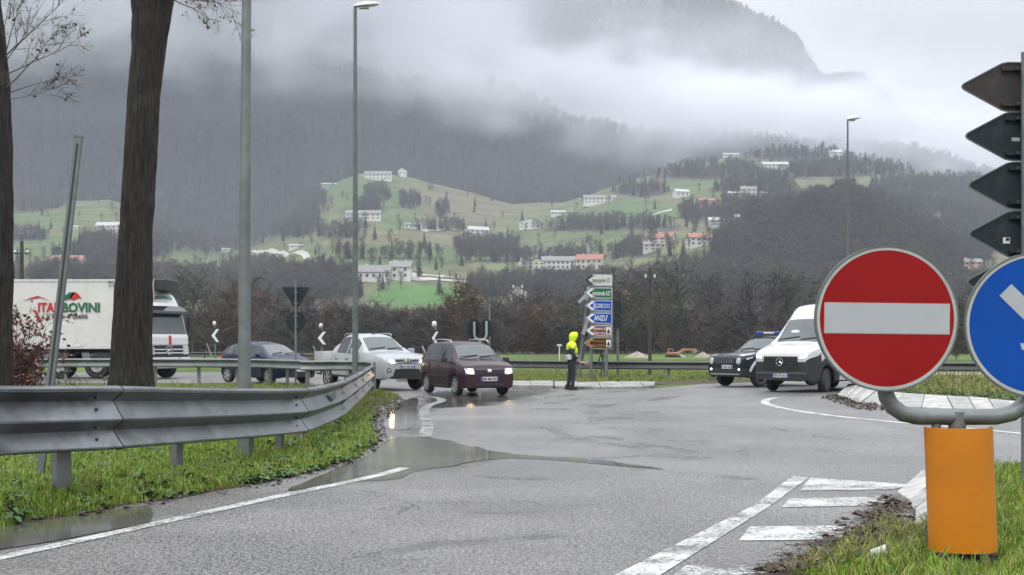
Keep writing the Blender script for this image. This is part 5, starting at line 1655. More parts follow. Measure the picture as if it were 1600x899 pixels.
    def wheels(s, r, w, track, rim_m, spokes=5, steer=0.0, hub=None, rim_r=.66):
        for k, (xa, za, ra) in enumerate(s.arch):
            for sg in (1, -1):
                M = T(xa, sg * track / 2, r) @ Matrix.Rotation(R(steer) if k == 0 else 0, 4, 'Z') @ Matrix.Rotation(R(-90 * sg), 4, 'X')
                m = MB(); m.lathe([(r * rim_r, -w / 2), (r * .93, -w / 2), (r * .985, -w / 2 + .03), (r, -w / 4), (r, w / 4), (r * .985, w / 2 - .03), (r * .93, w / 2), (r * rim_r, w / 2 - .005), (r * rim_r - .01, w / 2 - .05)], 28, M)
                t = m.build('wheel', m_tyre, s.root, smooth=40)
                m = MB(); rr = r * rim_r; m.cur = 1
                m.lathe([(rr * .98, w / 2 - .012), (rr * 1.0, w / 2 - .004), (rr * .88, w / 2 - .012), (rr * .86, w / 2 - .05), (rr * .3, w / 2 - .045)], 28, M)
                m.cur = 0
                for q in range(spokes):
                    a = 2 * math.pi * q / spokes
                    m.bar(M @ Vector((rr * .12 * math.cos(a), rr * .12 * math.sin(a), w / 2 - .012)), M @ Vector((rr * .92 * math.cos(a), rr * .92 * math.sin(a), w / 2 - .018)), rr * .26, .02, up=(0, 1, 0))
                m.tube([M @ Vector((rr * .95 * math.cos(2 * math.pi * q / 24), rr * .95 * math.sin(2 * math.pi * q / 24), w / 2 - .012)) for q in range(25)], .014, n=5)
                m.lathe([(rr * .24, w / 2 - .03), (rr * .22, w / 2 - .002), (rr * .05, w / 2 + .002)], 14, M)
                m.build('rim', [rim_m, m_rimd2], t, smooth=40)
    def wipers(s, pts):
        for (a, b) in pts:
            m = MB(); P = []
            for t in range(4):
                x = a[0] + (b[0] - a[0]) * t / 3; y = a[1] + (b[1] - a[1]) * t / 3
                zt = interp_d(s.sp['ztop'], x) + .045; P.append((x, y, zt))
            m.tube(P, .012, n=4); m.build('wiper', m_line, s.root)
    def place(s, a_deg, local, u, v, z=0.0):
        th = R(a_deg - 90); g_ = gp(u, v, z)
        c, sn = math.cos(th), math.sin(th)
        s.root.location = (g_.x - (c * local[0] - sn * local[1]), g_.y - (sn * local[0] + c * local[1]), 0)
        s.root.rotation_euler = (0, 0, th)

def interp_d(tab, x):
    """table given front to back (x falling from 0)"""
    if x >= tab[0][0]: return tab[0][1]
    for (a, b) in zip(tab, tab[1:]):
        if x >= b[0]:
            t = (x - a[0]) / (b[0] - a[0]); return a[1] + (b[1] - a[1]) * t
    return tab[-1][1]

def blob(root, name, c, d, m_, rz=0.0, n=14):
    m = MB(); M = T(*c) @ Matrix.Rotation(rz, 4, 'Z') @ Matrix.Diagonal((d[0], d[1], d[2], 1))
    prof = [(math.sin(math.pi * (i + .3) / 8.6), -math.cos(math.pi * (i + .3) / 8.6)) for i in range(9)]
    m.lathe(prof, n, M); return m.build(name, m_, root, smooth=80)

# ---- dark purple small hatchback in front
def purple_car():
    c = Car(dict(L=3.54, w=.79, arch=[(-.70, .28, .335), (-3.0, .28, .335)], flare=.02, bulge=.02,
        zlow=[(0, .24), (-.3, .19), (-3.3, .20), (-3.54, .30)],
        zbelt=[(0, .60), (-.03, .70), (-.10, .785), (-.35, .86), (-.78, .93), (-1.6, .96), (-2.6, 1.0), (-3.42, 1.02), (-3.54, .78)],
        ztop=[(0, .63), (-.04, .75), (-.12, .83), (-.40, .925), (-.80, .985), (-1.30, 1.37), (-1.42, 1.42), (-1.7, 1.47), (-2.4, 1.49), (-3.05, 1.47), (-3.28, 1.43), (-3.45, 1.02), (-3.54, .80)],
        wbelt=[(0, .66), (-.04, .71), (-.12, .745), (-.3, .77), (-.6, .785), (-3.1, .79), (-3.42, .765), (-3.54, .70)],
        wtop=[(0, .60), (-.12, .66), (-.80, .68), (-1.35, .585), (-2.4, .60), (-3.2, .575), (-3.54, .62)],
        side=[(-1.12, -1.92), (-2.0, -2.68), (-2.76, -3.1)], screen=[(-.84, -1.32)], rear=[(-3.28, -3.45)]))
    body = paint('aubergine_paint', (.034, .013, .021), rough=.22)
    r = c.build('hatchback', 'small dark purple hatchback with lit headlights turning on the wet road', 'car', body, lower=lambda x, j: j == 0 and x < -.3)
    c.fpatch('headlight', [(.44, .60), (.70, .62), (.715, .775), (.46, .765)], m_lens, off=.010, both=True)
    for y in (.56,): c.fpatch('lit_lens', [(.49, .62), (.65, .635), (.66, .75), (.50, .745)], m_lit, off=.018, both=True, round_=.6)
    c.fpatch('grille', [(-.40, .64), (.40, .64), (.41, .745), (-.41, .745)], m_blackp, off=.006)
    for z in (.665, .69, .715): c.fpatch('grille_bar', [(-.40, z), (.40, z), (.40, z + .008), (-.40, z + .008)], m_line, off=.012, k=1)
    c.fpatch('chrome_bar', [(-.40, .738), (.40, .738), (.41, .752), (-.41, .752)], m_chrome, off=.013, k=1)
    c.fpatch('badge', [(-.06, .66), (.06, .66), (.06, .76), (-.06, .76)], m_chrome, off=.02, round_=.9)
    c.fpatch('lower_intake', [(-.42, .30), (.42, .30), (.40, .36), (-.40, .36)], m_blackp, off=.006)
    c.fpatch('bumper_groove', [(-.70, .58), (.70, .58), (.70, .592), (-.70, .592)], m_line, off=.003, k=1, n=16)
    c.plate(0, .475, .50, .115, txt='BS 400 FD')
    c.mirror(-1.06, .95, m_blackp)
    for sg in (1, -1):
        c.gap([(-1.02, .93), (-1.06, .45), (-1.12, .26)], sg); c.gap([(-1.96, 1.4), (-1.96, .30)], sg); c.gap([(-2.66, .95), (-2.70, .62)], sg); c.gap([(-1.08, .26), (-2.45, .26)], sg)
        for x in (-1.82, -2.55): c.spatch('door_handle', [(x, .80), (x - .15, .80), (x - .15, .835), (x, .83)], m_line, sg, off=.02)
        c.spatch('side_moulding', [(-1.12, .50), (-2.55, .50), (-2.55, .56), (-1.12, .56)], m_blackp, sg, off=.012)
        c.spatch('tail_lamp', [(-3.32, 1.0), (-3.40, 1.0), (-3.34, 1.28), (-3.27, 1.28)], m_tail, sg, off=.012)
        m = MB(); y = .56; m.tube([(-1.45, sg * y, 1.47), (-1.52, sg * y, 1.535), (-2.2, sg * (y + .01), 1.565), (-2.95, sg * y, 1.545), (-3.02, sg * y, 1.48)], .018, n=6); m.build('roof_rail', m_rimm, r, smooth=60)
    c.wipers([((-.86, -.55), (-.92, .02)), ((-.86, .05), (-.92, .62))])
    c.wheels(.285, .17, 1.36, m_rimm, 7, steer=0)
    blob(r, 'head_rest', (-1.9, .3, 1.15), (.06, .12, .1), m_inside)
    c.place(23.5, (-.70, -.72), 712.5, 618.5)
purple_car()

def blue_hatch():
    c = Car(dict(L=3.75, w=.85, arch=[(-.80, .29, .345), (-3.26, .29, .345)], flare=.025, bulge=.03,
        zlow=[(0, .26), (-.3, .2), (-3.5, .22), (-3.75, .32)],
        zbelt=[(0, .52), (-.04, .62), (-.15, .70), (-.5, .82), (-.9, .92), (-1.7, .96), (-2.8, 1.04), (-3.6, 1.08), (-3.75, .80)],
        ztop=[(0, .55), (-.05, .66), (-.18, .76), (-.55, .90), (-.92, 1.0), (-1.55, 1.36), (-1.7, 1.41), (-2.1, 1.47), (-2.6, 1.485), (-3.2, 1.43), (-3.45, 1.37), (-3.66, 1.05), (-3.75, .84)],
        wbelt=[(0, .58), (-.05, .67), (-.15, .74), (-.35, .80), (-.7, .835), (-3.2, .845), (-3.6, .80), (-3.75, .72)],
        wtop=[(0, .5), (-.2, .62), (-.92, .68), (-1.6, .57), (-2.6, .60), (-3.4, .56), (-3.75, .62)],
        side=[(-1.35, -2.12), (-2.2, -2.85), (-2.95, -3.3)], screen=[(-.95, -1.58)], rear=[(-3.45, -3.66)]))
    r = c.build('hatchback', 'dark blue rounded hatchback waiting behind the low guardrail left of the pickup', 'car', paint('dark_blue_paint', (.005, .009, .030)), lower=lambda x, j: j == 0)
    c.fpatch('headlight', [(.42, .60), (.70, .66), (.765, .80), (.52, .76)], m_lens, off=.010, both=True, round_=.7)
    c.fpatch('lamp_core', [(.50, .645), (.64, .68), (.66, .76), (.54, .74)], m_litw, off=.018, both=True, round_=.9)
    c.fpatch('lower_intake', [(-.45, .30), (.45, .30), (.40, .46), (-.40, .46)], m_blackp, off=.006)
    c.fpatch('grille', [(-.30, .56), (.30, .56), (.32, .60), (-.32, .60)], m_blackp, off=.006)
    c.fpatch('badge', [(-.06, .60), (.06, .60), (.06, .68), (-.06, .68)], m_chrome, off=.012, round_=.9)
    c.plate(0, .50, .50, .11)
    c.mirror(-1.22, .97, paint('dark_blue_mirror', (.012, .022, .075)))
    for sg in (1, -1):
        c.gap([(-1.10, .9), (-1.2, .3)], sg); c.gap([(-2.16, 1.4), (-2.16, .3)], sg); c.gap([(-2.9, .98), (-2.92, .65)], sg)
        for x in (-2.0, -2.78): c.spatch('door_handle', [(x, .83), (x - .16, .83), (x - .16, .86), (x, .86)], m_blackp, sg, off=.02)
        c.spatch('tail_lamp', [(-3.45, .84), (-3.64, .86), (-3.60, 1.06), (-3.48, 1.04)], m_tail, sg, off=.012)
    c.wipers([((-.98, -.5), (-1.04, .0)), ((-.98, .05), (-1.04, .6))])
    c.wheels(.29, .18, 1.46, m_rimm, 5)
    c.place(47, (-.80, -.78), 420, 600.5)
blue_hatch()

def pickup():
    c = Car(dict(L=5.0, w=.875, arch=[(-.86, .36, .44), (-3.86, .36, .44)], flare=.05, bulge=.02,
        zlow=[(0, .36), (-.25, .32), (-1.4, .36), (-4.8, .42), (-5.0, .50)],
        zbelt=[(0, .80), (-.03, .90), (-.12, .98), (-.4, 1.03), (-1.25, 1.09), (-2.4, 1.12), (-3.3, 1.15), (-3.6, 1.17), (-4.95, 1.16), (-5.0, 1.10)],
        ztop=[(0, .84), (-.05, .96), (-.18, 1.05), (-.6, 1.12), (-1.32, 1.18), (-1.98, 1.62), (-2.12, 1.68), (-2.5, 1.735), (-2.9, 1.73), (-3.2, 1.66), (-3.42, 1.38), (-3.5, 1.19), (-4.95, 1.175), (-5.0, 1.13)],
        wbelt=[(0, .62), (-.05, .72), (-.14, .80), (-.35, .85), (-.8, .87), (-4.8, .87), (-5.0, .84)],
        wtop=[(0, .55), (-.2, .66), (-1.32, .72), (-2.0, .60), (-2.9, .63), (-3.3, .60), (-3.5, .80), (-5.0, .80)],
        side=[(-1.78, -2.42), (-2.5, -3.18)], screen=[(-1.36, -2.0)], rear=[(-3.24, -3.42)], bed=[(-3.55, -4.92)]))
    silver = paint('silver_white_paint', (.38, .39, .40), rough=.25)
    r = c.build('pickup_truck', 'silver double cab pickup with lit headlights behind the end of the guardrail', 'pickup truck', silver, lower=lambda x, j: j == 0 and x < -.3)
    c.fpatch('headlight', [(.38, .80), (.70, .86), (.80, .99), (.46, .96)], m_lens, off=.010, both=True)
    c.fpatch('lit_lens', [(.44, .83), (.60, .86), (.64, .95), (.48, .94)], m_lit, off=.018, both=True, round_=.8)
    c.fpatch('grille', [(.07, .83), (.34, .83), (.42, .95), (.10, .965)], m_blackp, off=.008, both=True)
    for z in (.86, .90, .935): c.fpatch('grille_bar', [(.09, z), (.37, z), (.38, z + .012), (.09, z + .012)], m_chrome, off=.013, both=True, k=1)
    # three-diamond emblem on the nose
    x0 = c.front_x(0, .89) + .045
    for q in range(3):
        a = math.pi / 2 + q * 2 * math.pi / 3; m = MB(); cx_, cz_ = math.cos(a) * .055, math.sin(a) * .055
        t = Vector((math.cos(a), math.sin(a), 0)); n_ = Vector((-t.y, t.x, 0))
        P = [(0, 0), ((t * .055 + n_ * .032).x, (t * .055 + n_ * .032).y), ((t * .11).x, (t * .11).y), ((t * .055 - n_ * .032).x, (t * .055 - n_ * .032).y)]
        m.prism(P, .012, T(x0, 0, .885) @ Matrix(((0, 0, 1, 0), (1, 0, 0, 0), (0, 1, 0, 0), (0, 0, 0, 1)))); m.build('emblem_diamond', m_chrome, r)
    c.fpatch('lower_intake', [(-.50, .44), (.50, .44), (.42, .66), (-.42, .66)], m_blackp, off=.010)
    c.fpatch('under_guard', [(-.62, .37), (.62, .37), (.58, .44), (-.58, .44)], m_blackp, off=.012)
    c.fpatch('fog_lamp', [(.56, .56), (.70, .56), (.70, .69), (.56, .69)], m_blackp, off=.010, both=True, round_=.9)
    c.fpatch('fog_lens', [(.59, .59), (.67, .59), (.67, .66), (.59, .66)], m_lens, off=.016, both=True, round_=.9)
    c.plate(0, .735, .50, .11, txt='DY 137 XL')
    c.mirror(-1.62, 1.13, silver, size=(.12, .2, .2))
    for sg in (1, -1):
        c.gap([(-1.50, 1.08), (-1.55, .62), (-1.45, .42)], sg); c.gap([(-2.46, 1.6), (-2.46, .45)], sg); c.gap([(-3.25, 1.12), (-3.28, .85), (-3.42, .6)], sg); c.gap([(-3.46, 1.15), (-3.46, .86)], sg)
        for x in (-2.30, -3.05): c.spatch('door_handle', [(x, .93), (x - .17, .93), (x - .17, .975), (x, .97)], m_chrome, sg, off=.025)
        c.spatch('tail_lamp', [(-4.86, .86), (-4.985, .86), (-4.985, 1.13), (-4.88, 1.13)], m_tail, sg, off=.014)
        m = MB(); y = .60; m.tube([(-2.15, sg * y, 1.70), (-2.3, sg * y, 1.76), (-3.0, sg * y, 1.755), (-3.15, sg * y, 1.69)], .016, n=6); m.build('roof_rail', m_rimm, r, smooth=60)
        m = MB(); m.bar((-1.5, sg * .86, .40), (-3.3, sg * .86, .40), .12, .05); m.build('side_step', m_blackp, r)
    c.wipers([((-1.40, -.6), (-1.47, .0)), ((-1.40, .05), (-1.47, .65))])
    blob(r, 'aerial_fin', (-2.3, 0, 1.79), (.08, .02, .05), m_blackp)
    c.wheels(.36, .24, 1.52, m_rimm, 6)
    c.place(33, (-.86, -.80), 580, 610)
pickup()

def jeep():
    c = Car(dict(L=4.24, w=.90, arch=[(-.80, .34, .42), (-3.37, .34, .42)], flare=.035, bulge=.015,
        zlow=[(0, .36), (-.25, .30), (-3.9, .32), (-4.24, .42)],
        zbelt=[(0, .86), (-.03, .93), (-.10, .97), (-.4, 1.0), (-1.2, 1.04), (-2.4, 1.07), (-4.0, 1.10), (-4.24, .95)],
        ztop=[(0, .92), (-.05, .99), (-.14, 1.04), (-.6, 1.09), (-1.22, 1.13), (-1.72, 1.54), (-1.85, 1.60), (-2.3, 1.655), (-3.3, 1.65), (-3.95, 1.60), (-4.1, 1.15), (-4.24, 1.0)],
        wbelt=[(0, .76), (-.05, .81), (-.14, .85), (-.35, .88), (-3.9, .89), (-4.24, .82)],
        wtop=[(0, .70), (-.15, .76), (-1.22, .78), (-1.8, .66), (-3.3, .67), (-3.95, .64), (-4.24, .72)],
        side=[(-1.55, -2.3), (-2.38, -3.1), (-3.2, -3.75)], screen=[(-1.26, -1.76)], rear=[(-3.95, -4.1)]))
    body = paint('black_navy_paint', (.012, .016, .022), metal=.2)
    whitep = paint('white_livery', (.62, .63, .64))
    r = c.build('police_suv', 'black and white compact off-roader with a blue light bar, half hidden by the white van', 'police car', body, lower=lambda x, j: j <= 1 or (x > -.08 and j <= 2 and False))
    c.fpatch('grille_surround', [(-.46, .77), (.46, .77), (.46, .93), (-.46, .93)], m_line, off=.006, n=10)
    for i in range(7):
        y = -.36 + i * .12
        c.fpatch('grille_slot_frame', [(y - .045, .78), (y - .022, .78), (y - .022, .925), (y - .045, .925)], m_chrome, off=.014, n=1)
    for sg in (1, -1):
        y0 = .62 * sg
        x0 = c.front_x(y0, .85)
        M = T(x0 + .015, y0, .855) @ Matrix.Rotation(R(90), 4, 'Y')
        m = MB(); m.lathe([(.115, -.03), (.115, .0), (.095, .012), (.09, 0)], 20, M); m.build('lamp_ring', m_chrome, r, smooth=40)
        m = MB(); m.lathe([(.09, -.02), (.085, .01), (.04, .018)], 18, M); m.build('headlight', m_lens, r, smooth=40)
    c.fpatch('front_panel', [(.48, .74), (.76, .74), (.77, .75), (.48, .75)], m_line, off=.006, both=True)
    c.fpatch('lower_intake', [(-.55, .44), (.55, .44), (.50, .62), (-.50, .62)], m_blackp, off=.008)
    c.fpatch('skid_bar', [(-.66, .41), (.66, .41), (.66, .445), (-.66, .445)], m_rimm, off=.016, k=1)
    c.fpatch('fog_lamp', [(.60, .55), (.68, .55), (.68, .62), (.60, .62)], m_litw, off=.012, both=True, round_=.9)
    c.plate(.10, .665, .50, .12, txt='YA 871 AD')
    for sg in (1, -1):
        c.spatch('white_fender_band', [(-.14, .90), (-.40, .97), (-.42, 1.0), (-.12, .955)], whitep, sg, off=.008)
        pts = []
        for q in range(9):
            a = math.pi * (.10 + .62 * q / 8); pts.append((-.80 + .50 * math.cos(a) * 1.05, .34 + .50 * math.sin(a) * 1.08))
        for a, b in zip(pts, pts[1:]):
            e = 1.16
            A = (-.80 + (a[0] + .80) * e, .34 + (a[1] - .34) * e); B = (-.80 + (b[0] + .80) * e, .34 + (b[1] - .34) * e)
            c.spatch('white_arch_band', [a, b, B, A], whitep, sg, off=.010, n=1, k=3)
        c.gap([(-1.35, 1.0), (-1.40, .4)], sg); c.gap([(-2.34, 1.55), (-2.34, .4)], sg)
        m = MB(); m.tube([(-1.9, sg * .62, 1.62), (-2.0, sg * .62, 1.70), (-3.6, sg * .62, 1.70), (-3.7, sg * .62, 1.63)], .02, n=6); m.build('roof_rail', m_blackp, r, smooth=60)
    m = MB(); ys = []
    # white bonnet edges
    vs = []; fs = []
    for sg in (1, -1):
        m = MB(); V = []
        for i in range(9):
            x = -.10 - i * .10
            rg = c.ring(x)
            V += [(x, sg * rg[6][0] * .96, rg[6][1] + .010), (x, sg * rg[6][0] * .70, rg[7][1] + .001)]
        m.add(V, [((2 * i, 2 * i + 1, 2 * i + 3, 2 * i + 2) if sg < 0 else (2 * i + 2, 2 * i + 3, 2 * i + 1, 2 * i)) for i in range(8)]); m.build('white_bonnet_band', whitep, r, smooth=60)
    c.mirror(-1.45, 1.08, m_blackp, size=(.1, .18, .18))
    m = MB(); m.box((-2.1, 0, 1.735), (.22, 1.1, .05)); m.build('light_bar_base', m_blackp, r)
    for sg in (1, -1):
        m = MB(); m.box((-2.1, sg * .42, 1.80), (.20, .22, .10)); m.build('blue_beacon', m_bluel, r, bevel=.03)
    m = MB(); m.box((-2.1, 0, 1.79), (.2, .36, .08)); m.build('light_bar_middle', m_lens, r, bevel=.02)
    c.wipers([((-1.30, -.6), (-1.36, .0)), ((-1.30, .05), (-1.36, .65))])
    c.wheels(.345, .22, 1.56, m_rimm, 5)
    c.place(-54, (-.80, .80), 1187, 605)
jeep()

def van():
    c = Car(dict(L=5.95, w=1.0, arch=[(-1.02, .35, .44), (-4.68, .35, .44)], flare=.03, bulge=.015,
        zlow=[(0, .36), (-.25, .28), (-5.6, .34), (-5.95, .42)],
        zbelt=[(0, 1.02), (-.04, 1.10), (-.14, 1.17), (-.5, 1.27), (-.95, 1.36), (-1.5, 1.42), (-2.4, 1.42), (-5.9, 1.42), (-5.95, 1.3)],
        ztop=[(0, 1.06), (-.05, 1.14), (-.18, 1.22), (-.6, 1.34), (-.98, 1.44), (-1.62, 2.13), (-1.75, 2.24), (-2.0, 2.46), (-2.25, 2.58), (-2.6, 2.64), (-5.8, 2.64), (-5.95, 2.5)],
        wbelt=[(0, .80), (-.05, .86), (-.14, .91), (-.35, .96), (-.8, .985), (-5.9, .99), (-5.95, .97)],
        wtop=[(0, .7), (-.2, .80), (-.98, .84), (-1.65, .76), (-2.1, .78), (-2.6, .82), (-5.9, .82)],
        side=[(-1.50, -2.45)], screen=[(-1.02, -1.66)], rear=[]))
    white = paint('white_van_paint', (.50, .50, .50))
    r = c.build('delivery_van', 'white high roof van with black bumper, its rear hidden by the no entry sign', 'van', white, lower=lambda x, j: (x > -.62 and j <= 2) or j <= 0 or (-1.75 < x and j <= 1))
    # grille
    c.fpatch('grille', [(-.60, .66), (.60, .66), (.56, 1.06), (-.56, 1.06)], m_line, off=.008, n=12)
    for i, z in enumerate((.74, .83, .92, 1.0)): c.fpatch('grille_slat', [(-.57, z), (.57, z), (.56, z + .035), (-.56, z + .035)], m_blackp, off=.022, n=12, k=1)
    x0 = c.front_x(0, .90) + .045
    M = T(x0, 0, .905) @ Matrix.Rotation(R(90), 4, 'Y')
    m = MB(); n = 28; vs = []; fs = []
    for (rr, z) in ((.10, 0), (.118, 0), (.118, .02), (.10, .02)):
        for k in range(n): a = 2 * math.pi * k / n; vs.append(M @ Vector((rr * math.cos(a), rr * math.sin(a), z)))
    for q in range(4):
        for k in range(n): fs.append((q * n + k, q * n + (k + 1) % n, ((q + 1) % 4) * n + (k + 1) % n, ((q + 1) % 4) * n + k))
    m.add(vs, fs)
    for q in range(3):
        a = math.pi / 2 + q * 2 * math.pi / 3; t = Vector((0, math.cos(a), math.sin(a))); s_ = Vector((0, -math.sin(a), math.cos(a)))
        p = Vector((x0 + .01, 0, .905)); m.add([p + s_ * .016, p + t * .108, p - s_ * .016, p + Vector((.012, 0, 0))], [(0, 3, 1), (3, 2, 1)])
    m.build('star_badge', m_chrome, r, smooth=30)
    c.fpatch('headlight', [(.60, .98), (.90, 1.03), (.955, 1.20), (.66, 1.10)], m_lens, off=.010, both=True)
    c.fpatch('lit_lens', [(.64, 1.0), (.84, 1.035), (.86, 1.10), (.67, 1.07)], m_litw, off=.018, both=True)
    c.fpatch('bumper_step', [(-.84, .54), (.84, .54), (.84, .60), (-.84, .60)], mat('grey_bumper_plastic', (.07, .073, .08), .5), off=.03, n=16, k=2)
    c.fpatch('lower_grille', [(-.45, .60), (.45, .60), (.45, .66), (-.45, .66)], m_line, off=.010, n=8, k=1)
    c.plate(0, .50, .52, .115, txt='GK 672 RA')
    c.mirror(-1.62, 1.52, m_blackp, size=(.14, .24, .36), sgs=(1,))
    for sg in (1, -1):
        c.gap([(-1.35, 1.38), (-1.50, .9), (-1.52, .45)], sg); c.gap([(-2.55, 2.1), (-2.55, .45)], sg)
        c.spatch('door_handle', [(-2.35, 1.12), (-2.50, 1.12), (-2.50, 1.17), (-2.35, 1.17)], m_blackp, sg, off=.02)
        c.spatch('side_strip', [(-1.6, .62), (-4.15, .62), (-4.15, .74), (-1.6, .74)], m_blackp, sg, off=.01, n=14)
        c.gap([(-3.9, 2.1), (-3.9, .45)], sg)
    c.wipers([((-1.06, -.7), (-1.14, -.02)), ((-1.06, .06), (-1.14, .74))])
    m = MB(); m.box((-1.42, .30, 1.80), (.02, .30, .05), M=None); 
    blob(r, 'dashboard_beacon', (-1.30, -.25, 1.80), (.03, .14, .05), mat('pale_blue_lamp', (.5, .6, 1.0), .2, emit=(.75, .85, 1.0), emits=1.0))
    m = MB(); m.box((-1.22, .35, 1.67), (.04, .34, .05)); m.build('paper_on_dashboard', m_wh, r)
    blob(r, 'roof_lamp', (-1.90, .55, 2.42), (.05, .04, .04), m_line)
    c.wheels(.355, .22, 1.74, m_rimd2, 6, steer=12)
    c.place(-42, (-1.02, .92), 1290, 613)
van()

# ---- refrigerated lorry
def lorry():
    root = empty('refrigerated_lorry', (0, 0, 0), 0, 'long white refrigerated lorry lettered ITALBOVINI behind the tree trunks', 'lorry')
    Yt = 54.5; k = Yt / F
    X = lambda u: (u - 800) * k; Z = lambda v: EYE - (v - HOR) * k
    wht = mat('white_trailer_panel', (.66, .65, .61), .35, var=.04, scale=1.2, dirt=(.45, .43, .38), dscale=.9, damount=.35)
    whc = paint('white_cab_paint', (.66, .66, .66))
    red = mat('red_print', (.50, .02, .03), .45); grn = mat('green_print', (.01, .13, .06), .45); gry = mat('grey_print', (.10, .10, .10), .5)
    x1 = X(240); x0 = x1 - 13.6; z0, z1 = Z(545), Z(436.5)
    root.location = ((x0 + x1) / 2, Yt, 0); ox = root.location.x
    def L_(x, y, z): return (x - ox, y - Yt, z)
    m = MB(); m.box(L_((x0 + x1) / 2, Yt + 1.25, (z0 + z1) / 2), (x1 - x0, 2.5, z1 - z0)); box = m.build('trailer_box', wht, root, bevel=.03)
    m = MB()
    for z, h in ((z0 + .05, .12), (z1 - .05, .10)): m.box(L_((x0 + x1) / 2, Yt - .012, z), (x1 - x0 - .02, .03, h))
    for x in (x0 + .05, x1 - .05): m.box(L_(x, Yt - .012, (z0 + z1) / 2), (.10, .026, z1 - z0 - .2))
    m.build('edge_trim', mat('trailer_trim', (.58, .58, .57), .4), root)
    m = MB(); m.box(L_((x0 + x1) / 2, Yt + 1.2, z0 - .18), (x1 - x0 - .3, 1.2, .30)); m.build('chassis', m_inside, root)
    m = MB()
    for x in (X(92), X(150)): pass
    m.box(L_(X(50), Yt + .1, z0 - .42), (5.5, .08, .42)); m.build('side_guard', m_galv_pole, root)
    m = MB(); m.box(L_(X(115), Yt + .35, z0 - .5), (1.2, .6, .5)); m.build('equipment_box', m_galv_pole, root, bevel=.03)
    # front refrigeration unit above the cab
    m = MB(); m.box(L_(x1 + .25, Yt + 1.1, z1 - .22), (.48, 2.1, .50)); m.build('refrigeration_unit', m_blackp, root, bevel=.06)
    # lettering
    yy = Yt - .03
    def txt(s, u0, u1, vb, size, m_, bold=.0):
        o = text_obj(s, size, m_, root, L_(X(u0), yy, Z(vb)), width=X(u1) - X(u0), bold=bold, extrude=.004); return o
    txt('ITAL', 59, 92.5, 487.5, .52, red, .018); txt('BOVINI', 96.5, 155.5, 487.5, .52, grn, .018)
    txt('la Carne di Qualit\u00e0', 73, 137, 497.5, .27, gry, .006)
    m = MB(); m.prism([(0, 0), (.10, .18), (.34, .34), (.58, .34), (.40, .10), (.18, .02)], .008, T(*L_(X(96), Yt - .026, Z(470))) @ yz_frame()); m.build('green_leaf_mark', grn, root)
    m = MB(); m.prism([(0, 0), (.04, .14), (.16, .26), (.30, .26), (.44, .12), (.50, .0), (.36, .04), (.26, -.02), (.14, -.04)], .008, T(*L_(X(108.5), Yt - .026, Z(467.5))) @ yz_frame()); m.build('red_mark', red, root)
    # red arrow strokes further left
    m = MB(); m.prism([(0, 0), (.7, .12), (1.1, 0), (.6, .2)], .008, T(*L_(X(36), Yt - .026, Z(470))) @ yz_frame()); m.prism([(.0, 0), (.28, -.50), (.36, -.42), (.12, 0)], .008, T(*L_(X(52), Yt - .026, Z(485))) @ yz_frame()); m.build('red_swash', red, root)
    for i, s in enumerate(('FRC', '11-26')): txt(s, 169, 181 if i else 178, 443 + i * 5.5, .15, gry, .002)
    # wheels of the trailer
    def wheel(x, y, r=.5, w=.32, parent=root, rim_m=m_rimm, rz=0.0, loc=None):
        M = (T(*L_(x, y, r)) if loc is None else T(*loc)) @ Matrix.Rotation(rz, 4, 'Z') @ Matrix.Rotation(R(90), 4, 'X')
        m = MB(); m.lathe([(r * .55, -w / 2), (r * .92, -w / 2), (r, -w / 3), (r, w / 3), (r * .92, w / 2), (r * .58, w / 2), (r * .55, w / 2 - .12)], 28, M); t = m.build('wheel', m_tyre, parent, smooth=40)
        m = MB(); m.lathe([(r * .56, w / 2 - .02), (r * .5, w / 2 - .02), (r * .42, w / 2 - .12), (r * .22, w / 2 - .10), (r * .2, w / 2 + .0), (r * .05, w / 2 + .02)], 20, M); m.build('rim', rim_m, t, smooth=40)
    for x in (x0 + 2.6, x0 + 3.9, x0 + 5.2, X(92) - .0, X(150)): 
        wheel(x, Yt + .22)
    for (x, y, z) in ((X(184), 0, Z(540)),):
        m = MB(); m.box(L_(X(176), Yt - .03, Z(536)), (.12, .05, .10)); m.build('side_marker_lamp', m_tail, root)
    for u in (124, 100, 150):
        m = MB(); m.prism([(-.55, .0), (-.40, .5), (.40, .5), (.55, 0)], .05, T(*L_(X(u) + (.3 if u != 124 else 0), Yt + .05, .55)) @ yz_frame()); m.build('mudguard', m_galv_pole if u == 124 else m_blackp, root)
    # tractor, turned towards the camera; built in its own frame: x forward, y left
    pivot = Vector((X(197), Yt + 1.25, 0))
    # front right corner of the cab (x = 0 is the nose)
    a = R(62 - 90); c_, s_ = math.cos(a), math.sin(a)
    W = 2.46
    noseleft = gp(239.0, 590.0)          # where the right hand (image left) front corner stands
    P0 = Vector((X(240.5), 54.5 - 1.1, 0))
    # local (0, -W/2) -> P0
    org = Vector((P0.x - (c_ * 0 - s_ * (-W / 2)), P0.y - (s_ * 0 + c_ * (-W / 2)), 0))
    MT = T(org.x - ox, org.y - Yt, 0) @ Matrix.Rotation(a, 4, 'Z')
    def part(name, m, mt, bevel=None, smooth=None, parent=root):
        m.v = [tuple(MT @ Vector(p)) for p in m.v]
        return m.build(name, mt, parent, smooth=smooth, bevel=bevel)
    def side_prism(poly, w, y0):   # poly (x, z), extruded over y
        m = MB(); M = Matrix(((1, 0, 0, 0), (0, 0, 1, y0), (0, 1, 0, 0), (0, 0, 0, 1))); m.prism(poly, w, M); return m
    # lower cab
    part('cab', side_prism([(0, .95), (-.02, 1.72), (-.10, 1.85), (-.34, 2.78), (-.5, 2.9), (-1.5, 2.9), (-1.5, .95)], W, -W / 2), whc, bevel=.07)
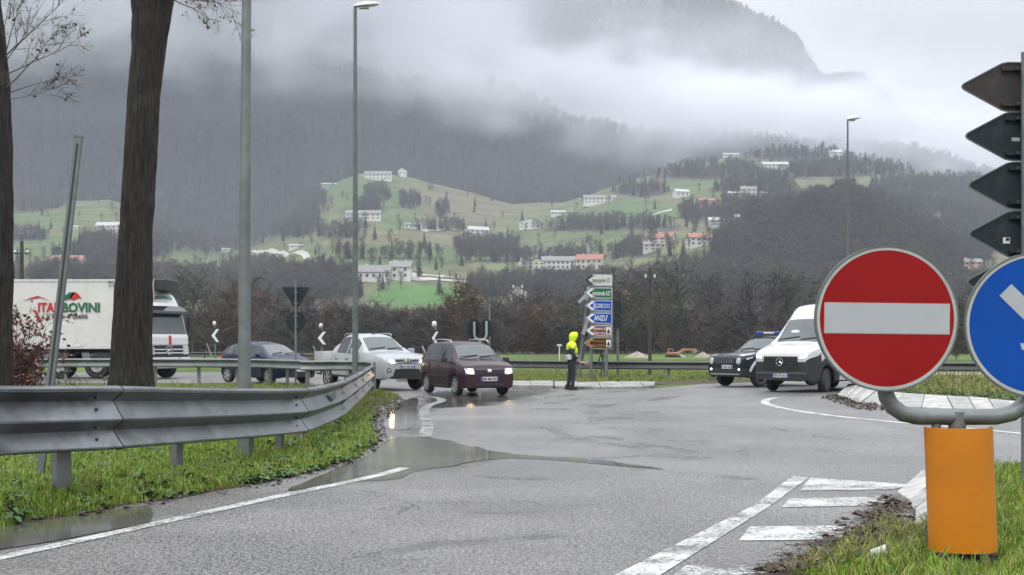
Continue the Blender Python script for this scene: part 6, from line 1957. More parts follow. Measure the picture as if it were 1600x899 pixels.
    part('high_roof', side_prism([(-.36, 2.86), (-.42, 2.98), (-.62, 3.30), (-.85, 3.52), (-1.1, 3.64), (-1.5, 3.68), (-1.5, 2.86)], W - .22, -W / 2 + .11), whc, bevel=.12)
    part('roof_slot', side_prism([(-.52, 2.98), (-.50, 3.12), (-.60, 3.20), (-.9, 3.2), (-.9, 2.98)], 1.1, -.55), m_line)
    # front face items: y right is negative
    def face(name, y0_, y1_, zb, zt, mt, off=.0, xb=None, xt=None, bevel=None):
        def fx(z):
            tab = [(.95, 0), (1.72, -.02), (1.85, -.10), (2.78, -.34), (2.9, -.5)]
            return interp(tab, z)
        m = MB(); n = 4; vs = []
        for j in range(n + 1):
            z = zb + (zt - zb) * j / n
            for y in (y0_, y1_): vs.append((fx(z) + .03 + off, y, z))
        base = len(vs)
        vs += [(x - .05 - off * .5, y, z) for x, y, z in vs]
        fs = [(2 * j, 2 * j + 1, 2 * j + 3, 2 * j + 2) for j in range(n)] + [(2 * j, 2 * j + 2, base + 2 * j + 2, base + 2 * j) for j in range(n)] + [(2 * j + 1, base + 2 * j + 1, base + 2 * j + 3, 2 * j + 3) for j in range(n)] + [(2 * n, 2 * n + 1, base + 2 * n + 1, base + 2 * n), (0, base, base + 1, 1)]
        m.add(vs, fs); return part(name, m, mt, bevel)
    face('windscreen', -1.12, 1.12, 1.82, 2.66, m_glass)
    part('sun_visor', side_prism([(.02, 2.62), (-.02, 2.74), (-.40, 2.96), (-.46, 2.90), (-.28, 2.66)], W - .06, -W / 2 + .03), m_glassd, bevel=.02)
    face('front_panel', -1.16, 1.16, 1.38, 1.76, whc, .01)
    for i, z in enumerate((1.26, 1.12)): face('grille_slat', -.82, .82, z - .10, z - .055, whc, .035)
    face('grille', -.85, .85, .98, 1.34, m_line, .01)
    face('bumper', -1.2, 1.2, .42, .86, whc, .06, bevel=.03)
    face('lower_gap', -1.15, 1.15, .86, .98, m_blackp, .02)
    for sg in (-1, 1): face('headlight', sg * 1.0 - .16, sg * 1.0 + .16, .98, 1.28, m_lens, .03); face('fog_lamp', sg * .92 - .16, sg * .92 + .12, .50, .66, m_litw if sg > 0 else m_lens, .085)
    face('number_plate', -.26, .26, .52, .64, m_platew, .08)
    face('red_stripe', .02, .16, 1.38, 1.74, red, .022); face('red_stripe', .50, .64, .46, .84, red, .078)
    m = MB(); n = 24; vs = []; fs = []
    for (rr, x) in ((.16, .05), (.20, .05), (.20, .08), (.16, .08)):
        for q in range(n): aa = 2 * math.pi * q / n; vs.append((x, rr * math.cos(aa), 1.16 + rr * math.sin(aa)))
    for q in range(4):
        for w_ in range(n): fs.append((q * n + w_, q * n + (w_ + 1) % n, ((q + 1) % 4) * n + (w_ + 1) % n, ((q + 1) % 4) * n + w_))
    m.add(vs, fs)
    for q in range(3):
        aa = math.pi / 2 + q * 2 * math.pi / 3; t = Vector((0, math.cos(aa), math.sin(aa))); sx = Vector((0, -math.sin(aa), math.cos(aa))); p = Vector((.075, 0, 1.16))
        m.add([p + sx * .03, p + t * .18, p - sx * .03, p + Vector((.02, 0, 0))], [(0, 3, 1), (3, 2, 1)])
    part('star_badge', m, m_chrome)
    # windows, mirrors, tank, mudguard, wheel
    for sg in (-1, 1):
        m = MB(); y = sg * (W / 2 + .006)
        m.add([(-.32, y, 1.85), (-1.15, y, 1.85), (-1.15, y, 2.6), (-.46, y, 2.6)], [(0, 1, 2, 3) if sg > 0 else (3, 2, 1, 0)]); part('side_window', m, m_glassd)
        m = MB(); m.box((-.12, sg * (W / 2 + .20), 2.22), (.16, .22, .62)); m.bar((-.2, sg * W / 2, 2.68), (-.10, sg * (W / 2 + .2), 2.55), .05); part('wing_mirror', m, m_blackp, bevel=.03)
        m = MB(); m.box((-.70, sg * (W / 2 - .2), .88), (1.3, .42, .25)); part('mudguard', m, m_blackp, bevel=.05)
        m = MB(); m.box((-1.05, sg * (W / 2 + .004), 1.5), (.02, .012, 1.0)); part('door_gap', m, m_line)
        for xw in (-1.05, -4.6):
            p = MT @ Vector((xw, sg * (W / 2 - .2), .5))
            wheel(0, 0, loc=tuple(p), rz=a + (math.pi if sg > 0 else 0))
    m = MB(); m.box((-3.5, 0, .8), (4.4, 1.0, .25)); part('tractor_chassis', m, m_inside)
    # lettering on the roof front
    o = text_obj('ITAL', .26, red, root, (0, 0, 0), width=.62, bold=.01); o2 = text_obj('BOVINI', .26, grn, root, (0, 0, 0), width=1.0, bold=.01)
    q = Matrix(((0, 0, 1, 0), (1, 0, 0, 0), (0, 1, 0, 0), (0, 0, 0, 1)))
    tilt = Matrix.Rotation(R(-50), 4, 'Y')
    for ob, y in ((o, -.82), (o2, -.17)):
        for v in ob.data.vertices:
            p = Vector(v.co); w = Vector((-.50 - p.y * .72 + p.z, y + p.x, 3.24 + p.y * .69)); v.co = MT @ w
        ob.location = (0, 0, 0); ob.rotation_euler = (0, 0, 0)
lorry()
# ------------------------------------------------------------------ traffic officer
m_hiv = mat('fluorescent_yellow_cloth', (.62, .80, .02), .6, var=.10, scale=9, bump=.4, bscale=14)
m_navy = mat('navy_cloth', (.012, .014, .022), .75, var=.3, scale=9, bump=.4, bscale=14)
m_skin = mat('skin', (.42, .24, .17), .5, var=.1)
m_white_c = mat('white_belt_cloth', (.62, .62, .60), .55, var=.1)
m_band = mat('reflective_band', (.55, .57, .56), .35, var=.1)
def skin_mesh(name, verts, edges, radii, material, root, sub=2, root_i=0):
    me = bpy.data.meshes.new(name); me.from_pydata(verts, edges, [])
    tmp = bpy.data.objects.new(name + '_tmp', me); COL.objects.link(tmp)
    md = tmp.modifiers.new('skin', 'SKIN'); md.use_smooth_shade = True
    for i, r in enumerate(radii):
        sv = me.skin_vertices[0].data[i]; sv.radius = r if hasattr(r, '__len__') else (r, r); sv.use_root = (i == root_i)
    s2 = tmp.modifiers.new('sub', 'SUBSURF'); s2.levels = sub; s2.render_levels = sub
    dg = bpy.context.evaluated_depsgraph_get(); dg.update()
    out = bpy.data.meshes.new_from_object(tmp.evaluated_get(dg)); bpy.data.objects.remove(tmp)
    out.name = name; out.materials.clear(); out.materials.append(material)
    out.polygons.foreach_set('use_smooth', [True] * len(out.polygons))
    return link(name, out, root)
def officer():
    p = gp(893, 609.5)
    root = empty('person', (p.x, p.y, 0), 0, 'traffic officer in a hooded fluorescent yellow jacket and dark trousers standing by the kerb', 'person')
    # faces right (+x), seen from its side; a little turned away from the camera
    root.rotation_euler = (0, 0, R(12))
    # body: one continuous skin figure
    V = [(0, 0, .95), (.0, 0, 1.12), (.005, 0, 1.30), (.0, 0, 1.43), (.03, 0, 1.50), (.055, 0, 1.58), (.07, 0, 1.66), (.06, 0, 1.735),
         (.0, -.10, .92), (.035, -.11, .52), (-.005, -.11, .12), (-.02, -.11, .05), (.13, -.12, .035),
         (.0, .10, .92), (-.01, .11, .52), (-.09, .12, .12), (-.10, .12, .05), (.04, .13, .035),
         (-.005, -.19, 1.40), (-.03, -.25, 1.13), (.13, -.27, .93), (.20, -.27, .87),
         (-.005, .19, 1.40), (-.02, .24, 1.13), (.16, .22, .97), (.22, .21, .92)]
    E = [(0, 1), (1, 2), (2, 3), (3, 4), (4, 5), (5, 6), (6, 7), (0, 8), (8, 9), (9, 10), (10, 11), (11, 12), (0, 13), (13, 14), (14, 15), (15, 16), (16, 17), (3, 18), (18, 19), (19, 20), (20, 21), (3, 22), (22, 23), (23, 24), (24, 25)]
    Rr = [(.12, .09), (.11, .085), (.12, .09), (.085, .07), .045, .075, .088, .06,
          (.095, .09), .062, .042, .042, .036, (.095, .09), .062, .042, .042, .036, .045, .04, .034, .026, .045, .04, .034, .026]
    skin_mesh('body', V, E, Rr, m_skin, root, 1)
    # trousers
    Vt = [V[0], V[8], V[9], V[10], V[13], V[14], V[15]]
    skin_mesh('trousers', [(0, 0, 1.0), (0, -.10, .90), (.035, -.11, .52), (.0, -.11, .07), (0, .10, .90), (-.01, .11, .52), (-.09, .12, .07)], [(0, 1), (1, 2), (2, 3), (0, 4), (4, 5), (5, 6)], [(.14, .11), (.105, .095), .070, .060, (.105, .095), .070, .060], m_navy, root, 2)
    for y, x in ((-.11, -.01), (.12, -.09)):
        m = MB(); m.tube([(x - .09, y, .045), (x, y, .06), (x + .11, y, .05), (x + .19, y, .03)], [.035, .055, .048, .025], n=10); m.tube([(x - .03, y, .05), (x - .02, y, .16)], [.055, .06], n=10); m.build('boot', m_line, root, smooth=60)
    # jacket: dark lower part, fluorescent shoulders
    skin_mesh('jacket', [(-.005, 0, .93), (0, 0, 1.08), (.0, 0, 1.24), (0, -.17, 1.34), (-.03, -.245, 1.13), (.12, -.27, .95), (0, .17, 1.34), (-.02, .245, 1.13), (.15, .225, .985)], [(0, 1), (1, 2), (2, 3), (3, 4), (4, 5), (2, 6), (6, 7), (7, 8)], [(.17, .14), (.155, .13), (.165, .135), .078, .064, .050, .078, .064, .050], m_navy, root, 2)
    skin_mesh('yellow_shoulders', [(0, 0, 1.21), (0, 0, 1.40), (.0, 0, 1.46), (-.0, -.17, 1.40), (-.02, -.235, 1.24), (0, .17, 1.40), (-.015, .235, 1.24)], [(0, 1), (1, 2), (1, 3), (3, 4), (1, 5), (5, 6)], [(.185, .15), (.175, .14), (.11, .10), .10, .085, .10, .085], m_hiv, root, 2)
    m = MB(); M = T(.10, -.12, 1.22); m.box((.09, -.10, 1.22), (.15, .16, .20)); m.build('yellow_chest_panel', m_hiv, root, bevel=.05)
    # hood pulled up, open towards the front
    m = MB(); n = 18; vs = []; fs = []
    C = Vector((.055, 0, 1.655))
    rows = 10
    for i in range(rows + 1):
        ph = -1.25 + 2.75 * i / rows            # from the back of the neck up over the head
        for k in range(n):
            a = R(58) + (2 * math.pi - R(116)) * k / (n - 1)
            cr = math.cos(ph); d = Vector((math.cos(a) * cr, math.sin(a) * cr, math.sin(ph)))
            s_ = Vector((.135, .115, .145))
            q = C + Vector((d.x * s_.x, d.y * s_.y, d.z * s_.z))
            if d.x > 0: q.x += .045 * (1 + d.z)
            if d.z < -.3: q += Vector((-.01, 0, -.03))
            vs.append(q)
    for i in range(rows):
        for k in range(n - 1): fs.append((i * n + k, i * n + k + 1, (i + 1) * n + k + 1, (i + 1) * n + k))
    m.add(vs, fs); hd = m.build('hood', m_hiv, root, smooth=80)
    so = hd.modifiers.new('solid', 'SOLIDIFY'); so.thickness = .012
    m = MB(); m.tube([(.0, 0, 1.40), (.02, 0, 1.50), (.035, 0, 1.57)], [.11, .088, .080], n=14); m.build('hood_collar', m_hiv, root, smooth=80)
    # face
    m = MB(); m.lathe([(.01, -.02), (.018, 0), (.008, .04)], 8, T(.155, 0, 1.645) @ Matrix.Rotation(R(15), 4, 'Y')); m.build('nose', m_skin, root, smooth=60)
    for s in (-1, 1): blob(root, 'eye', (.145, s * .032, 1.675), (.008, .013, .007), m_white_c, n=8)
    m = MB(); m.box((.148, 0, 1.605), (.008, .045, .008)); m.build('mouth', mat('lips', (.3, .12, .1), .5), root)
    m = MB(); m.box((.10, 0, 1.735), (.08, .13, .03)); m.build('hair', m_line, root, bevel=.01)
    # belt, pouch and cuffs
    m = MB(); n = 20; vs = []
    m.tube([(0, 0, 1.035), (0, 0, 1.085)], .196, n=20); m.v = [(x, y * .84, z) for x, y, z in m.v]; m.build('white_belt', m_white_c, root, smooth=60)
    m = MB(); m.box((-.10, -.165, 1.02), (.12, .06, .16)); m.build('holster', m_white_c, root, bevel=.02)
    m = MB(); m.tube([(0, 0, .96), (0, 0, .985)], .20, n=20); m.v = [(x, y * .84, z) for x, y, z in m.v]; m.build('reflective_band', m_band, root, smooth=60)
    # hands with fingers
    def hand(w, d, sg):
        w = Vector(w); d = Vector(d).normalized(); side = Vector((0, 1, 0)); up = d.cross(side).normalized()
        Vh = [w, w + d * .05]; Eh = [(0, 1)]; Rh = [(.024, .030), (.016, .038)]
        for i in range(4):
            o = (i - 1.5) * .020; L = (.070, .082, .078, .060)[i]
            b = w + d * .085 + side * o
            c1 = b + d * L * .5 + up * -.010 * sg; c2 = c1 + d * L * .28 - up * .03 * sg
            k = len(Vh); Vh += [b, c1, c2]; Eh += [(1, k), (k, k + 1), (k + 1, k + 2)]; Rh += [.010, .009, .008]
        k = len(Vh); Vh += [w + d * .035 + side * .035, w + d * .085 + side * .055 - up * .015 * sg]; Eh += [(1, k), (k, k + 1)]; Rh += [.012, .009]
        return skin_mesh('hand', [tuple(v) for v in Vh], Eh, Rh, m_skin, root, 1)
    hand((.15, -.27, .91), (.8, 0, -.6), 1); hand((.20, .215, .95), (.85, -.1, -.4), 1)
    # signal disc held low
    s = empty('signal_paddle', (0, 0, 0), 0, 'small round signal paddle held low in the hand of the traffic officer', 'paddle')
    c, sn = math.cos(R(12)), math.sin(R(12))
    s.location = (p.x + .30 * c + .26 * sn, p.y + .30 * sn - .26 * c, .86)
    m = MB(); m.tube([(-.09, 0, .02), (.06, 0, -.02)], .014, n=8); m.build('handle', m_white_c, s)
    m = MB(); m.lathe([(.075, -.006), (.08, 0), (.075, .006)], 20, T(.12, 0, -.035) @ Matrix.Rotation(R(90), 4, 'X')); m.build('disc', mat('paddle_red_grey', (.30, .16, .14), .5), s, smooth=60)
officer()
# ------------------------------------------------------------------ spoil heaps, digger, houses
m_gravel = mat('gravel_heap', (.27, .235, .20), .95, var=.3, scale=3, bump=.8, bscale=5)
def heap(u, vb, w, h, label, Y=None, seed=0):
    Y = Y or 118.0; k = Y / F
    root_loc = Vector(((u - 800) * k, Y, .1))
    n = 40; vs = []; fs = []; Wd = w * k; H = h * k
    for j in range(n + 1):
        for i in range(n + 1):
            x = (i / n * 2 - 1); y = (j / n * 2 - 1); d = math.hypot(x, y)
            z = max(0, 1 - d * (1 + .15 * fbm(x * 2, y * 2, seed, 2))) ** .9 * H * (1 + .10 * fbm(x * 5, y * 5, seed, 3))
            vs.append((x * Wd / 2, y * Wd / 2, z - .05))
    for j in range(n):
        for i in range(n): a = j * (n + 1) + i; fs.append((a, a + 1, a + n + 2, a + n + 1))
    m = MB(); m.add(vs, fs); o = m.build('gravel_heap', m_gravel, smooth=180); o.location = root_loc
    return tag(o, label, 'gravel heap', 'gravel heaps in the field')
heap(996, 556, 42, 11, 'pale gravel heap in the field between the dark pole and the direction signs', seed=1)
heap(1098, 556, 28, 10, 'pale gravel heap left of the black and white police car', Y=120, seed=2)
heap(1058, 556, 30, 7, 'low gravel heap under the arm of the orange digger', Y=124, seed=3)
def digger():
    Y = 121.0; k = Y / F
    bx = (1055 - 800) * k
    root = empty('excavator', (bx, Y, .1), R(0), 'small orange excavator with its arm stretched to the right over gravel', 'excavator')
    org = mat('digger_orange', (.33, .17, .09), .5, var=.15, dirt=(.3, .2, .12), dscale=1, damount=.6)
    X = lambda u: (u - 1055) * k; Z = lambda v: (556 - v) * k
    m = MB(); m.prism([(X(1041), 0), (X(1043), Z(553)), (X(1060), Z(553)), (X(1063), .0)], .5, T(0, -.6, 0) @ yz_frame()); m.build('track', m_line, root)
    m = MB(); m.prism([(X(1041), 0), (X(1043), Z(553)), (X(1060), Z(553)), (X(1063), .0)], .5, T(0, 1.4, 0) @ yz_frame()); m.build('track', m_line, root)
    m = MB(); m.box((X(1052), .2, Z(550.5)), (18 * k, 2.0, 4 * k)); m.build('engine_cover', org, root, bevel=.08)
    m = MB(); m.box((X(1047), -.2, Z(546.5)), (7 * k, 1.0, 7 * k)); cb = m.build('cab', org, root, bevel=.06)
    m = MB(); m.box((X(1047), -.71, Z(545.5)), (5 * k, .03, 4 * k)); m.build('window', m_glassd, cb)
    m = MB(); m.bar((X(1058), .3, Z(551)), (X(1070), .3, Z(543.5)), .25, .3, up=(0, 1, 0)); m.build('boom', org, root)
    m = MB(); m.bar((X(1069), .3, Z(543.8)), (X(1086), .3, Z(544.5)), .2, .24, up=(0, 1, 0)); m.build('arm', org, root)
    m = MB(); m.prism([(X(1084), Z(545)), (X(1088), Z(543)), (X(1090), Z(547)), (X(1086), Z(550)), (X(1083), Z(549))], .6, T(0, .6, 0) @ yz_frame()); m.build('bucket', m_gravel, root)
digger()

m_wallw = mat('white_render', (.60, .59, .56), .85, var=.08, scale=.5, dirt=(.5, .48, .43), dscale=.4, damount=.5)
m_wallc = mat('cream_render', (.56, .52, .45), .85, var=.1, scale=.5, dirt=(.4, .37, .32), dscale=.4, damount=.6)
m_wallp = mat('pink_render', (.55, .33, .26), .85, var=.1, scale=.5)
m_wallg = mat('grey_stone_wall', (.30, .29, .27), .9, var=.2, scale=.8)
m_roofr = mat('red_tile_roof', (.33, .15, .11), .85, var=.2, scale=1)
m_roofg = mat('grey_roof', (.22, .21, .20), .8, var=.2, scale=1)
m_roofw = mat('pale_sheet_roof', (.42, .42, .41), .6, var=.1)
m_win = mat('dark_window', (.035, .038, .042), .3, var=.2)
MW = {'w': m_wallw, 'c': m_wallc, 'p': m_wallp, 'g': m_wallg}; MR = {'r': m_roofr, 'g': m_roofg, 'w': m_roofw}
def house(u, vb, wpx, hpx, wall, roof, floors, cols, label, rz=0.0, depth=8.0, gable=False, chim=1, rf=.28, name='house', cat='house', ext=None, eave=.5):
    p = hit_hill_fast(u, vb)
    if p is None: p = hit_hill(u, vb)
    Y = p.y; k = Y / F
    root = empty(name, (p.x, Y, p.z), R(rz), label, cat)
    W = wpx * k; H = hpx * k
    Hr = H * rf; Hw = H - Hr
    D = min(depth, max(5, W))
    m = MB()
    if gable:      # gable end faces us: ridge runs along y
        m.prism([(-W / 2, -3), (W / 2, -3), (W / 2, Hw), (0, Hw + Hr * .92), (-W / 2, Hw)], D, T(0, D / 2, 0) @ yz_frame())
        m.build('wall', MW[wall], root)
        t = .25; e = eave; s = Hr / (W / 2)
        for sg in (-1, 1):
            m = MB(); m.prism([(0, H), (sg * (W / 2 + e), Hw - e * s), (sg * (W / 2 + e), Hw - e * s + t), (0, H + t)], D + 2 * e, T(0, D / 2 + e, 0) @ yz_frame()); rr = m.build('roof_slope', MR[roof], root)
    else:
        m.box((0, 0, (Hw - 3) / 2), (W, D, Hw + 3))
        Mx = Matrix(((0, 0, 1, -W / 2), (1, 0, 0, 0), (0, 1, 0, 0), (0, 0, 0, 1)))
        m.prism([(-D / 2, Hw), (D / 2, Hw), (0, Hw + Hr * .9)], W, Mx)
        m.build('wall', MW[wall], root)
        t = .25; e = eave; s = Hr / (D / 2)
        Mx2 = Matrix(((0, 0, 1, -W / 2 - e), (1, 0, 0, 0), (0, 1, 0, 0), (0, 0, 0, 1)))
        for sg in (-1, 1):
            m = MB(); m.prism([(0, H), (sg * (D / 2 + e), Hw - e * s), (sg * (D / 2 + e), Hw - e * s + t), (0, H + t)], W + 2 * e, Mx2); rr = m.build('roof_slope', MR[roof], root)
    wm = None; yf = -D / 2 - .06
    for f in range(floors):
        for c in range(cols):
            x = -W / 2 + W * (c + .5) / cols; z = Hw * (f + .52) / floors
            if wm is None:
                mm_ = MB(); mm_.box((0, 0, 0), (min(1.1, W / cols * .45), .14, min(1.4, Hw / floors * .5))); wm = mm_.mesh('window', m_win)
            o = link('window', wm, root); o.location = (x, yf, z)
    for i in range(chim):
        m = MB(); m.box((W * (-.25 + .5 * i), 0, H + .1), (.8, .8, 1.2)); m.build('chimney', m_wallw, rr)
    return root
HS = [
 (591, 281, 42, 14, 'w', 'g', 2, 7, 'long white house at the top of the central green hill'),
 (629, 273, 13, 12, 'w', 'w', 1, 2, 'small white gabled house at the very top of the central green hill', dict(gable=True)),
 (568, 344, 54, 15, 'w', 'g', 2, 7, 'long grey roofed farmhouse halfway up the green hill behind the tall street lamp'),
 (646, 356, 26, 8, 'w', 'g', 1, 4, 'low white house in the middle of the central green hill'),
 (746, 369, 35, 15, 'w', 'w', 2, 4, 'white farmhouse with pale roof standing among dark bushes on the hill', dict(rz=28)),
 (830, 357, 34, 15, 'w', 'g', 2, 4, 'white chalet with wide eaves on the open slope above the direction signs', dict(rz=-20, gable=True)),
 (872, 336, 22, 8, 'w', 'w', 1, 4, 'low pale roofed house under the edge of the dark forest'),
 (937, 317, 50, 13, 'w', 'g', 2, 8, 'long white row house on the upper meadow right of the forest edge'),
 (1064, 307, 23, 12, 'w', 'w', 1, 3, 'small white house with white roof on the upper right meadow', dict(rz=15)),
 (1109, 321, 34, 11, 'p', 'r', 1, 4, 'pinkish red roofed house on the upper right meadow'),
 (1146, 307, 24, 8, 'w', 'w', 1, 3, 'low white shed left of the grey farm on the right ridge'),
 (1169, 305, 24, 14, 'c', 'g', 2, 3, 'tall grey roofed farmhouse on the right ridge'),
 (1196, 308, 20, 8, 'w', 'w', 1, 2, 'low white outbuilding right of the grey farm on the right ridge'),
 (1122, 353, 30, 14, 'w', 'w', 2, 4, 'white two storey house at the left foot of the wooded knoll'),
 (1159, 349, 24, 12, 'c', 'g', 1, 3, 'dull grey house against the left side of the wooded knoll'),
 (1038, 386, 30, 22, 'c', 'r', 3, 3, 'tall cream house with red roof on the slope right of the direction signs', dict(rz=-25)),
 (1022, 392, 34, 14, 'c', 'g', 2, 4, 'lower grey roofed wing in front of the tall cream house'),
 (1093, 384, 36, 19, 'w', 'r', 2, 4, 'white house with red roof on the meadow beside the wooded knoll', dict(rz=8)),
 (1211, 265, 40, 12, 'w', 'w', 2, 6, 'pale farmstead high on the hazy right ridge'),
 (1142, 239, 24, 6, 'w', 'w', 1, 3, 'faint long house highest on the hazy right ridge'),
 (1305, 247, 19, 12, 'w', 'w', 2, 3, 'faint white house alone high behind the right street lamp'),
 (1358, 263, 12, 6, 'w', 'w', 1, 1, 'tiny faint white hut high on the right'),
 (1459, 308, 20, 8, 'w', 'g', 1, 2, 'faint house on the hazy slope left of the arrow boards'),
 (1516, 420, 30, 16, 'p', 'g', 2, 3, 'pink house on the meadow between the two round signs'),
 (626, 435, 33, 27, 'w', 'g', 2, 2, 'white square two storey house with four dark windows at the foot of the hill', dict(depth=10, chim=2)),
 (585, 437, 50, 23, 'w', 'g', 1, 5, 'long low white barn joined to the square white house', dict(rf=.45)),
 (809, 473, 27, 26, 'w', 'g', 1, 2, 'white gabled house with a dark arch above the traffic officer', dict(gable=True, chim=2)),
 (818, 415, 15, 10, 'w', 'g', 1, 1, 'small white gabled shed left of the long terrace', dict(gable=True)),
 (838, 420, 26, 17, 'c', 'g', 2, 3, 'old grey house at the left end of the long terrace', dict(gable=True)),
 (872, 421, 50, 20, 'w', 'g', 2, 7, 'long white terrace half hidden by bare trees above the direction signs'),
 (922, 420, 42, 23, 'c', 'r', 2, 5, 'cream end house with red roof at the right of the long terrace', dict(rz=-15)),
 (969, 474, 26, 22, 'c', 'r', 2, 3, 'red roofed house just behind the direction signs', dict()),
 (107, 416, 47, 17, 'w', 'r', 2, 4, 'white farmhouse with a red roof above the lorry trailer'),
 (172, 363, 40, 16, 'w', 'w', 2, 5, 'white house partly hidden by the thick tree trunk'),
 (44, 364, 25, 5, 'w', 'w', 1, 2, 'long low pale roof on the far left meadow'),
 (118, 358, 10, 5, 'w', 'w', 1, 1, 'tiny pale hut beside the leaning post'),
 (353, 393, 12, 5, 'w', 'w', 1, 1, 'tiny pale hut left of the thick lamp post'),
 (463, 389, 20, 6, 'w', 'w', 1, 2, 'low pale shed right of the thick lamp post'),
 (490, 425, 13, 5, 'w', 'w', 1, 1, 'low pale roofed shed above the dark triangle sign'),
 (690, 524 - 60, 8, 5, 'w', 'w', 1, 1, 'tiny white hut at the edge of the bright green field'),
 (688, 437, 8, 6, 'w', 'w', 1, 1, 'tiny white garden hut right of the square white house'),
 (516, 292, 26, 6, 'g', 'w', 1, 2, 'faint grey farm sheds at the edge of the dark forest'),
]
for h in HS:
    if h[1] == 464: continue
    kw = h[9] if len(h) > 9 else {}
    kw.setdefault('rf', .34)
    house(*h[:9], **kw)
# dark arch of the gabled house
# ---- pale country road on the slope
def hill_strip(name, pts, w, material):
    P = [hit_hill_fast(u, v) for u, v in pts]
    q = []
    for a, b in zip(P, P[1:]):
        k = max(2, int((b - a).length / 4))
        for i in range(k):
            c = a.lerp(b, i / k); q.append(c)
    q.append(P[-1])
    vs = []
    for i, p in enumerate(q):
        d = (q[min(i + 1, len(q) - 1)] - q[max(i - 1, 0)]); d.z = 0; d.normalize(); s = Vector((d.y, -d.x, 0)) * w / 2
        for sg in (-1, 1):
            c = p + s * sg; vs.append((c.x, c.y, hill(c.x, c.y) + .35))
    m = MB(); m.add(vs, [(2 * i, 2 * i + 1, 2 * i + 3, 2 * i + 2) for i in range(len(q) - 1)]); return tag(m.build(name, material), kind='structure')
m_track = mat('pale_gravel_track', (.42, .40, .36), .9, var=.15, scale=.3)
hill_strip('country_road', [(560, 440), (650, 438), (700, 439), (760, 446), (850, 448)], 5, m_track)
hill_strip('country_road', [(640, 436), (665, 431), (720, 436)], 7, m_track)
hill_strip('country_road', [(1018, 338), (1030, 333), (1050, 328)], 6, m_track)
hill_strip('country_road', [(250, 452), (300, 456), (370, 448)], 4, m_track)
hill_strip('country_road', [(395, 392), (430, 396), (480, 403)], 4, m_track)
hill_strip('country_road', [(120, 413), (150, 416), (190, 424)], 8, m_track)
hill_strip('country_road', [(660, 362), (690, 358), (720, 360)], 5, m_track)
hill_strip('country_road', [(1300, 455), (1400, 452), (1490, 462)], 5, m_track)
# ------------------------------------------------------------------ near trees and shrubs
def bark_mat():
    m = bpy.data.materials.new('dark_wet_bark'); m.use_nodes = True
    nt = m.node_tree; N = nt.nodes; L = nt.links; b = N['Principled BSDF']; X = NX(nt)
    o = N.new('ShaderNodeTexCoord').outputs['Object']
    ridg = X.noise(o, 1.0, 6, .65, mul=(26, 26, 3.2)); blot = X.noise(o, 1.6, 6, .65); fine = X.noise(o, 60, 4, .6)
    rp = N.new('ShaderNodeValToRGB'); e = rp.color_ramp.elements
    e[0].position = .36; e[0].color = (.010, .008, .007, 1); e[1].position = .66; e[1].color = (.046, .036, .029, 1)
    L.new(ridg, rp.inputs[0])
    mx = N.new('ShaderNodeMix'); mx.data_type = 'RGBA'; L.new(X.sstep(X.add(X.mul(blot, .7), X.mul(ridg, .3)), .54, .66, 0, .75), mx.inputs[0])
    L.new(rp.outputs[0], mx.inputs['A']); mx.inputs['B'].default_value = (.062, .060, .040, 1)
    L.new(mx.outputs['Result'], b.inputs['Base Color']); b.inputs['Roughness'].default_value = .75; b.inputs['Specular IOR Level'].default_value = .35
    bp = N.new('ShaderNodeBump'); bp.inputs['Distance'].default_value = .03; bp.inputs['Strength'].default_value = 1.0
    L.new(X.add(ridg, X.mul(fine, .25)), bp.inputs['Height']); L.new(bp.outputs[0], b.inputs['Normal'])
    return m
m_trunk = bark_mat()
def bark_disp(p, a, z, k): return 1 + .05 * fbm(math.cos(a) * 2.2, math.sin(a) * 2.2, z * 1.1 + k, 4) + .02 * abs(fbm(math.cos(a) * 9, math.sin(a) * 9, z * 2.0 + k, 3))
def big_trunk(root, pts, k):
    """pts: (x, y, z, r)"""
    q = []
    P = [Vector(p[:3]) for p in pts]; Rr = [p[3] for p in pts]
    n = 96; vs = []; fs = []; rows = []
    for i in range(len(P) - 1):
        m_ = max(2, int((P[i + 1] - P[i]).length / .045))
        for j in range(m_):
            t = j / m_; t2 = t * t * (3 - 2 * t)
            rows.append((P[i].lerp(P[i + 1], t) if i else P[i].lerp(P[i + 1], t), Rr[i] + (Rr[i + 1] - Rr[i]) * t2))
    rows.append((P[-1], Rr[-1]))
    for (p, r) in rows:
        for j in range(n):
            a = 2 * math.pi * j / n
            rr = r * bark_disp(p, a, p.z, k) - .030 * abs(fbm(math.cos(a) * 5.5, math.sin(a) * 5.5, p.z * 1.3 + k, 3)) * (r / .25) + .02 * math.exp(-((p.z - 4.0 + k * .3) / .12) ** 2) * max(0, math.cos(a - 5.6)) + r * .10 * max(0, .5 - p.z) * 2 * (math.sin(a * 5 + k) * .5 + .5)
            vs.append((p.x + rr * math.cos(a), p.y + rr * math.sin(a), p.z))
    for i in range(len(rows) - 1):
        for j in range(n): fs.append((i * n + j, i * n + (j + 1) % n, (i + 1) * n + (j + 1) % n, (i + 1) * n + j))
    m = MB(); m.add(vs, fs); return m.build('trunk', m_trunk, root, smooth=180)
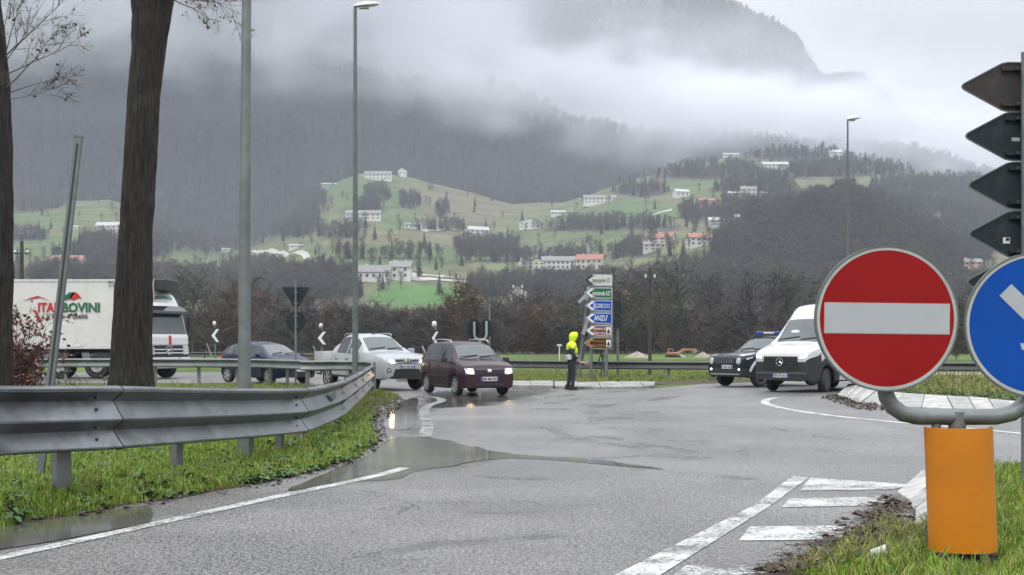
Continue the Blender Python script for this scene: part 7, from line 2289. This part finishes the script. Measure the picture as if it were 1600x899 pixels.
def branch(mb, r, p, d, L, rad, depth, leafpts=None, droop=.0, twigr=.004, side=5):
    """curving twig with side twigs"""
    n = 7; pts = [p.copy()]; q = p.copy(); dd = d.normalized()
    for i in range(n):
        dd = (dd + Vector((r.gauss(0, .09), r.gauss(0, .09), r.gauss(0, .09) - droop * .1))).normalized(); q = q + dd * (L / n); pts.append(q.copy())
    mb.tube(pts, [max(twigr, rad * (1 - .85 * i / n)) for i in range(n + 1)], n=5 if rad > .01 else 3, cap=False)
    if depth > 0:
        for j in range(side):
            t = r.uniform(.15, .95); i = min(n - 1, int(t * n)); b = pts[i].lerp(pts[i + 1], t * n - i)
            ax = (pts[i + 1] - pts[i]).normalized()
            off = Vector((r.gauss(0, 1), r.gauss(0, .7), r.gauss(.1, 1))); off = (off - ax * off.dot(ax)).normalized()
            branch(mb, r, b, ax * .75 + off * .65, L * r.uniform(.3, .55) * (1.1 - t * .5), rad * .5, depth - 1, leafpts, droop, twigr, side)
    elif leafpts is not None:
        for i in range(2, n + 1):
            leafpts.append(pts[i])
def leafset(pts, r, prob, s, m):
    for p in pts:
        if r.random() > prob: continue
        d = Vector((r.gauss(0, 1), r.gauss(0, 1), r.gauss(-.8, .6))).normalized(); e = d.cross(Vector((r.gauss(0, 1), r.gauss(0, 1), r.gauss(0, 1)))).normalized()
        l = s * r.uniform(.6, 1.3)
        m.add([p, p + d * l * .5 + e * l * .4, p + d * l, p + d * l * .5 - e * l * .35], [(0, 1, 2, 3)])
m_lf_y = mat('withered_yellow_leaves', (.16, .13, .04), .6, var=.5, scale=5)
m_lf_r = mat('withered_red_leaves', (.16, .060, .050), .6, var=.5, scale=5)
m_twn = mat('brown_twigs', (.075, .055, .045), .8, var=.3)
def near_trees():
    # middle tree
    Y = 22.0; k = Y / F
    X = lambda u: (u - 800) * k; Z = lambda v: EYE - (v - HOR) * k
    bx = X(204)
    root = empty('tree', (bx, Y, 0), 0, 'thick dark tree trunk between the lorry trailer and its cab', 'tree')
    rows = [(205, 668, 52), (205, 640, 42), (205, 605, 36.5), (204.5, 570, 32), (206, 520, 30.5), (208, 470, 30), (210, 420, 27.5), (214, 330, 25.5), (219, 250, 25.5), (224, 160, 25), (231, 90, 26), (236, 30, 30), (238, 0, 33), (240, -60, 30)]
    big_trunk(root, [(X(u) - bx, 0, Z(v), w * k) for u, v, w in rows], 1.0)
    m = MB(); m.tube([(X(232) - bx, 0, Z(-40)), (X(210) - bx, .3, Z(-160)), (X(170) - bx, .6, Z(-420))], [.24, .17, .10], n=14); m.tube([(X(245) - bx, 0, Z(-40)), (X(262) - bx, -.2, Z(-180)), (X(300) - bx, -.3, Z(-460))], [.26, .19, .11], n=14); m.build('limb', m_trunk, root, smooth=60)
    r = random.Random(3); mb = MB(); lp = []
    for (u, v, du, dv, L) in ((262, -6, 1.0, -.05, 1.35), (262, -10, 1.0, -.5, 1.0), (262, -40, .9, -.5, 1.5), (258, -80, .8, -.6, 1.8), (264, -2, .9, -.35, .8)):
        branch(mb, r, Vector((X(u) - bx, -.1, Z(v))), Vector((du, r.uniform(-.3, .3), dv)), L, .014, 2, lp, .35, .0028, 5)
    o = mb.build('twigs', m_twn, root)
    m = MB(); leafset(lp, r, .20, .048, m); m.build('leaves', m_lf_y, root)
    # left tree
    Y = 20.0; k = Y / F
    X = lambda u: (u - 800) * k; Z = lambda v: EYE - (v - HOR) * k
    bx = X(-14)
    root = empty('tree', (bx, Y, 0), 0, 'dark tree trunk cut by the left edge of the picture, with bare twigs', 'tree')
    rows = [(-14, 690, 40), (-13, 640, 34), (-12, 600, 31), (-13, 500, 31), (-14, 400, 33), (-16, 300, 35), (-18, 200, 35), (-21, 120, 34), (-26, 50, 32), (-32, 0, 32), (-42, -80, 31), (-60, -300, 26)]
    big_trunk(root, [(X(u) - bx, 0, Z(v), w * k) for u, v, w in rows], 5.0)
    r = random.Random(8); mb = MB(); lp = []
    for (u, v, du, dv, L, rad) in ((14, 88, .35, .9, 1.0, .012), (14, 92, .75, .75, 1.25, .016), (16, 140, .8, .7, 1.1, .014), (16, 150, .95, .35, 1.0, .011), (12, 60, .3, 1.0, .9, .01), (15, 120, .9, .5, 1.2, .013), (16, 158, 1, .05, .75, .008), (14, 100, .6, .95, 1.2, .012)):
        branch(mb, r, Vector((X(u) - bx, -.15, Z(v))), Vector((du, r.uniform(-.35, .2), dv)), L * 1.2, rad * .8, 2, lp, -.1, .0026, 8)
    mb.build('twigs', m_twn, root)
    m = MB(); leafset(lp, r, .03, .06, m); m.build('leaves', m_twn, root)
    # shrub with withered reddish leaves
    Y = 23.5; k = Y / F
    X = lambda u: (u - 800) * k; Z = lambda v: EYE - (v - HOR) * k
    bx = X(30)
    root = empty('shrub', (bx, Y, .1), 0, 'shrub holding withered reddish leaves beside the left tree trunk', 'shrub')
    r = random.Random(12); mb = MB(); lp = []
    for i in range(34):
        branch(mb, r, Vector((r.uniform(-.35, .3), r.uniform(-.3, .3), 0)), Vector((r.gauss(0, .25), r.gauss(0, .2), 1)), r.uniform(1.0, 2.1), .011, 2, lp, 0, .0028, 5)
    for i in range(5): branch(mb, r, Vector((r.uniform(-.2, .3), 0, .8)), Vector((.25 + .1 * i, 0, 1)), 1.1, .007, 1, None, 0, .0025, 4)
    mb.build('stems', m_twn, root)
    m = MB(); leafset(lp, r, .45, .07, m); m.build('leaves', m_lf_r, root)
    # dry weeds between the trunks
    for (u, w, lab) in ((100, .5, 'patch of dry brown weeds left of the thick tree trunk beyond the leaning post'), (145, .6, 'patch of dry brown weeds against the foot of the thick tree trunk')):
        Yw = 24.0; b = Vector(((u - 800) * Yw / F, Yw, .1))
        o = empty('dry_weeds', b, 0, lab, 'weeds')
        r = random.Random(int(u)); mb = MB(); lp = []
        for i in range(46): branch(mb, r, Vector((r.uniform(-w, w), r.uniform(-.3, .3), 0)), Vector((r.gauss(0, .35), r.gauss(0, .3), 1)), r.uniform(.35, .75), .006, 1, lp, 0, .003, 4)
        mb.build('stems', m_twig_b, o); m = MB(); leafset(lp, r, .3, .05, m); m.build('leaves', m_lf_y, o)
near_trees()

# river wood: each bare tree a thing
def belt():
    variants = []
    specs = [(11, m_twig, .9), (12, m_twig, .9), (13, m_twig_g, .7), (14, m_twig_b, .9), (15, m_twig, .7), (16, m_twig, .6), (17, m_twig_g, .9)]
    for i, (sd, tm, up) in enumerate(specs):
        t, c = bare_tree_mesh('bt', sd, H=10 + (i % 3), twigs=620, tw=.05 + .012 * (i % 2), tl=1.5, spread=.30 + .03 * (i % 3), up=up, base=.14)
        root = empty('bare_tree', (0, 0, 0), 0, None, 'tree')
        t.build('trunk', m_bark, root); c.build('crown', tm, root)
        variants.append([root, False])
    groups = {0: ('grey bare tree in the dark river wood beyond the roundabout', 'bare grey trees in the river wood'), 3: ('reddish brown bare tree in the river wood beyond the roundabout', 'bare reddish trees in the river wood'), 2: ('greenish lichened bare tree in the river wood beyond the roundabout', 'bare greenish trees in the river wood')}
    kind = {0: 0, 1: 0, 4: 0, 3: 3, 5: 0, 2: 2, 6: 2}
    r = random.Random(77)
    spots = []
    for i in range(275):
        Y = 150 + 200 * r.random() ** 1.1; u = -40 + 1680 * ((i * .6180339) % 1.0)
        s = r.uniform(.55, 1.15)
        top = HOR - F * (11 * s - EYE) / Y
        lim = interp([(0, 455), (100, 440), (250, 430), (330, 425), (400, 430), (480, 455), (560, 478), (680, 480), (740, 470), (800, 452), (900, 450), (960, 430), (1060, 425), (1120, 418), (1260, 420), (1300, 440), (1450, 445), (1540, 450), (1640, 450)], u)
        if top < lim: s = max(.35, (EYE + (HOR - lim - r.uniform(0, 14)) * Y / F) / 11)
        spots.append((u, Y, s))
    # a few that stand out
    spots += [(720, 150, .80), (735, 148, .7), (700, 153, .68), (826, 148, .55), (1495, 100, .28)]
    for i, (u, Y, s) in enumerate(spots):
        vi = r.randrange(7) if i < 275 else 3
        if 1130 < u < 1260 and r.random() < .5: vi = 4
        root, used = variants[vi]
        o = root if not used else copy_tree(root)
        variants[vi][1] = True
        o.location = ((u - 800) * Y / F, Y, -.1); o.rotation_euler = (0, 0, r.uniform(0, 6.28)); o.scale = (s * r.uniform(.9, 1.25), s * r.uniform(.9, 1.25), s)
        lab, grp = groups[kind[vi]]
        seg = ['behind the lorry', 'behind the pickup', 'behind the purple car', 'behind the direction signs', 'behind the police car', 'behind the round signs'][sum(u > q for q in (330, 600, 790, 1010, 1240))]
        row = 'front' if Y < 195 else ('middle' if Y < 265 else 'back')
        lab = lab.split(' in the')[0] + ' in the ' + row + ' of the wood ' + seg
        o['label'] = lab; o['group'] = lab.replace(' tree ', ' trees ', 1)
        if i >= 275:
            o['label'] = ['low reddish bare tree rising above the roof of the purple car', 'reddish bare tree right behind the two dark round signs', 'reddish bare tree left of the two dark round signs', 'small bare shrub-like tree left of the traffic officer at the field edge', 'tiny bare bush in the field between the red and the blue round signs'][i - 275]
belt()
# dense low scrub filling the foot of the river wood
def scrub():
    r = random.Random(31); P = []
    for i in range(2600):
        Y = 146 + 190 * r.random(); u = r.uniform(-100, 1700); P.append(((u - 800) * Y / F, Y, -.1))
    ms = []
    for kk, tm in ((60, m_twig), (61, m_twig_b), (62, m_twig)):
        t, c = bare_tree_mesh('s', kk, H=4.5, twigs=260, tw=.06, tl=1.2, spread=.5, up=1.0, base=.05)
        j = MB(); j.add(t.v, t.f, 0); j.add(c.v, c.f, 1); ms.append(j.mesh('bare_shrub', [m_bark, tm]))
    scatter('river_scrub', P, ms, seed=41, smin=.45, smax=1.15, tilt=.1, label='tangled bare scrub under the trees of the river wood', cat='scrub')
scrub()

# ------------------------------------------------------------------ litter on the island
def litter():
    m_paper = mat('crumpled_paper', (.55, .54, .50), .7, var=.15)
    b = gp(1374, 872, .1)
    m = MB(); r = random.Random(4); M = T(0, 0, .04) @ Matrix.Rotation(R(70), 4, 'Y') @ Matrix.Rotation(.4, 4, 'X')
    n = 12; vs = []; fs = []
    for i, (rr, z) in enumerate(((.026, -.05), (.030, -.02), (.034, .02), (.038, .055), (.036, .055), (.030, .0))):
        for k in range(n):
            a = 2 * math.pi * k / n; q = rr * (1 + r.uniform(-.12, .12)); vs.append(M @ Vector((q * math.cos(a), q * math.sin(a), z)))
    for i in range(5):
        for k in range(n): fs.append((i * n + k, i * n + (k + 1) % n, (i + 1) * n + (k + 1) % n, (i + 1) * n + k))
    fs.append(tuple(range(n))); m.add(vs, fs)
    o = m.build('paper_cup', m_paper, smooth=40); o.location = b
    tag(o, 'crumpled white paper cup lying in the litter left of the orange marker', 'cup')
    b = gp(1356, 884, .08)
    m = MB(); m.lathe([(.03, -.07), (.036, -.06), (.036, .03), (.020, .06), (.014, .09)], 14, T(0, 0, .035) @ Matrix.Rotation(R(80), 4, 'Y'))
    o = m.build('bottle', m_blackp, smooth=40); o.location = b; o.rotation_euler = (0, 0, 2.2)
    tag(o, 'small dark bottle lying beside the white paper cup', 'bottle')
litter()
